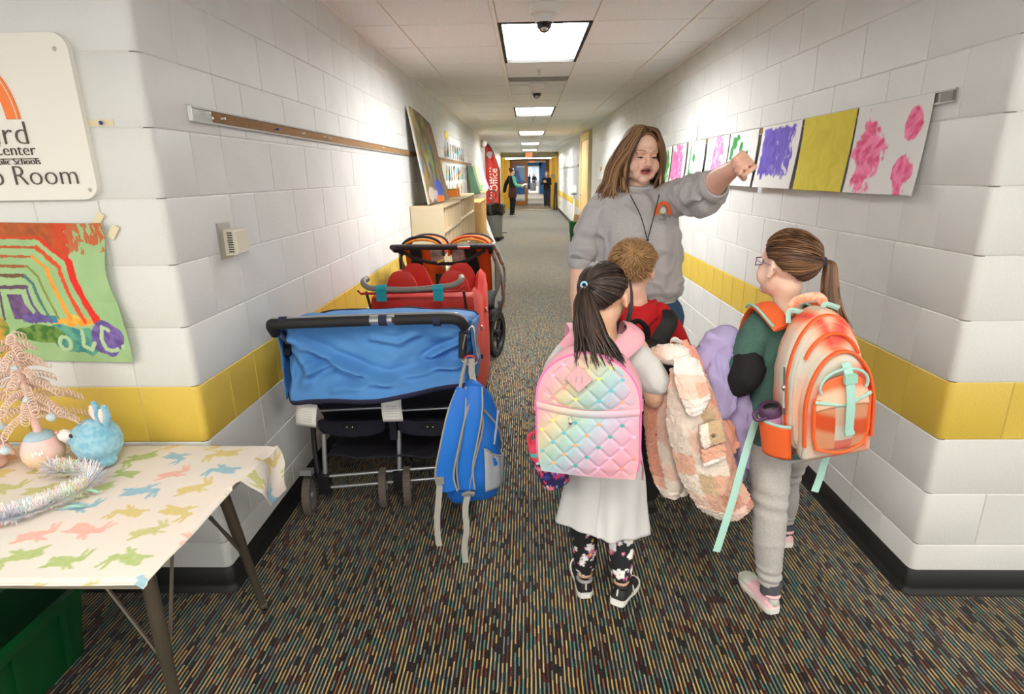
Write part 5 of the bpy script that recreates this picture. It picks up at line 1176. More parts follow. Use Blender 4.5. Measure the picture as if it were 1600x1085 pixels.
def shoe(t, c, dirv, upv, s, mu, ms, name='shoe', ml=None, extra=None):
    """c: heel bottom; dirv toward the toe"""
    d = V(dirv).normalized(); u = V(upv); u = (u-d*u.dot(d)).normalized(); x = d.cross(u); c = V(c); T = lambda a, b, z: c+x*(a*s)+d*(b*s)+u*(z*s)
    out = [(-.005,.018),(.012,.030),(.05,.031),(.09,.030),(.13,.036),(.17,.036),(.20,.026),(.215,.010)]
    o = crv(out, 3)
    def ring(z, k, rise):
        L = [(w*k, y) for y, w in [tuple(p) for p in o]]; pts = [(a, b) for a, b in L]+[(-a, b) for a, b in reversed(L)]
        return [T(a, b, z+rise*max(0, (b-.15)/.06)**2+rise*.4*max(0, (.02-b)/.03)**2) for a, b in pts]
    so = ob('sole', MB().ring([ring(0,.93,.012), ring(.006,1.0,.010), ring(.02,1.03,.006), ring(.026,1.0,.004)]), ms, t, .6)
    secs = []
    for y, w, h, z0 in ((.0,.020,.062,.022),(.012,.029,.072,.022),(.035,.031,.074,.022),(.065,.031,.068,.022),(.095,.030,.064,.022),(.13,.034,.052,.022),(.165,.033,.042,.022),(.195,.024,.036,.022),(.208,.012,.03,.022)):
        secs.append([T(w*cos(a)*(1 if sin(a) < .5 else .82), y, z0+(h-.022)*max(0, sin(a))**.8) for a in [2*pi*j/20 for j in range(20)]])
    up_ = ob('upper', MB().ring(secs), mu, t, 1.)
    ob('collar', MB().tube([T(.026*cos(a*.5236), .032+.034*sin(a*.5236), .070-.006*sin(a*.5236)) for a in range(12)], .007*s, 6, True), ml or mu, up_)
    for k in range(4): ob('lace', MB().tube([T(-.016, .085+k*.017, .062-k*.006), T(0, .088+k*.017, .068-k*.0065), T(.016, .085+k*.017, .062-k*.006)], .0028*s, 5), ml or ms, up_)
    if extra: extra(T, up_)
    return so
def folds(k=1., s=0.):
    return lambda p, n: k*(.006*noise.noise(V((p.x*9+s, p.y*9, p.z*5)))+.004*noise.noise(V((p.x*22, p.y*22+s, p.z*11)))+.004*max(0, .22-abs(noise.noise(V((p.x*7+p.z*5+s, p.y*7, p.z*9-p.x*4)))))/.22)
def patch(rows):
    """smooth surface through a net of control points; u along a row, v across rows"""
    def cr(P, t):
        n = len(P)-1; x = min(max(t, 0), 1)*n; i = min(int(x), n-1); f = x-i; a = P[i-1] if i > 0 else 2*P[0]-P[1]; b, c = P[i], P[i+1]; d = P[i+2] if i+2 <= n else 2*P[n]-P[n-1]
        return .5*((2*b)+(c-a)*f+(2*a-5*b+4*c-d)*f*f+(3*b-a-3*c+d)*f**3)
    N = [[np.array(p, float) for p in r] for r in rows]
    return lambda u, v: V(cr([cr(r, u) for r in N], v))

# ---------------------------------------------------------------- the woman
M_swt = mat('heather grey sweatshirt', (192,189,190), .9, (420,.25), (260,(178,175,176),.15))
M_jean = mat('blue denim', (52,88,124), .85, (300,.3), (40,(42,74,108)))
wo = thing('person', 'woman in grey sweatshirt with brown shoulder length hair, pointing with raised arm', 'person', (.55, 2.72, 0))
c = V((.508, 2.70, 1.546)); Rm = hframe((.17,-1,-.16), (.03,0,1)); s = 1.0
g = MB(); T = head(g, c, Rm, s, True, True)
g.limb([T(0,-.02,-.05), (.508,2.735,1.42), (.51,2.745,1.36)], [.052,.055,.064], 14, 3)
g.torso([(.555,2.74,.86,.115,.085,0),(.545,2.74,.95,.12,.09,0),(.53,2.73,1.1,.14,.10,0),(.51,2.72,1.25,.15,.10,0),(.50,2.73,1.36,.14,.075,0),(.505,2.74,1.40,.07,.06,0)], 20, 3)
g.limb([(.36,2.73,1.35), (.262,2.71,1.13), (.238,2.66,.97), (.235,2.60,.83)], [.05,.045,.040,.028], 14, 4)
hand(g, (.235,2.60,.83), (.0,-.25,-1), (.8,.3,0), .95, [(20,25,15),(25,30,20),(30,30,20),(35,30,20)], -1)
g.limb([(.65,2.71,1.37), (.712,2.45,1.385), (.733,2.30,1.45), (.745,2.19,1.487)], [.05,.050,.043,.030], 16, 4)
hand(g, (.745,2.19,1.487), (.10,-.33,.13), (-.75,-.35,-.55), 1.02, [(38,62,30),(74,88,45),(82,92,45),(86,92,45)], 1, .05, (.7,.9))
for x, k in ((.49, 0), (.645, 1)): g.limb([(x+(.015 if k == 0 else -.035),2.74,.84), (x,2.72,.48), (x,2.76,.09)], [.07,.055,.04], 14, 3)
def wface(l):
    d = V((0,0,0))
    m = math.hypot(l.x/.023, (l.z+.051)/.0125)                        # open mouth
    if l.y > .05 and m < 1.5: d.y -= .016*sstep(1.0, .6, m); d += V((0, .0055*math.exp(-((m-1.12)/.22)**2), 0))
    for e in (-1, 1):
        q = math.hypot((l.x-e*.031)/.020, (l.z-.010)/.012)
        if l.y > .04 and q < 1.6: d.y -= .0075*sstep(1.5, .3, q)
        q = math.hypot((l.x-e*.027)/.012, (l.z+.03)/.02)
        if l.y > .04: d.y -= .0010*math.exp(-((abs(l.x)-.032)/.005)**2-((l.z+.038)/.016)**2)
    return d
SK = lin((238,198,174)); SKR = lin((228,150,130)); LIP = lin((214,128,118)); DK = lin((72,24,24))
inv = Rm.transposed()
def wskin(p):
    l = inv @ (p-c); k = SK
    if l.length < .16:
        for e in (-1, 1): k = mixc(k, SKR, .42*math.exp(-((l.x-e*.04)/.022)**2-((l.z+.022)/.02)**2)*(l.y > .02))
        k = mixc(k, SKR, .35*math.exp(-(l.x/.014)**2-((l.z+.018)/.016)**2)*(l.y > .06))
        if l.y > .05:
            m = math.hypot(l.x/.023, (l.z+.051)/.0125); k = mixc(k, LIP, sstep(1.5, 1.32, m)*(.9 if abs(l.x) < .03 else 0)); k = mixc(k, DK, sstep(1.0, .8, m))
    elif p.y < 2.3: k = mixc(SK, lin((234,172,148)), .5)
    return mixc(k, SKR, .12*(.5+noise.noise(p*40)))
body('body', g, .0045, wskin, wo, (c, Rm, s, wface))
for e in (-1, 1):
    ob('eye', MB().ell(T(e*.031,.0655,.0095), (.0125,.0115,.0115), Rm, 14, 10), M_eyew, wo); ob('iris', MB().ell(T(e*.031-.001,.0762,.0058), (.0052,.0024,.0052), Rm, 12, 8), M_iris, wo)
    ob('eyelid', MB().ell(T(e*.031,.0660,.0132), (.0142,.0132,.0108), Rm, 16, 10), mat('eyelid', (222,172,148), .5), wo)
    ob('eyelash', MB().tube([T(e*.031+(i-3)*.0046,.0800-.0011*(i-3)**2*.40,.0060-.0003*(i-3)**2) for i in range(7)], [.0009,.0017,.0021,.0022,.0021,.0017,.0009], 6), M_lash, wo)
    ob('eyebrow', MB().tube([T(e*(.013+.0064*i),.0895-.0009*i*i*.72,.0315+.0014*min(i, 3)-.0016*max(0, i-3)) for i in range(7)], [.0016,.0024,.0026,.0024,.0021,.0016,.001], 6), mat('eyebrow', (176,132,100), .8), wo)
ob('upper_teeth', MB().tube([T(-.014+.0047*i,.0735-.0006*(i-3)**2,-.0440) for i in range(7)], (.0040), 8, flat=.8), mat('teeth', (232,226,214), .3), wo)
ob('tongue', MB().ell(T(0,.066,-.0575), (.014,.012,.006), Rm), mat('tongue', (196,98,98), .4), wo)
# sweatshirt with pushed-up sleeves
g = MB()
g.torso([(.548,2.725,.925,.168,.128,0),(.548,2.725,.955,.178,.136,0),(.54,2.725,1.02,.186,.144,0),(.522,2.715,1.10,.194,.150,0),(.51,2.70,1.2,.192,.152,0),(.502,2.705,1.29,.186,.132,0),(.50,2.725,1.365,.160,.098,0),(.503,2.735,1.405,.092,.074,0),(.505,2.735,1.42,.066,.064,0)], 32, 4)
g.limb([(.37,2.73,1.345), (.30,2.72,1.25), (.262,2.71,1.15), (.252,2.70,1.105)], [.072,.068,.068,.058], 18, 4)
g.limb([(.63,2.70,1.35), (.69,2.57,1.378), (.715,2.46,1.388), (.725,2.385,1.408)], [.080,.076,.076,.062], 18, 4)
me = remesh(g, .0065, 5)
A_, B_ = V((.69,2.57,1.378)), V((.73,2.36,1.415)); A2, B2 = V((.30,2.72,1.25)), V((.25,2.70,1.09))
def sw(p, n):
    k = folds(2.2, 3)(p, n)
    for a, b, f in ((A_, B_, 75), (A2, B2, 60)):
        ax = (b-a).normalized(); t_ = (p-a).dot(ax); r = (p-a-ax*t_).length
        if r < .11 and -.02 < t_ < (b-a).length+.04:
            k += .0115*sin(f*t_+6*noise.noise(p*8)+2*math.atan2((p-a).x, (p-a).z))*sstep(-.02, .08, t_)
    k += .006*math.exp(-((p.z-.955)/.012)**2)
    k += .006*sin(34*(p.x-.4)+26*(p.z-1.0))*sstep(.62,.70,p.x)*sstep(1.35,1.2,p.z)*.6
    return k
displace(me, sw); sweater = ob('sweatshirt', skinme(me, M_swt, 'sweatshirt'), M_swt, wo)
def cuff(a, d, r, h, name='cuff', m=None):
    d = V(d).normalized(); x, y = frame(d); a = V(a); g = MB()
    g.ring([[a+d*z+x*(r*k*cos(j*pi/12))+y*(r*k*sin(j*pi/12)) for j in range(24)] for z, k in ((-h,.9),(-h*.6,1.04),(0,1.06),(h*.5,1.0),(h,.94),(h,.82),(0,.8))], caps=False)
    return ob(name, g, m or M_swt, sweater)
cuff((.7275,2.345,1.425), (.1,-.33,.13), .059, .022); cuff((.247,2.695,1.075), (-.05,-.1,-1), .054, .022)
g = MB(); g.torso([(.548,2.725,.905,.166,.126,0),(.548,2.725,.915,.172,.131,0),(.548,2.725,.945,.176,.134,0),(.548,2.725,.955,.170,.129,0)], 32, 3); ob('hem_band', g, M_swt, sweater)
g = MB(); g.torso([(.55,2.73,.893,.158,.118,0),(.55,2.73,.915,.158,.118,0)], 32, 2); ob('undershirt', g, mat('undershirt', (222,222,218), .85), wo)
ob('neckband', MB().tube([(.505+.07*cos(a*pi/12), 2.722+.066*sin(a*pi/12), 1.418-.016*(-sin(a*pi/12)+1)*.6+.01) for a in range(24)], .010, 8, True), M_swt, sweater)
# chest print: orange arc with small lettering
LG = basis((1,.13,.0), (-.1,.06,1), (.588, 2.566, 1.30))
def lp(x, z, y=.0): return LG @ V((x, z, y))
q = [(.034*cos(R(a))*(1 if a < 90 else 1.05), .058*sin(R(a))**.85) for a in range(0, 181, 10)]+[(.023*cos(R(a)), .043*sin(R(a))**.85) for a in range(180, -1, -10)]
ob('print_arc', MB().prism(q, LG, .006), mat('print orange', (240,100,30), .8), sweater)
ob('print_bird', MB().prism([(.012*cos(a*.7)-.001, .014*sin(a*.7)+.020) for a in range(9)], LG, .0065), mat('print white', (214,212,208), .8), sweater)
ob('print_dot', MB().prism([(.005*cos(a)-.012, .005*sin(a)+.010) for a in range(6)], LG, .007), mat('print yellow', (220,190,50), .8), sweater)
text('print_lettering', 'bird', .022, mat('print dark', (70,68,70), .8), LG @ Matrix.Translation((0,-.012,.0065)), sweater, .0004)
text('print_lettering', 'Center', .013, MATS['print dark'], LG @ Matrix.Translation((-.022,-.022,.0065)), sweater, .0004)
# lanyard
t = thing('lanyard', 'thin dark lanyard with a white and a mint bead around the woman\'s neck', 'lanyard', (.522, 2.545, 1.18)); M_cord = mat('dark cord', (48,46,48), .7)
for x0, y0, x1 in ((.452,2.612,.519), (.573,2.588,.523)): ob('cord', MB().tube(crv([(x0, y0, 1.385), ((x0+x1*1.2)/2.2, 2.543, 1.30), (x1, 2.531, 1.205)], 5), .0024, 6), M_cord, t)
for z, m, r in ((1.198, M_cord, .006), (1.186, mat('bead white', (226,226,224), .3), .0095), (1.172, M_cord, .004), (1.161, mat('bead mint', (130,206,180), .3), .0085)): ob('bead', MB().ell((.521, 2.529, z), (r, r, r), None, 14, 10), m, t)
# jeans and shoes
g = MB(); g.torso([(.565,2.74,.80,.162,.125,0),(.56,2.74,.88,.156,.118,0),(.555,2.735,.935,.146,.110,0)], 24, 3)
for x in (.49, .645): g.limb([(x+.015,2.74,.82), (x,2.72,.48), (x,2.755,.12)], [.098,.072,.062], 16, 3)
me = remesh(g, .008, 3); displace(me, folds(.8, 9)); ob('jeans', skinme(me, M_jean, 'jeans'), M_jean, wo)
M_shw = mat('sneaker grey', (96,96,100), .6); M_sole = mat('white sole', (228,226,220), .55)
for x in (.49, .645): shoe(wo, (x, 2.81, 0), (.05 if x > .5 else -.05,-1,0), (0,0,1), 1.15, M_shw, M_sole)
# shoulder-length hair
hr = random.Random(21); HCOL = ((100,66,40), (206,162,112))
g = scalp(c, Rm, s, lambda a: R(44)-R(20)*sstep(R(5), R(40), abs(a))-R(58)*sstep(R(38), R(75), abs(a))-R(12)*sstep(R(100), R(150), abs(a)), (.083,.101,.091)); me = g.mesh('hair_cap', M_hair, 3)
paint(me, lambda p: mixc(lin((92,62,38)), lin((134,96,60)), .5+noise.noise(V((p.x*120, p.y*120, p.z*14))))); hair = ob('hair', me, None, wo)
g = MB()
for sd in (-1, 1):
    for i in range(230):
        az = R(hr.uniform(50, 180) if i > 50 else hr.uniform(48, 72)); q = (az/pi); k = hr.uniform(.97, 1.07); big = (1.27 if sd > 0 else 1.0)
        g.cur = hcol(HCOL, hr) if hr.random() > .25 else lin((74,48,29))
        px = .010*sd+.012; y0 = .07-.13*q+hr.uniform(-.02,.02); L = hr.uniform(-.165, -.205)-(.01 if sd > 0 else 0)
        ea = sph(az, R(50)); eb = sph(az, R(8))
        X = lambda v, r=(.084,.103,.093): HC+V((v.x*sd*r[0], v.y*r[1], v.z*r[2]))*k
        lowx = sd*(.080+.022*sin(az))*sin(az)**.5*big*k; lowy = HC.y+(.092*cos(az)-.006)
        fl = hr.uniform(-.02,.04)*(1.2 if sd > 0 else .35)
        P = [V((px, y0, .122+.006*hr.random())), X(ea), X(eb), V((lowx*1.0, lowy, -.04)), V((lowx*1.10, lowy*1.02, -.11)), V((lowx*1.14+sd*fl*.4, lowy+hr.uniform(-.012,.012), (L-.11)/2)), V((lowx*(1.10 if hr.random() < .6 else .95)+sd*fl, lowy+hr.uniform(-.02,.012), L))]
        if q < .42: P[0] = V((px, .062, .112)); P[1] = P[1]+V((0, .0, .004))
        lock(g, [tuple(T(*p)) for p in P], hr.uniform(.0045,.0085), 5, 4, .5, hint=tuple(Rm @ V((0,1,0))))
    for i in range(64):                                              # locks framing the face
        g.cur = hcol(HCOL, hr) if hr.random() > .3 else lin((74,48,29)); f = hr.random(); k = 1+.10*f; wv = hr.uniform(-.006,.006)
        xi = (.050+.040*f)*(1.06 if sd > 0 else 1.0); yi = .066-.075*f
        P = [V((.012+.010*sd, .050-.03*f, .121)), V((sd*(.034+.02*f), .068-.06*f, .106)), V((sd*(xi+.006), yi+.008, .052)), V((sd*(xi+.020)*k, yi-.004, -.01)), V((sd*(xi+.021)*k+wv, yi-.012, -.065)), V((sd*(xi+.012)*k-wv, yi-.012, -.115)), V((sd*(xi+.004+(.034*f if sd > 0 else .012*f))+wv*2, yi-.004, hr.uniform(-.15,-.185)))]
        lock(g, [tuple(T(*p)) for p in P], hr.uniform(.0045,.008), 5, 4, .5, hint=tuple(Rm @ V((0,1,0))))
o = ob('hair_locks', g, M_hair, hair, 3); o['kind'] = 'stuff'
# ---------------------------------------------------------------- girl with the pink backpack
CSK = lin((232,190,158)); CSKR = lin((222,152,126))
def kidskin(base=CSK): return lambda p: mixc(base, CSKR, .18*(.5+noise.noise(p*35)))
M_tee = mat('white tee', (208,208,206), .9, (260,.2), (5,(200,200,199)))
g1 = thing('person', 'girl with dark ponytail in long white shirt and floral leggings, wearing the pink backpack', 'person', (.25, 1.76, 0))
c = V((.243, 1.80, 1.098)); s = .90; Rm = hframe((.42,1,-.12), (-.10,0,1))
g = MB(); T = head(g, c, Rm, s)
g.limb([T(0,-.02,-.05), (.243,1.79,1.0), (.243,1.78,.95)], [.043,.043,.05], 12, 3)
g.torso([(.25,1.76,.52,.10,.075,0),(.25,1.76,.62,.095,.07,0),(.248,1.765,.76,.095,.07,0),(.245,1.775,.88,.105,.07,0),(.243,1.78,.94,.09,.055,0),(.243,1.785,.97,.05,.045,0)], 18, 3)
g.limb([(.345,1.77,.935), (.392,1.735,.83), (.415,1.77,.765), (.45,1.86,.775)], [.042,.036,.032,.023], 12, 4)
hand(g, (.45,1.86,.775), (.35,1,.2), (.5,-.3,-.8), .72, [(50,60,30),(55,60,30),(60,60,30),(60,60,30)], -1)
g.limb([(.14,1.77,.93), (.085,1.74,.80), (.062,1.69,.72)], [.042,.035,.024], 12, 4)
hand(g, (.062,1.69,.72), (-.0,-.25,-1), (.9,.3,0), .72, [(60,80,40),(65,80,40),(70,80,40),(70,80,40)], 1)
g.limb([(.20,1.77,.56), (.20,1.80,.33), (.203,1.79,.085)], [.068,.05,.032], 12, 3); g.limb([(.30,1.76,.56), (.315,1.77,.33), (.322,1.71,.115)], [.068,.05,.031], 12, 3)
body('body', g, .0055, kidskin(), g1)
# shirt
g = MB()
g.torso([(.245,1.765,.60,.125,.092,0),(.246,1.768,.70,.118,.088,0),(.245,1.772,.82,.120,.085,0),(.243,1.778,.90,.118,.078,0),(.243,1.782,.945,.095,.062,0),(.243,1.785,.968,.058,.05,0)], 24, 4)
g.limb([(.315,1.772,.932), (.365,1.752,.895), (.398,1.735,.845)], [.054,.053,.052], 16, 4); g.limb([(.165,1.772,.932), (.12,1.755,.89), (.098,1.745,.845)], [.058,.058,.056], 16, 4)
me = remesh(g, .006, 4); displace(me, folds(.9, 5)); shirt = ob('shirt', skinme(me, M_tee, 'shirt'), M_tee, g1)
def sk(u, v):
    a = 2*pi*u; z = .66-.35*v; rx, ry = .118+.028*v, .092+.024*v
    f = 1+(.075*sin(5*a+1+v*2)+.05*sin(9*a+3*v)+.07*nz(u*9, v*3)+.10*math.exp(-((u-.735)/.018)**2)*-1+.05*math.exp(-((u-.76)/.02)**2))*v
    x = .248+.006*v+rx*cos(a)*f; y = 1.765-.02*v+ry*sin(a)*f
    if v > .8: z += .03*(v-.8)/.2*sin(a*1-2.2)
    return (x, y, z-.0)
sk_ = ob('shirt_skirt', MB().grid(sk, 90, 40, .003), M_tee, shirt, 3)
ob('skirt_seam', MB().tube([V(sk(.72+.01*sin(i*.3), .2+.8*i/20))+V((0,-.004,0)) for i in range(21)], .0025, 6), M_tee, sk_)
# leggings with a floral print
FP = [((236,236,234), .017), ((222,110,150), .010), ((216,180,56), .005), ((226,140,170), .006), ((120,128,140), .005), ((226,224,222), .008)]
rl = random.Random(4)
FL1 = [(rl.uniform(.15,.37), rl.uniform(1.64,1.84), rl.uniform(.05,.40), rl.randrange(6), rl.uniform(.7,1.3)) for _ in range(1000)]
CELL = {}
for f in FL1: CELL.setdefault((int(f[0]/.03), int(f[1]/.03), int(f[2]/.03)), []).append(f)
def floral(p, base=(24,24,28)):
    k = lin(base); i0, j0, k0 = int(p.x/.03), int(p.y/.03), int(p.z/.03)
    for i in (-1,0,1):
        for j in (-1,0,1):
            for m in (-1,0,1):
                for x, y, z, t, q in CELL.get((i0+i, j0+j, k0+m), ()):
                    d = math.sqrt((p.x-x)**2+(p.y-y)**2+(p.z-z)**2); r = FP[t][1]*q
                    if d < r*(.75+.35*abs(sin(math.atan2(p.z-z, p.x-x)*2.5))): k = lin(FP[t][0]) if d > r*.3 or t in (2, 4) else lin((226,190,60))
    return k
M_flo = mat('floral leggings', (255,255,255), .8, vcol=True)
for A, B, Cc in (((.20,1.77,.54), (.20,1.80,.33), (.203,1.79,.105)), ((.30,1.76,.54), (.315,1.77,.33), (.322,1.712,.135))):
    g = MB(); g.limb([A, B, V(B).lerp(V(Cc), .5)+V((0,-.008,0)), Cc], [.073,.053,.046,.036], 24, 5); me = remesh(g, .0038, 2); displace(me, folds(.4, 2)); paint(me, floral); ob('legging', skinme(me, M_flo, 'legging'), M_flo, g1)
M_kblk = mat('black sneaker', (24,24,26), .5)
def tab(T, up_): ob('heel_tab', MB().tube([T(0,-.004,.045), T(0,-.001,.075)], [(.006,.003)]*2, 8, hint=(1,0,0)), M_sole, up_); ob('swoosh_patch', MB().ell(T(.031,.10,.035), (.004,.03,.008), None, 10, 6), M_sole, up_)
shoe(g1, (.203,1.745,0), (-.08,1,0), (0,0,1), .92, M_kblk, M_sole, ml=mat('sneaker collar', (150,150,152), .6), extra=tab)
shoe(g1, (.300,1.672,.03), (.45,.80,-.18), (.12,.16,1), .92, M_kblk, M_sole, ml=M_kblk, extra=tab)
# hair: cap, strands drawn back to the tie, ponytail
def pony_hair(parent, c, Rm, s, tie, cols, low, seed, n, lk):
    rnd = random.Random(seed); g = scalp(c, Rm, s, low); me = g.mesh('hair', M_hair, 3)
    paint(me, lambda p: mixc(lin(cols[0]), lin(cols[1]), .25+.5*noise.noise(p*60))); hair = ob('hair', me, None, parent)
    g = MB(); td = V(tie).normalized()
    for i in range(n):
        az = rnd.uniform(-pi, pi); el = low(az)+rnd.uniform(-.03,.12) if rnd.random() < .7 else rnd.uniform(low(az), 1.3)
        a = sph(az, el); k = rnd.uniform(1.0, 1.035); P = []
        if a.dot(td) < -.93: continue
        for t_ in range(6):
            f = t_/5; d = a.lerp(td, f); d = d.normalized()+V((0,0,.10*sin(pi*f))); P.append(tuple(surf(d, s, c, Rm, k=k+.02*sin(pi*f))))
        g.cur = hcol(cols, rnd); lock(g, P, rnd.uniform(.003,.0065)*s, 5, 3, .4, hint=tuple(Rm @ V((0,0,1))))
    q = ob('hair_strands', g, M_hair, hair, 3); q['kind'] = 'stuff'
    g = MB(); tp = surf(td, s, c, Rm, k=1.06)
    for i in range(lk[0]):
        g.cur = hcol(cols, rnd); P = [tuple(tp-(tp-c).normalized()*.015)]
        gx, gy, gz = max(-1.7, min(1.7, rnd.gauss(0,1))), max(-1.5, min(1.5, rnd.gauss(0,1))), rnd.uniform(-1,1)
        for q_, ((dx, dy, dz), w) in enumerate(lk[1]): P.append(tuple(tp+V((dx+w*(gx+.12*rnd.gauss(0,1)), dy+w*.6*(gy+.1*rnd.gauss(0,1)), dz*(1+.10*gz*(q_ > 2))))))
        lock(g, P, rnd.uniform(.005,.009), 5, 5, .55, hint=(1,0,0))
    q = ob('ponytail', g, M_hair, hair, 3); q['kind'] = 'stuff'
    return hair, tp
CD = ((32,24,21), (82,60,50))
lowg = lambda a: R(38)-R(40)*sstep(R(30), R(80), abs(a))-R(24)*sstep(R(85), R(120), abs(a))-R(22)*sstep(R(120), R(170), abs(a))
hair, tp = pony_hair(g1, c, Rm, s, (-.36,-.95,.16), CD, lowg, 31, 360, (190, [((-.004,-.035,-.005), .006), ((-.006,-.075,-.045), .015), ((.002,-.115,-.10), .022), ((.016,-.150,-.145), .030), ((.028,-.172,-.185), .040)]))
ob('hair_tie', MB().tube([tp+(tp-c).normalized()*.004+Rm @ V((.0095*cos(a*.5236)*1.0, 0, .0095*sin(a*.5236))) for a in range(12)], .0034, 8, True), mat('tie pale blue', (150,206,224), .6), hair)
g = MB()
for i in range(26):
    rr_ = hr.uniform(0,1); g.cur = hcol(CD, hr); P = [T(.083,.055-.03*rr_,.06), T(.088,.06-.03*rr_,.0), T(.080+.01*hr.random(),.058-.05*rr_,-.05), T(.066+.02*hr.random(),.05-.06*rr_,-.08-.05*hr.random())]; lock(g, [tuple(p) for p in P], .004, 5, 4, .5)
o = ob('side_locks', g, M_hair, hair, 3); o['kind'] = 'stuff'
# ---------------------------------------------------------------- pink quilted backpack
M_pq = mat('quilted satin', (255,255,255), .6, (240,.1), vcol=True, spec=.5)
M_pk2 = mat('pink nylon', (230,166,178), .55, (240,.15))
M_hot = mat('hot pink piping', (232,120,176), .45)
bp = thing('pink_backpack', 'pastel pink quilted backpack with small hearts on the girl\'s back', 'backpack', (.18, 1.58, .62))
BO = V((.200,1.655,.625)); ang = -.20; lean = .07
bx_ = V((cos(ang), sin(ang), 0)); bn = V((sin(ang), -cos(ang), 0)); bz = (V((0,0,1))-bn*lean).normalized(); bz = (bz+bx_*-.03).normalized()
def PB(x, z, d): return BO+bx_*x+bz*z+bn*d
HW, HH, HS = .150, .368, .225
def half(z, e=0): return (HW+e)*(1 if z < HS else math.sqrt(max(0, 1-((z-HS)/(HH+e-HS))**2))*.999+.001)*(1-.06*max(0, (.05-z)/.05))
outl = [(-half(z), z) for z in [HH*sin(i/24*pi/2) for i in range(24)]]+[(0, HH)]+[(half(z), z) for z in [HH*sin(i/24*pi/2) for i in range(23, -1, -1)]]
def inset(k): return [(x*k, HH*.45+(z-HH*.45)*k) for x, z in outl]
g = MB(); g.ring([[PB(x, z, d) for x, z in inset(k)] for d, k in ((.0,.92),(.012,.99),(.05,1.02),(.10,1.02),(.128,1.0),(.134,.97))]); ob('body', g, M_pk2, bp, .9)
GC = [(0,(232,170,184)),(.085,(232,178,184)),(.13,(226,210,172)),(.185,(178,208,196)),(.215,(176,204,212)),(.265,(208,186,208)),(.33,(232,168,186)),(.39,(232,176,186)),(.43,(226,204,182))]
def gcol(x, z):
    t_ = .78*(x+HW)+.62*(HH-z)-.012
    if z < .215: t_ -= .03
    for (a, ca), (b, cb_) in zip(GC, GC[1:]):
        if t_ < b: return tuple(.86*q for q in mixc(lin(ca), lin(cb_), (t_-a)/(b-a)))
    return tuple(.86*q for q in lin(GC[-1][1]))
D = .066
def quilt(x, z):
    a = (x+z)/D; b = (x-z)/D; e = min(abs(a-round(a)), abs(b-round(b))); return .0032*(1-math.exp(-(e/.09)**2))+.0015*min(1, e*2)
def panel(z0, z1, dep, name, bul):
    g = MB(); cols = []
    def fn(u, v):
        z = z0+(z1-z0)*v; h = half(z)*.975; x = (2*u-1)*h; ed = min(1, 7*min(u, 1-u))*min(1, 7*min(v, 1-v)) if z1 < .3 or v < .5 else min(1, 7*min(u, 1-u, .02+v))
        if z1 > .3: ed = min(1, 9*max(0, (1-(x/HW)**2-max(0, (z-HS)/(HH-HS))**2)))*min(1, 8*v+.1)
        return PB(x, z, dep+bul*sin(pi*u)*(.4+.6*sin(pi*min(v, .95)))+quilt(x, z)*max(.15, ed))
    n = (100, 80); g.grid(fn, *n)
    for j in range(n[1]+1):
        for i in range(n[0]+1):
            z = z0+(z1-z0)*j/n[1]; x = (2*i/n[0]-1)*half(z)*.975; cols.append(gcol(x, z))
    g.c = cols; return ob(name, g, M_pq, bp, 3), fn
up1, fu = panel(.20, HH*.995, .128, 'upper_panel', .014); lo1, fl_ = panel(.0, .195, .136, 'pocket_panel', .02)
g = MB(); g.grid(lambda u, v: PB((2*u-1)*HW*.985, .194+.022*v-.012*sin(pi*u), .139+.013*sin(pi*u)+.004*sin(pi*v)-.003), 40, 6); g.c = [mixc(gcol((2*i/40-1)*HW, .215), lin((220,178,184)), .35) for j in range(7) for i in range(41)]
ob('zipper_flap', g, M_pq, lo1, 3)
ob('piping', MB().tube([PB(x*1.0, z, .130) for x, z in inset(.995)[1:-1]], .0036, 8), M_hot, bp)
for i, (x0, z0) in enumerate([(x, z) for z in [k*D/2 for k in range(1, 12)] for x in [m*D/2 for m in range(-5, 6)] if abs(((x+z)/D)-round((x+z)/D)) < .01 and abs(((x-z)/D)-round((x-z)/D)) < .01]):
    if abs(x0) > half(z0)*.9 or abs(z0-.205) < .022 or z0 > .36 or (abs(x0) < .02 and .26 < z0 < .345): continue
    z1_ = z0 if z0 > .2 else z0; v_ = (z0-.20)/(HH*.995-.20) if z0 > .2 else z0/.195; P = (fu if z0 > .2 else fl_)((x0/(half(z0)*.975)+1)/2, v_)
    hp_ = [(.0066*(16*sin(a*pi/8)**3)/16, .0066*(13*cos(a*pi/8)-5*cos(a*pi/4)-2*cos(3*a*pi/8)-cos(a*pi/2))/16) for a in range(16)]
    M = Matrix((bx_, bz, bx_.cross(bz))).transposed().to_4x4(); M.translation = P+bn*-.001
    hc = ((96,190,200),(238,220,120),(244,150,140),(224,190,220),(70,170,160),(246,170,120))[i*5 % 6]
    ob('heart', MB().prism(hp_[::-1] if False else hp_, M, .0035), mat('heart %d' % (i*5 % 6), hc, .4), up1 if z0 > .2 else lo1)
g = MB(); M = Matrix((bx_, bz, bx_.cross(bz))).transposed().to_4x4(); M.translation = PB(-.022, .298, .150); g.prism([(0,-.038),(.038,0),(0,.038),(-.038,0)], M, .006); lb = ob('glitter_patch', g, mat('glitter pink', (240,190,194), .35, (700,.7), (300,(232,170,178),.1)), up1, .5)
for dx, h in ((-.008,.018),(.008,.022)): 
    M2 = M.copy(); M2.translation = PB(-.022+dx, .298, .157); ob('patch_letter', MB().prism([(-.0015,-h/2),(.0015,-h/2),(.003,h/2),(0,h/2)], M2, .001), mat('patch grey', (190,160,168), .5), lb)
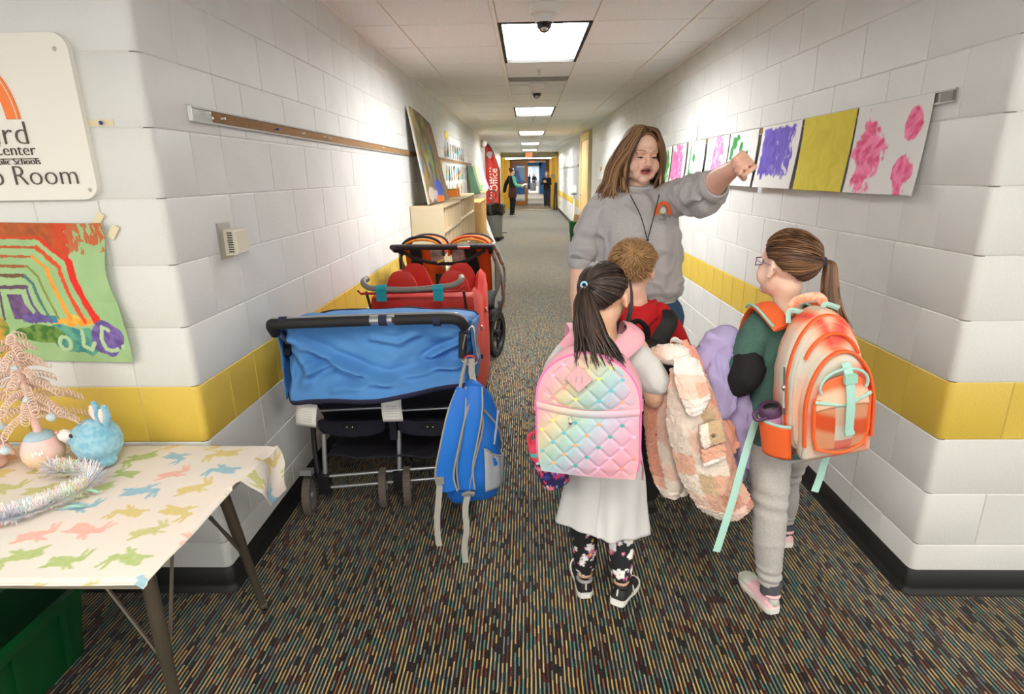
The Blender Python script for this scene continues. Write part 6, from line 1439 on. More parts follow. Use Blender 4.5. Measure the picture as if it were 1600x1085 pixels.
ob('zip_pull', MB().ell(PB(-.045, .172, .166), (.006,.004,.008), None, 10, 8), M_chrome, lo1); ob('zip_ring', MB().tube([PB(-.045+.005*cos(a), .184+.006*sin(a), .166) for a in range(7)], .0014, 6, True), M_chrome, lo1)
for sgn in (-1, 1):
    P = crv([PB(sgn*.075, .33, .0), (.243+sgn*.085, 1.70, 1.0), (.243+sgn*.088, 1.765, 1.012), (.243+sgn*.088, 1.83, .985), (.243+sgn*.09, 1.865, .90), (.243+sgn*.11, 1.86, .78)], 6)
    ob('shoulder_strap', MB().tube(P, [(.034,.009)]*len(P), 12, hint=(0,-1,.4)), M_pk2, bp, 1.)
g = MB(); P = crv([PB(-.04, .345, .015), PB(-.035, .372, .0), PB(.035, .372, .0), PB(.04, .345, .015)], 5); g.tube(P, [(.010,.004)]*len(P), 8); ob('grab_handle', g, M_pk2, bp)
ob('side_seam', MB().tube([PB(.154, .20, d) for d in (.02,.06,.11)], .0025, 6), M_pk2, bp)
ob('zip_tassel', MB().tube([PB(-.157, .20, .09), PB(-.162, .17, .09)], .005, 8), M_hot, bp); ob('loose_strap', MB().tube([PB(.145, .03, .03), PB(.16, -.02, .02), PB(.158, -.06, .02)], [(.009,.0015)]*3, 6), M_pk2, bp)
# lunch bag
t = thing('lunch_bag', 'navy floral lunch bag with red and teal top hanging beside the pink backpack', 'lunch bag', (.065, 1.66, .51))
M_lb = mat('lunch bag print', (255,255,255), .75, vcol=True)
rot = Matrix.Rotation(-.38, 3, 'Y')
g = MB(); q = []
O = V((.062,1.655,.595))
for z, a, b in ((-.085,.034,.025),(-.08,.045,.034),(-.02,.048,.038),(.03,.046,.036),(.065,.042,.034),(.082,.036,.028)): q.append([O+rot @ V((a*cos(2*pi*j/60)*(1 if abs(cos(2*pi*j/60)) < .8 else .98), b*sin(2*pi*j/60), z)) for j in range(60)])
qq = [[tuple(np.array(q[i][j])*(1-f)+np.array(q[i+1][j])*f) for j in range(60)] for i in range(5) for f in [k/8 for k in range(8)]]+[q[-1]]
g.ring(qq); me = g.mesh('body', M_lb, 3)
inv_ = rot.transposed(); rl2 = random.Random(8); FL2 = [(rl2.uniform(-.05,.05), rl2.uniform(-.085,.05), rl2.choice(((226,70,110),(120,200,210),(240,130,150),(70,70,170),(236,236,236),(200,60,90))), rl2.uniform(.003,.011)) for _ in range(80)]
def lbc(p):
    l = inv_ @ (p-O); k = lin((36,30,84))
    if l.z > .058: return lin((226,70,92))
    if l.z > .044: return lin((70,196,186))
    if l.z > .03: return lin((226,70,92))
    for x, z, cc, r in FL2:
        d = math.hypot(l.x-x, l.z-z)
        if d < r*(.8+.3*sin(5*math.atan2(l.z-z, l.x-x))): k = lin(cc)
    return k
paint(me, lbc); ob('body', me, None, t)
ob('carry_handle', MB().tube(crv([O+rot @ V((-.03,0,.08)), O+rot @ V((-.02,0,.11)), O+rot @ V((.02,0,.112)), O+rot @ V((.03,0,.08))], 5), .006, 8), mat('handle red', (214,60,84), .6), t)
# ---------------------------------------------------------------- boy
M_redh = mat('red hoodie', (206,22,26), .85, (260,.25), (5,(190,16,22)))
b1 = thing('person', 'boy with short blond hair in red hoodie and dark trousers, seen from behind', 'person', (.42, 2.16, 0))
c = V((.392, 2.13, 1.125)); s = .90; Rm = hframe((.30,1,.0), (-.05,-.1,1))
g = MB(); T = head(g, c, Rm, s)
g.limb([T(0,-.02,-.05), (.40,2.13,1.03), (.405,2.13,.98)], [.045,.046,.055], 12, 3)
g.torso([(.43,2.15,.54,.10,.08,0),(.425,2.15,.7,.10,.08,0),(.415,2.14,.9,.11,.075,0),(.41,2.135,.97,.09,.055,0)], 18, 3)
g.limb([(.52,2.13,.95), (.575,2.13,.82), (.585,2.16,.70), (.585,2.18,.62)], [.04,.036,.03,.023], 12, 4); hand(g, (.585,2.18,.62), (0,.2,-1), (-1,0,0), .75, [(20,25,15)]*4, 1)
g.limb([(.30,2.14,.95), (.25,2.17,.82), (.26,2.26,.72)], [.04,.036,.025], 12, 4); hand(g, (.26,2.26,.72), (.2,1,0), (.6,0,-.6), .75, [(30,35,20)]*4, 1)
g.limb([(.38,2.16,.58), (.36,2.2,.32), (.36,2.22,.08)], [.07,.05,.032], 12, 3); g.limb([(.48,2.16,.58), (.515,2.24,.33), (.535,2.30,.10)], [.07,.05,.032], 12, 3)
body('body', g, .006, kidskin(lin((238,196,172))), b1)
g = MB(); g.torso([(.43,2.15,.60,.128,.10,0),(.427,2.15,.72,.13,.10,0),(.42,2.145,.85,.128,.095,0),(.412,2.135,.94,.118,.08,0),(.408,2.13,.985,.08,.062,0),(.405,2.13,1.01,.062,.055,0)], 22, 4)
g.limb([(.49,2.13,.945), (.55,2.13,.87), (.583,2.135,.79), (.59,2.165,.68)], [.06,.056,.05,.042], 14, 4); g.limb([(.325,2.135,.945), (.262,2.165,.86), (.25,2.20,.78), (.258,2.25,.73)], [.06,.055,.048,.04], 14, 4)
me = remesh(g, .0065, 4); displace(me, folds(1., 7)); hd = ob('hoodie', skinme(me, M_redh, 'hoodie'), M_redh, b1)
g = MB(); F = patch([[(.30,2.12,.965),(.345,2.055,.955),(.405,2.03,.93),(.465,2.055,.955),(.505,2.12,.965)], [(.325,2.13,1.02),(.355,2.07,1.02),(.405,2.045,1.01),(.455,2.07,1.02),(.485,2.13,1.02)], [(.345,2.13,1.02),(.365,2.085,1.005),(.405,2.065,.99),(.445,2.085,1.005),(.468,2.13,1.02)]])
ob('hood', MB().grid(lambda u, v: F(u, v)+V((0, .008*nz(u*5, v*3), .012*nz(u*4+2, v*3))), 28, 16, .012), M_redh, hd, 3)
M_drk = mat('dark trousers', (34,30,32), .9, (200,.2))
g = MB(); g.torso([(.43,2.155,.50,.115,.09,0),(.43,2.155,.60,.115,.09,0)], 18, 3); g.limb([(.38,2.16,.56), (.36,2.2,.32), (.36,2.22,.11)], [.078,.062,.055], 14, 3); g.limb([(.48,2.16,.56), (.515,2.24,.33), (.53,2.29,.13)], [.078,.062,.055], 14, 3)
me = remesh(g, .007, 3); displace(me, folds(.8, 1)); ob('trousers', skinme(me, M_drk, 'trousers'), M_drk, b1)
M_tl = mat('teal sneaker', (60,170,178), .5)
shoe(b1, (.36,2.18,0), (-.05,1,0), (0,0,1), .95, M_kblk, M_tl); shoe(b1, (.54,2.275,.012), (.1,1,-.05), (0,.05,1), .95, M_kblk, M_kblk, ml=M_tl)
CB_ = ((150,112,72), (196,158,110)); lowb = lambda a: R(40)-R(30)*sstep(R(30), R(70), abs(a))-R(6)*sstep(R(80), R(95), abs(a))-R(38)*sstep(R(95), R(150), abs(a))
g = scalp(c, Rm, s, lowb, (.080,.099,.089)); me = g.mesh('hair', M_hair, 3); paint(me, lambda p: mixc(lin((150,114,72)), lin((184,146,98)), .5+noise.noise(p*70))); hair = ob('hair', me, None, b1)
g = MB(); wh = V((.12,-.75,.62)).normalized()
for i in range(3200):
    az = hr.uniform(-pi, pi); lo = lowb(az); el = hr.uniform(lo-.03, 1.5); d = sph(az, el)
    if hr.random() > cos(el)+.15: continue
    tg = (d-wh*d.dot(wh)); tg = tg.normalized() if tg.length > .01 else V((1,0,0)); tg = (tg+wh.cross(d)*.5).normalized(); L = .026 if el > .2 else .014
    p0 = surf(d, s, c, Rm, k=.99); P = [p0, p0+Rm @ (tg*L*.5+d*.0012)*s, p0+Rm @ (tg*L+d*.0006)*s-V((0,0,.002))]
    g.cur = hcol(CB_, hr); g.tube(P, [.0019,.0016,.0005], 4, hint=tuple(d))
o = ob('hair_tufts', g, M_hair, hair, 3); o['kind'] = 'stuff'
# his black backpack
M_bpk = mat('black nylon', (26,26,28), .7, (260,.3))
t = thing('black_backpack', 'black backpack worn by the boy in the red hoodie', 'backpack', (.41, 2.03, .62))
g = MB(); g.torso([(.42,1.985,.58,.10,.05,0),(.42,1.98,.62,.125,.062,0),(.415,1.98,.76,.13,.068,0),(.41,1.985,.83,.12,.06,0),(.405,2.0,.885,.085,.045,0),(.405,2.01,.90,.04,.025,0)], 28, 4, 3.); me = g.mesh('body', M_bpk, 3); displace(me, folds(1.2, 4)); ob('body', me, M_bpk, t)
ob('grab_handle', MB().tube(crv([(.37,2.02,.895),(.365,2.0,.95),(.39,1.985,.975),(.42,1.985,.95),(.43,2.01,.895)], 6), [(.014,.004)]*25, 8, hint=(0,-1,0)), M_bpk, t)
for sgn in (-1, 1):
    P = crv([(.41+sgn*.06,2.02,.885), (.41+sgn*.105,2.04,.955), (.41+sgn*.115,2.11,.985), (.41+sgn*.105,2.19,.97), (.41+sgn*.11,2.225,.87), (.42+sgn*.12,2.21,.74)], 6)
    ob('shoulder_strap', MB().tube(P, [(.030,.005)]*len(P), 10, hint=(0,-1,.4)), M_bpk, t, 1.)
# ---------------------------------------------------------------- girl with the orange backpack
M_gtee = mat('green tee', (74,110,99), .9, (300,.3), (200,(64,98,88),.15))
M_blks = mat('black jersey', (20,19,22), .85, (300,.2))
M_gleg = mat('grey leggings', (182,178,174), .9, (400,.3), (160,(170,166,162),.15))
g2 = thing('person', 'girl with brown ponytail and glasses in green tee and grey leggings, wearing the orange backpack', 'person', (.86, 1.83, 0))
c = V((.815, 1.83, 1.185)); s = .93; Rm = hframe((-.50,1,.04), (.05,0,1))
g = MB(); T = head(g, c, Rm, s)
g.limb([T(0,-.02,-.05), (.83,1.83,1.08), (.835,1.825,1.03)], [.042,.042,.05], 12, 3)
g.torso([(.87,1.83,.58,.095,.075,0),(.865,1.83,.7,.092,.07,0),(.85,1.825,.85,.095,.07,0),(.84,1.825,.97,.105,.068,0),(.837,1.825,1.02,.07,.05,0)], 18, 3)
g.limb([(.765,1.83,.985), (.715,1.80,.87), (.69,1.85,.80), (.665,1.93,.80)], [.036,.032,.03,.023], 12, 4); hand(g, (.665,1.93,.80), (-.3,1,.0), (-.5,0,-.8), .74, [(50,60,30)]*4, 1)
g.limb([(.94,1.84,.99), (.985,1.86,.85), (.985,1.95,.75)], [.04,.034,.024], 12, 4); hand(g, (.985,1.95,.75), (0,1,-.2), (-.8,0,-.4), .74, [(40,50,30)]*4, -1)
g.limb([(.83,1.82,.60), (.825,1.76,.36), (.835,1.715,.11)], [.07,.05,.032], 12, 3); g.limb([(.915,1.84,.60), (.975,1.98,.36), (1.035,2.07,.11)], [.07,.05,.032], 12, 3)
me_b = body('body', g, .0055, kidskin(lin((240,204,182))), g2)
g = MB(); g.torso([(.87,1.83,.56,.118,.095,0),(.868,1.83,.64,.116,.093,0),(.862,1.83,.75,.112,.09,0),(.85,1.825,.88,.115,.088,0),(.842,1.825,.97,.116,.08,0),(.838,1.825,1.02,.082,.062,0),(.836,1.825,1.045,.056,.05,0)], 22, 4)
g.limb([(.765,1.828,.995), (.725,1.81,.94), (.712,1.80,.875)], [.056,.056,.056], 16, 4); g.limb([(.915,1.838,.995), (.96,1.85,.93), (.975,1.855,.875)], [.056,.056,.054], 16, 4)
me = remesh(g, .006, 4); displace(me, folds(1., 13)); tee = ob('tee_shirt', skinme(me, M_gtee, 'tee_shirt'), M_gtee, g2)
ob('neckband', MB().tube([(.833+.05*cos(a*.5236), 1.825+.046*sin(a*.5236), 1.048-.012*sin(a*.5236)*-1) for a in range(12)], .007, 8, True), M_gtee, tee)
g = MB(); g.limb([(.712,1.79,.89), (.706,1.775,.845), (.69,1.81,.80), (.668,1.90,.80)], [.048,.050,.045,.033], 16, 4); me = remesh(g, .005, 3); displace(me, folds(1.2, 17)); ob('undersleeve', skinme(me, M_blks, 'undersleeve'), M_blks, g2)
g = MB(); g.limb([(.972,1.855,.89), (.985,1.865,.84), (.985,1.94,.76)], [.044,.043,.032], 14, 4); me = remesh(g, .005, 3); displace(me, folds(1., 19)); ob('undersleeve', skinme(me, M_blks, 'undersleeve'), M_blks, g2)
g = MB(); g.torso([(.872,1.83,.54,.105,.085,0),(.87,1.83,.62,.105,.085,0)], 18, 3)
g.limb([(.828,1.82,.58), (.825,1.76,.37), (.828,1.735,.24), (.836,1.715,.115)], [.076,.056,.050,.037], 18, 5); g.limb([(.915,1.84,.58), (.97,1.97,.37), (1.005,2.01,.24), (1.035,2.065,.125)], [.076,.054,.046,.036], 18, 5)
me = remesh(g, .0055, 3); displace(me, lambda p, n: folds(.7, 23)(p, n)+.0035*sin(p.z*210+14*p.x)*sstep(.20,.13,p.z)+.003*sin(p.z*120+20*p.x)*math.exp(-((p.z-.40)/.05)**2)); ob('leggings', skinme(me, M_gleg, 'leggings'), M_gleg, g2)
M_pks = mat('pink sneaker', (236,190,196), .6, (160,.3)); M_gry = mat('pale grey panel', (190,194,184), .6)
def gp(T, up_): ob('toe_panel', MB().ell(T(0,.165,.036), (.034,.04,.014), None, 14, 8), M_gry, up_); ob('heel_counter', MB().ell(T(0,.012,.05), (.02,.016,.024), None, 12, 8), M_gry, up_)
for q, dv in (((.848,1.672,0), (-.24,1,0)), ((1.048,2.03,.01), (-.05,1,-.04))):
    shoe(g2, q, dv, (0,0,1), .90, M_pks, M_sole, ml=M_pks, extra=gp if q[0] < .9 else None)
    ob('sock', MB().tube([(q[0]-.006,q[1]+.035,.06), (q[0]-.004,q[1]+.037,.105)], [.034,.036], 14), mat('dark sock', (84,84,90), .9, (900,.6)), g2)
CBR = ((74,46,28), (146,104,68)); low2 = lambda a: R(36)-R(40)*sstep(R(30), R(80), abs(a))-R(22)*sstep(R(85), R(120), abs(a))-R(20)*sstep(R(120), R(170), abs(a))
hair, tp = pony_hair(g2, c, Rm, s, (.50,-.86,-.06), CBR, low2, 41, 380, (150, [((.012,-.012,.002), .005), ((.016,-.022,-.05), .009), ((.022,-.03,-.10), .011), ((.036,-.045,-.155), .012), ((.056,-.06,-.205), .012)]))
d_ = (tp-c).normalized(); s_, o_ = frame(d_)
ob('hair_tie', MB().tube([tp+V((.006,0,.0))+s_*(.012*cos(a*.5236))+o_*(.012*sin(a*.5236)) for a in range(12)], .0055, 8, True), mat('tie navy', (28,58,120), .7), hair)
t = thing('glasses', 'thin brown framed glasses on the girl with the orange backpack', 'glasses', tuple(T(0,.1,.01))); M_gl = mat('glasses frame', (110,70,74), .3)
for e in (-1, 1):
    ob('lens_rim', MB().tube([T(e*.032+.023*max(-.85,min(.85,1.2*cos(a*pi/8))), .088-2.0*(e*.032+.020*cos(a*pi/8))**2, .008+.015*max(-.85,min(.85,1.2*sin(a*pi/8)))) for a in range(16)], .0016, 6, True), M_gl, t)
    ob('temple', MB().tube([T(e*.052, .082, .014), T(e*.078, .04, .012), T(e*.084, -.01, .012), T(e*.084, -.025, -.004)], .0018, 6), M_gl if e > 0 else mat('temple lilac', (180,140,190), .4), t)
ob('bridge', MB().tube([T(-.013,.088,.012), T(0,.093,.014), T(.013,.088,.012)], .0015, 6), M_gl, t)
# ---------------------------------------------------------------- orange tie-dye backpack
M_td = mat('tie dye nylon', (255,255,255), .5, (260,.15), vcol=True)
M_or2 = mat('bright orange nylon', (240,104,48), .55, (260,.2))
M_mint = mat('mint webbing', (164,208,195), .7, (400,.3))
ob_ = thing('orange_backpack', 'large orange and white tie dye backpack with mint straps', 'backpack', (.84, 1.66, .64))
BO2 = V((.912,1.755,.652)); an2 = .06; ro2 = .17
nx_ = V((sin(an2), -cos(an2), -.10)).normalized(); zx = V((-ro2, .06, 1)); zx = (zx-nx_*zx.dot(nx_)).normalized(); xx = zx.cross(nx_)*-1
if xx.x < 0: xx = -xx
def P2(x, z, d): return BO2+xx*x+zx*z+nx_*d
W2, H2, S2 = .113, .448, .20
def half2(z): return W2*(1 if z < S2 else math.sqrt(max(0, 1-((z-S2)/(H2-S2))**2))*.999+.001)*(1-.30*max(0, (.05-z)/.05)**2)*(.95+.05*min(1, z/.1))
out2 = [(-half2(z), z) for z in [H2*sin(i/28*pi/2) for i in range(28)]]+[(0, H2)]+[(half2(z), z) for z in [H2*sin(i/28*pi/2) for i in range(27, -1, -1)]]
TD_ = [(0,(206,204,190)),(.24,(214,206,190)),(.38,(234,176,144)),(.50,(232,96,66)),(.57,(222,66,62)),(.66,(236,122,84)),(.8,(234,188,162)),(1,(208,206,192))]
def tdc(p, f=9.):
    l = p-BO2; x, z = l.dot(xx), l.dot(zx); t_ = (.1+abs(x)*6.6+.30*noise.noise(V((x*6, z*7, 3.)))+.55*sstep(-.2, .4, noise.noise(V((x*5+9, z*8, 7.))))+.06*noise.noise(p*30)+l.dot(nx_)*2.) % 1
    for (a, ca), (b, cb_) in zip(TD_, TD_[1:]):
        if t_ < b: return mixc(lin(ca), lin(cb_), (t_-a)/(b-a))
    return lin(TD_[-1][1])
def slab(ol, zc, layers, name, m, parent, col=None, dens=1, wr_=0.):
    g = MB(); g.ring([[P2(x*k, zc+(z-zc)*k, d) for x, z in ol] for d, k in layers])
    me = g.mesh(name, m, 3)
    if dens:
        bm = bmesh.new(); bm.from_mesh(me); bmesh.ops.triangulate(bm, faces=[f for f in bm.faces if len(f.verts) > 4]); bmesh.ops.subdivide_edges(bm, edges=bm.edges[:], cuts=dens, use_grid_fill=True); bm.to_mesh(me); bm.free(); finish(me, 3)
    if wr_: displace(me, lambda p, n: wr_*noise.noise(p*22)+.5*wr_*noise.noise(p*50))
    if col: paint(me, col)
    return ob(name, me, m, parent)
def dome_front(ol, zc, d0, bul, name, m, parent, col, n=14):
    ks = [1-(i/n)**1.0*.97 for i in range(n+1)]
    L = [(d0+bul*math.sqrt(max(0, 1-k*k)), k) for k in ks]; return slab(ol, zc, L, name, m, parent, col, 0, .003)
slab(out2, .2, [(0,.93),(.012,1.0),(.05,1.03),(.085,1.02)], 'body', M_td, ob_, tdc, 1, .003)
mid = slab(out2, .2, [(.085,.99),(.10,.985),(.115,.95)], 'main_front', M_td, ob_, tdc, 1, .002)
dome_front([(x*.95, .2+(z-.2)*.95) for x, z in out2], .2, .112, .022, 'front_face', M_td, mid, tdc)
ob('orange_piping', MB().tube([P2(x*.985, .2+(z-.2)*.985, .092) for x, z in out2[2:-2]], .0085, 8, flat=.6), M_or2, ob_)
def half3(z): return .101*(1 if z < .16 else math.sqrt(max(0, 1-((z-.16)/.20)**2))*.999+.001)
out3 = [(.012-half3(z), z) for z in [.005+.355*sin(i/20*pi/2) for i in range(20)]]+[(.012, .36)]+[(.012+half3(z), z) for z in [.005+.355*sin(i/20*pi/2) for i in range(19, -1, -1)]]
pk = slab(out3, .16, [(.10,1.0),(.155,.99)], 'front_pocket', M_td, ob_, tdc, 1, .002); dome_front(out3, .16, .150, .016, 'pocket_face', M_td, pk, tdc)
ob('pocket_piping', MB().tube([P2(x*.985+.0, .16+(z-.16)*.985, .158) for x, z in out3[2:-2]], .0085, 8, flat=.6), M_or2, pk)
ob('top_piping', MB().tube([P2(.0+.087*cos(R(a)), .262+.140*sin(R(a)), .128) for a in range(28, 153, 5)], .009, 8, flat=.5), M_or2, mid)
# lower mesh pocket
def mpk(u, v): x = .012+(2*u-1)*.079; z = .055+.17*v-.03*(1-v)*(2*abs(u-.5))**3*0; return P2(x*(.88+.12*min(1, v*4)), z, .172+.022*sin(pi*u)*(.5+.5*sin(pi*(.15+.7*v))))
M_mesh2 = mat('orange mesh', (240,110,60), .75, (800,1.), vcol=True)
g = MB(); g.grid(mpk, 50, 50, .002); cc = []
for j in range(51):
    for i in range(51):
        u, v = i/50, j/50
        if abs(u-.5) < .165: k = [lin((238,96,84)), lin((236,234,220)), lin((246,206,176)), lin((232,232,218))][int((v*3.2+.4) % 4)]; k = mixc(k, lin((246,190,160)), .3*abs(sin(v*9)))
        else: k = mixc(lin((240,92,36)), lin((244,168,124)), sstep(.1,.5,.5+.5*sin(v*7+u*2+.5)))
        cc.append(k)
g.c = cc+cc; mp_ = ob('mesh_pocket', g, M_mesh2, pk, 3)
ob('mesh_binding', MB().tube([mpk(i/24, 1)+nx_*.003+zx*(-.02+.03*abs(i/24-.45)) for i in range(25)], .0055, 8), M_mint, mp_)
ob('mesh_edge', MB().tube([mpk(0, 1-i/12) for i in range(13)]+[mpk(i/20, 0)-zx*.012*sin(pi*i/20) for i in range(21)]+[mpk(1, i/12) for i in range(13)], .005, 8), M_or2, mp_)
def flp(u, v): x = .012+(2*u-1)*.079*(1-.25*v*v); return P2(x, .205+.085*v-.02*(2*u-1)**2, .176+.02*sin(pi*u)*(1-v*.7)-.008*v)
g = MB(); g.grid(flp, 24, 12, .003); g.c = [mixc(lin((240,190,160)), lin((240,112,58)), sstep(.45,.75,j/12)) for j in range(13) for i in range(25)]*2; fp = ob('pocket_flap', g, M_td, pk, 3)
ob('flap_binding', MB().tube([P2(.012+.067*cos(R(a)), .262+.05*sin(R(a)), .178) for a in range(-20, 201, 10)], .0045, 8), M_mint, fp)
g = MB(); P = [P2(.020, .325, .168), P2(.019, .29, .192), P2(.018, .22, .206), P2(.017, .15, .206), P2(.018, .115, .204)]; g.tube(crv(P, 5), [(.0125,.0022)]*21, 8, hint=tuple(nx_)); ob('front_strap', g, M_mint, pk)
g = MB(); g.box(P2(.019, .288, .196), (.034, .012, .026), rot=Matrix((xx, -nx_, zx)).transposed()); ob('strap_buckle', g, mat('mint buckle', (156,208,192), .35), pk)
g = MB(); g.box(P2(.018, .118, .206), (.026, .008, .010), rot=Matrix((xx, -nx_, zx)).transposed()); ob('strap_end', g, M_mint, pk)
# side pocket, zip, top loops, shoulder straps, hanging straps
def pch(u, v): return P2(-.110-.066*sin(pi*u)**.7*(.85+.15*v), -.002+.115*v+.012*sin(pi*u)*v, .0+.125*u)
sp = ob('side_pocket', MB().grid(lambda u, v: pch(1-u, v), 24, 12, .003), M_or2, ob_, 3)
ob('pocket_binding', MB().tube([pch(u, 1) for u in [i/16 for i in range(17)]], .005, 8), M_mint, sp)
ob('pocket_base', MB().ring([[P2(-.09, 0, .06+.04*cos(a*.5)) for a in range(13)], [pch(.5-.5*cos(a*.2618*1.0), 0) for a in range(13)]], caps=False), M_or2, sp)
ob('side_zip', MB().tube([P2(-.122, .15+.02*i, .105) for i in range(9)], .003, 6), M_steel, ob_); zp = ob('zip_pull', MB().tube([P2(-.126, .235, .108), P2(-.128, .18, .112)], [(.006,.003)]*2, 8), M_gry, ob_); ob('zip_slider', MB().ell(P2(-.126, .245, .109), (.006,.006,.009), None, 10, 8), M_chrome, zp)
for x0, x1 in ((-.075, -.02), (.03, .075)): g = MB(); P = crv([P2(x0, H2-.035, .03), P2(x0*.75+x1*.25, H2-.004, .012), P2(x1, H2-.016, .03)], 6); g.tube(P, [(.008,.002)]*13, 8, hint=tuple(nx_)); ob('top_loop', g, M_mint, ob_)
g = MB(); P = crv([P2(-.055, H2-.03, -.012), P2(-.03, H2+.008, -.02), P2(.035, H2+.012, -.02), P2(.06, H2-.02, -.012)], 6); g.tube(P, [(.014,.004)]*19, 8, hint=tuple(nx_)); g.cur = None; ob('grab_handle', g, mat('peach webbing', (248,190,160), .7, (60,.2), (60,(246,150,112),.08)), ob_)
for sgn, xo in ((-1, -.082), (1, .082)):
    P = crv([P2(xo*.9, H2-.06, .0), (.838+xo*1.05, 1.79, 1.062), (.838+xo*1.1, 1.85, 1.055), (.838+xo*1.15, 1.90, .99), (.84+xo*1.25, 1.915, .88), (.845+xo*1.35, 1.905, .80)], 6)
    ss = ob('shoulder_strap', MB().tube(P, [(.033,.008)]*len(P), 10, hint=(0,-1,.4)), M_or2, ob_, 1.)
    for e in (-1, 1): ob('strap_edge', MB().tube([V(p)+V((e*.033,-.002,.003)) for p in P[:14]], .0045, 6), M_mint, ss)
g = MB(); P = crv([(.735,1.735,.70), (.70,1.70,.60), (.66,1.66,.46), (.625,1.635,.335), (.612,1.628,.285)], 6); g.tube(P, [(.0125,.0018)]*25, 6, hint=(0,-1,0)); ob('hanging_strap', g, M_mint, ob_)
g = MB(); P = crv([(.985,1.70,.68), (.955,1.69,.60), (.94,1.685,.52), (.928,1.68,.475)], 6); g.tube(P, [(.0125,.0018)]*19, 6, hint=(0,-1,0)); ob('hanging_strap', g, M_mint, ob_)
# bottle in the side pocket
bt = thing('water_bottle', 'lilac water bottle with dark flip lid in the side pocket of the orange backpack', 'bottle', tuple(P2(-.137, .035, .06)))
A, B = P2(-.137, .035, .06), P2(-.145, .135, .062); rotb = V((0,0,1)).rotation_difference(B-A).to_matrix()
ob('bottle_body', MB().lathe([(.001,0),(.028,0),(.032,.006),(.033,.09),(.031,.10)], A, 24, rotb), mat('bottle lilac', (196,140,184), .35), bt)
ob('lid', MB().lathe([(.034,.10),(.035,.105),(.034,.124),(.028,.132),(.001,.134)], A, 24, rotb), mat('lid plum', (84,56,88), .4), bt)
ob('lid_window', MB().ell(A+rotb @ V((.0,-.01,.132)), (.024,.016,.006), rotb, 16, 8), M_blk, bt); ob('carry_loop', MB().tube(crv([A+rotb @ V((-.03,0,.118)), A+rotb @ V((-.052,-.01,.12)), A+rotb @ V((-.048,-.02,.10)), A+rotb @ V((-.02,-.03,.108))], 5), .006, 8), MATS['lid plum'], bt)
# ---------------------------------------------------------------- sherpa coat carried between the children
M_sh = mat('sherpa pile', (255,255,255), .98, (260,1.), vcol=True, sheen=.5)
M_lin = mat('peach lining', (240,170,146), .75, (14,.25))
ct = thing('sherpa_coat', 'fluffy peach, white and tan checked coat hanging from the girl\'s hand', 'coat', (.56, 1.78, .40))
SHC = [lin((234,218,202)), lin((226,166,136)), lin((194,164,120)), lin((234,194,174)), lin((206,126,94))]
def check(cells, nu_, nv_):
    def f(u, v):
        i, j = int(u*nu_+.12*nz(u*14, v*14, 2)), int(v*nv_+.12*nz(u*14, v*14, 7)); return mixc(SHC[cells[min(j, nv_-1)][min(i, nu_-1)]], lin((244,232,222)), .22*(.5+nz(u*60, v*60, 5)))
    return f
def fuzzy(name, F, nu, nv, th, col, parent=ct):
    g = MB(); g.grid(lambda u, v: F(u, v), nu, nv, th); n = (nu+1)*(nv+1); cs = [col(i/nu, j/nv) for j in range(nv+1) for i in range(nu+1)]; g.c = cs+cs
    me = g.mesh(name, M_sh, 3); displace(me, lambda p, n_: .0045*noise.noise(p*115)+.0035*noise.noise(p*240)+.003*noise.noise(p*45)); return ob(name, me, M_sh, parent)
F = patch([[(.452,1.735,.885),(.48,1.725,.895),(.52,1.735,.875),(.545,1.75,.85)], [(.448,1.72,.77),(.50,1.70,.785),(.555,1.715,.775),(.595,1.75,.745)], [(.468,1.72,.64),(.53,1.69,.645),(.60,1.71,.635),(.645,1.75,.615)], [(.512,1.725,.51),(.575,1.70,.505),(.64,1.715,.50),(.69,1.745,.50)], [(.578,1.74,.405),(.64,1.715,.385),(.70,1.725,.392),(.742,1.745,.418)], [(.63,1.75,.365),(.665,1.735,.358),(.71,1.74,.368),(.75,1.75,.392)]])
F0 = F; F = lambda u, v: F0(u, v)+V((.006*nz(v*5, u*3), -.016*sin(u*7+v*4)*sin(pi*u)*.7, 0))
fuzzy('front_panel', F, 66, 110, .022, check([[3,0,1,1],[0,3,1,4],[0,0,2,1],[0,3,1,4],[1,0,0,4],[0,2,1,1],[3,1,4,1],[0,0,3,4],[0,2,0,1]], 4, 9))
F1 = patch([[(.405,1.775,.86),(.43,1.76,.865),(.455,1.755,.85)], [(.395,1.79,.72),(.44,1.765,.72),(.48,1.765,.70)], [(.41,1.80,.58),(.47,1.77,.575),(.515,1.78,.56)], [(.43,1.80,.47),(.50,1.775,.465),(.545,1.785,.455)], [(.455,1.80,.415),(.505,1.785,.40),(.54,1.79,.405)]])
fuzzy('back_panel', lambda u, v: F1(u, v)+V((0,-.012*sin(u*9+v*5)*sin(pi*u),0)), 40, 70, .02, check([[0,3,0],[4,3,3],[4,3,0],[4,0,3],[4,3,0],[1,0,0],[0,0,0]], 3, 7))
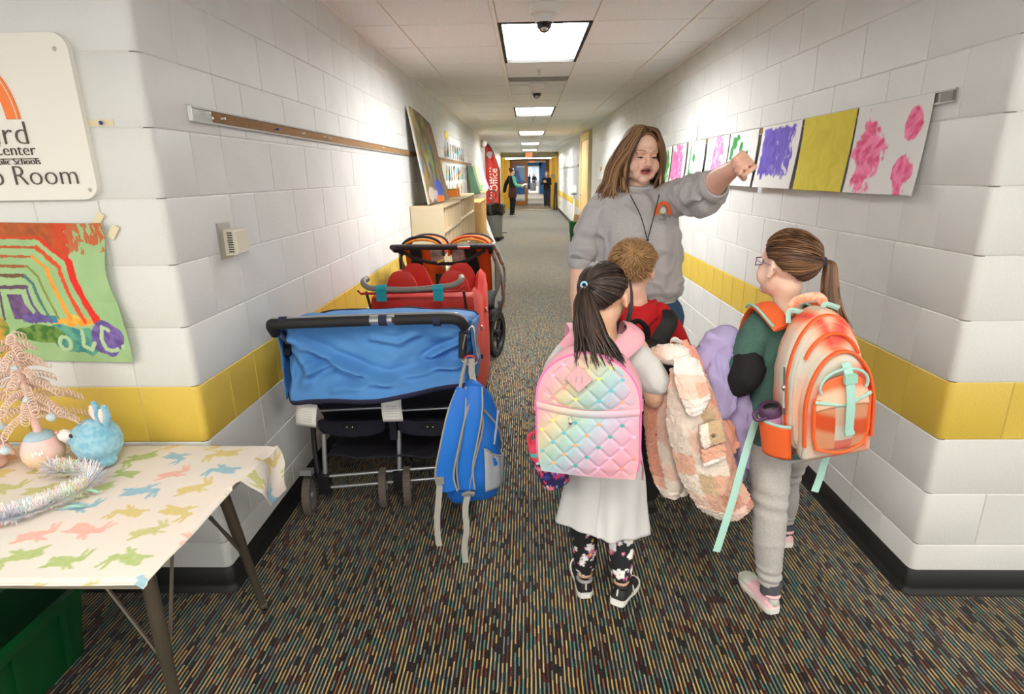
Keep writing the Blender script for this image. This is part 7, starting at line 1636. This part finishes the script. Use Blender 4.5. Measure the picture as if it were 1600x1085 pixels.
# collar: a fat roll and a pointed lapel
g = MB(); g.limb([(.40,1.785,.905), (.415,1.755,.925), (.445,1.735,.93), (.475,1.73,.925), (.49,1.735,.90)], [.020,.027,.032,.034,.022], 14, 4); me = remesh(g, .005, 1); displace(me, lambda p, n: .006*noise.noise(p*110)+.004*noise.noise(p*230)); paint(me, lambda p: mixc(lin((248,236,226)), lin((240,200,180)), sstep(.44,.40,p.x))); ob('collar_roll', skinme(me, M_sh, 'collar_roll'), M_sh, ct)
F2 = patch([[(.45,1.705,.925),(.485,1.70,.93),(.515,1.72,.905)], [(.452,1.685,.865),(.495,1.675,.86),(.54,1.70,.85)], [(.475,1.675,.80),(.515,1.668,.80),(.555,1.70,.815)], [(.505,1.675,.755),(.522,1.67,.76),(.548,1.70,.80)]])
fuzzy('lapel', lambda u, v: F2(u, v), 34, 44, .02, lambda u, v: lin((240,190,160)) if u > .55 and .35 < v < .62 else (lin((250,240,232)) if v > .6 or v < .25 else lin((246,214,196))))
g = MB(); F3 = patch([[(.535,1.672,.715),(.60,1.682,.735)], [(.535,1.660,.68),(.605,1.672,.70)], [(.545,1.664,.645),(.615,1.676,.665)]])
fuzzy('pocket_flap', lambda u, v: F3(u, v), 24, 24, .014, lambda u, v: lin((206,176,134)) if u > .35 else lin((246,230,216)))
F4 = patch([[(.545,1.668,.635),(.615,1.68,.655)], [(.555,1.672,.575),(.63,1.686,.60)]]); fuzzy('patch_pocket', lambda u, v: F4(u, v), 20, 20, .012, lambda u, v: lin((236,176,148)) if v < .8 else lin((248,236,226)))
ob('button', MB().ell((.575,1.650,.690), (.007,.004,.007), None, 12, 8), mat('button', (110,96,84), .4), ct)
F5 = patch([[(.445,1.79,.94),(.49,1.80,.955),(.53,1.82,.93)], [(.50,1.78,.87),(.55,1.80,.86),(.575,1.82,.845)], [(.56,1.785,.76),(.61,1.80,.74),(.625,1.82,.73)], [(.60,1.785,.64),(.665,1.79,.625),(.695,1.81,.63)], [(.63,1.785,.57),(.68,1.785,.555),(.705,1.80,.585)]])
ob('lining', MB().grid(lambda u, v: F5(u, v)+V((0,.012*nz(u*5, v*6),0)), 24, 40, .016), M_lin, ct, 3)
ob('hang_label', MB().grid(lambda u, v: (.452+.035*u, 1.765-.01*v, .955+.018*v+.006*sin(u*5)), 5, 4, .003), M_offw, ct, 3)
# ---------------------------------------------------------------- lavender jacket over the arm
M_lav = mat('lavender fleece', (184,172,216), .9, (220,.3), (5,(174,162,208)))
t = thing('lavender_jacket', 'lavender jacket draped over the left arm of the girl with the orange backpack', 'jacket', (.68, 1.86, .45))
g = MB()
g.limb([(.685,1.87,.935), (.645,1.86,.935), (.61,1.85,.885), (.60,1.84,.82)], [.035,.05,.052,.035], 16, 4); g.limb([(.69,1.87,.91), (.665,1.845,.85), (.645,1.83,.77), (.655,1.83,.69)], [.04,.05,.046,.03], 16, 4); g.limb([(.64,1.86,.90), (.645,1.85,.80), (.655,1.84,.70)], [.05,.055,.035], 14, 4); g.limb([(.58,1.85,.93), (.60,1.84,.95)], [.018,.025], 10, 2)
g.limb([(.70,1.86,.82), (.715,1.84,.74), (.735,1.84,.62), (.745,1.84,.50), (.75,1.84,.44)], [.035,.038,.036,.028,.02], 14, 4); g.limb([(.725,1.87,.80), (.70,1.86,.72), (.712,1.86,.64)], [.03,.034,.025], 12, 4)
for k in range(5): g.limb([(.61+.022*k,1.815-.004*k,.925-.004*k), (.605+.02*k,1.795,.86-.01*k), (.612+.016*k,1.785,.78-.012*k), (.632+.010*k,1.79,.70)], [.006,.012,.013,.006], 8, 4)
for k in range(3): g.limb([(.715+.018*k,1.815,.74), (.722+.014*k,1.805,.62), (.735+.01*k,1.81,.50)], [.005,.010,.006], 8, 4)
me = remesh(g, .005, 2); displace(me, lambda p, n: 1.2*folds(1., 29)(p, n)+.024*(.3-abs(noise.noise(V((p.x*13+p.z*5, p.y*9, p.z*6)))))+.006*sin(75*p.x+22*p.z+5*noise.noise(p*7))*sstep(1.0,.86,p.z)); ob('jacket_body', skinme(me, M_lav, 'jacket_body'), M_lav, t)
ob('zip', MB().tube(crv([(.735,1.80,.70),(.737,1.798,.62),(.744,1.80,.54)], 5), .004, 6), mat('zip lilac', (150,140,196), .5), t)
# ---------------------------------------------------------------- people far down the corridor
def adult(lab, x, y, ang, tm, bm, hcols, arms, long_=True, group=None, h=1.0):
    """simple standing adult; ang = facing (0 = away); arms = two elbow/wrist offset pairs in the body frame"""
    t = thing('person', lab, 'person', (x, y, 0), group); Q = Matrix.Rotation(ang, 3, 'Z'); O = V((x, y, 0)); W_ = lambda a, b, z: O+Q @ V((a*h, b*h, z*h))
    c = W_(0, 0, 1.56); Rm = hframe(Q @ V((0,1,-.05))); g = MB(); T = head(g, c, Rm, h)
    g.limb([T(0,-.02,-.05), W_(0,-.01,1.36)], [.05,.055], 12, 3); g.torso([tuple(W_(0,0,.85))+(.13*h,.09*h,ang), tuple(W_(0,0,1.1))+(.12*h,.085*h,ang), tuple(W_(0,0,1.35))+(.14*h,.08*h,ang), tuple(W_(0,0,1.40))+(.06*h,.05*h,ang)], 16, 3)
    AR = []
    for sgn, (e, w) in zip((-1, 1), arms):
        P = [W_(sgn*.16,-.01,1.36), W_(*e), W_(*w)]; AR.append(P); g.limb(P, [.045,.04,.028], 10, 3); hand(g, P[2], P[2]-P[1], Q @ V((-sgn,0,-.2)), .95, [(25,30,20)]*4, 1 if sgn < 0 else -1)
    for sgn in (-1, 1): g.limb([W_(sgn*.08,0,.86), W_(sgn*.085,.01,.48), W_(sgn*.09,-.02,.07)], [.085,.055,.038], 10, 3)
    body('body', g, .011, kidskin(lin((232,190,166))), t)
    g = MB(); g.torso([tuple(W_(0,0,.80))+(.175*h,.125*h,ang), tuple(W_(0,0,1.0))+(.165*h,.115*h,ang), tuple(W_(0,0,1.2))+(.17*h,.115*h,ang), tuple(W_(0,0,1.36))+(.165*h,.095*h,ang), tuple(W_(0,0,1.41))+(.07*h,.06*h,ang)], 20, 3); return t, g, W_, T, AR, Q, c, Rm
def garments(t, g, W_, AR, tm, bm, sm, sk=None, L=.07):
    me = remesh(g, .012, 3); displace(me, folds(1.2, 3)); ob('top', skinme(me, tm, 'top'), tm, t)
    for P in AR: g = MB(); g.limb([P[0], P[1], P[1].lerp(P[2], .85)], [.062,.056,.045], 12, 3); me = remesh(g, .010, 2); displace(me, folds(1., 5)); ob('sleeve', skinme(me, sm, 'sleeve'), sm, t)
    g = MB()
    for sgn in (-1, 1): g.limb([W_(sgn*.085,0,.86), W_(sgn*.088,.01,.48), W_(sgn*.09,-.02,.12)], [.10,.072,.055], 12, 3)
    me = remesh(g, .012, 2); displace(me, folds(1., 7)); ob('trousers', skinme(me, bm, 'trousers'), bm, t)
def bob(t, c, Rm, T, cols, seed, long_):
    rnd = random.Random(seed); g = scalp(c, Rm, 1., lambda a: R(30)-R(40)*sstep(R(30), R(80), abs(a))-R(40)*sstep(R(85), R(140), abs(a)), nA=32, nE=12); me = g.mesh('hair', M_hair, 3); paint(me, lambda p: mixc(lin(cols[0]), lin(cols[1]), .5+.6*noise.noise(p*50))); o = ob('hair', me, None, t)
    if long_:
        g = MB()
        for i in range(60):
            az = rnd.uniform(R(70), pi)*rnd.choice((-1, 1)); k = rnd.uniform(1.0, 1.08); g.cur = hcol(cols, rnd); P = [surf(sph(az, .5), 1., c, Rm, k=k), surf(sph(az, 0), 1., c, Rm, k=k), T(.088*sin(az)*k, .085*cos(az)-.01, -.08), T(.098*sin(az)*k, .085*cos(az)-.01, -.18)]
            lock(g, [tuple(p) for p in P], .012, 5, 3, .5)
        q = ob('hair_locks', g, M_hair, o, 3); q['kind'] = 'stuff'
M_vest = mat('black vest', (18,18,20), .85); M_tealk = mat('mint knit', (120,206,170), .85); M_brn = mat('brown skirt', (82,36,24), .85); M_dk2 = mat('black trousers', (16,16,18), .85); M_dj = mat('dark jeans', (36,48,72), .85)
t, g, W_, T, AR, Q, c, Rm = adult('woman in black vest and mint sleeves holding papers, standing sideways far down the corridor', -.53, 22.2, -1.15, 0, 0, 0, (((-.24,.06,1.10), (-.12,.30,1.08)), ((.24,.05,1.10), (.12,.32,1.05))), h=1.02)
garments(t, g, W_, AR, M_vest, M_dk2, M_tealk)
g = MB(); g.torso([tuple(W_(0,0,.66))+(.19,.15,-1.15), tuple(W_(0,0,.85))+(.185,.14,-1.15), tuple(W_(0,0,1.0))+(.172,.125,-1.15)], 20, 3); ob('skirt', g, M_brn, t)
g = MB(); g.limb([W_(-.15,-.05,1.36), W_(-.24,-.16,1.1), W_(-.22,-.22,.88)], [.07,.07,.06], 10, 3); ob('draped_jacket', g, M_vest, t)
bob(t, c, Rm, T, ((48,32,24), (96,66,46)), 3, False); g = MB(); g.ell(T(0,-.10,.09), (.04,.04,.04)); ob('hair_bun', g, mat('bun brown', (56,38,28), .6), t)
for sgn in (-1, 1): shoe(t, W_(sgn*.09,-.08,0), Q @ V((.1*sgn,1,0)), (0,0,1), 1.1, M_kblk, M_sole)
g = MB(); p = W_(.0,.42,1.08); g.box(p, (.21, .29, .004), rot=Matrix.Rotation(-1.15, 3, 'Z') @ Matrix.Rotation(.4, 3, 'X')); solo('paper_sheet', g, M_offw, 'white papers held by the far woman in the black vest', 'paper', p)
t, g, W_, T, AR, Q, c, Rm = adult('blond woman in black hoodie and jeans with raised hands, standing at the far doors', .93, 27.3, 2.75, 0, 0, 0, (((-.26,.05,1.12), (-.06,.26,1.22)), ((.26,.05,1.12), (.06,.28,1.24))), h=.95)
garments(t, g, W_, AR, mat('black hoodie', (20,20,22), .9), M_dj, MATS['black hoodie']); bob(t, c, Rm, T, ((156,112,66), (216,176,120)), 5, True)
ob('chest_emblem', MB().ell(W_(.07,.112,1.26), (.03,.008,.03), None, 12, 8), mat('emblem gold', (206,176,90), .7), t)
for sgn in (-1, 1): shoe(t, W_(sgn*.09,-.08,0), Q @ V((.1*sgn,1,0)), (0,0,1), 1.1, M_shw, M_sole)
for k, (x, y, a, tm, hc, lab) in enumerate(((-.18, 60, .6, mat('grey stripe top', (120,120,126), .9), ((40,30,26), (80,60,48)), 'far person in grey top, leftmost of the three beyond the blue doorway'), (.28, 61, 2.2, M_vest, ((36,28,24), (70,50,40)), 'far person in black, in the middle of the three beyond the blue doorway'), (.75, 60, 3.6, M_vest, ((120,84,50), (180,140,90)), 'far blond person in black, rightmost of the three beyond the blue doorway'))):
    t, g, W_, T, AR, Q, c, Rm = adult(lab, x, y, a, 0, 0, 0, (((-.25,.06,1.1), (-.2,.25,1.0)), ((.25,.05,1.1), (.2,.26,1.0))), h=.92)
    garments(t, g, W_, AR, tm, M_dk2, tm); bob(t, c, Rm, T, hc, 7+k, True)
    for sgn in (-1, 1): shoe(t, W_(sgn*.09,-.08,0), Q @ V((.1*sgn,1,0)), (0,0,1), 1.1, M_kblk, M_sole)
t = thing('grey_tub', 'round grey tub on the floor beside the far group beyond the blue doorway', 'tub', (.62, 57, 0)); ob('tub_body', MB().lathe([(.26,0),(.27,.02),(.33,.68),(.36,.70),(.36,.74),(.32,.74),(.25,.05)], (.62, 57, 0), 24), mat('tub grey', (74,76,80), .6), t)
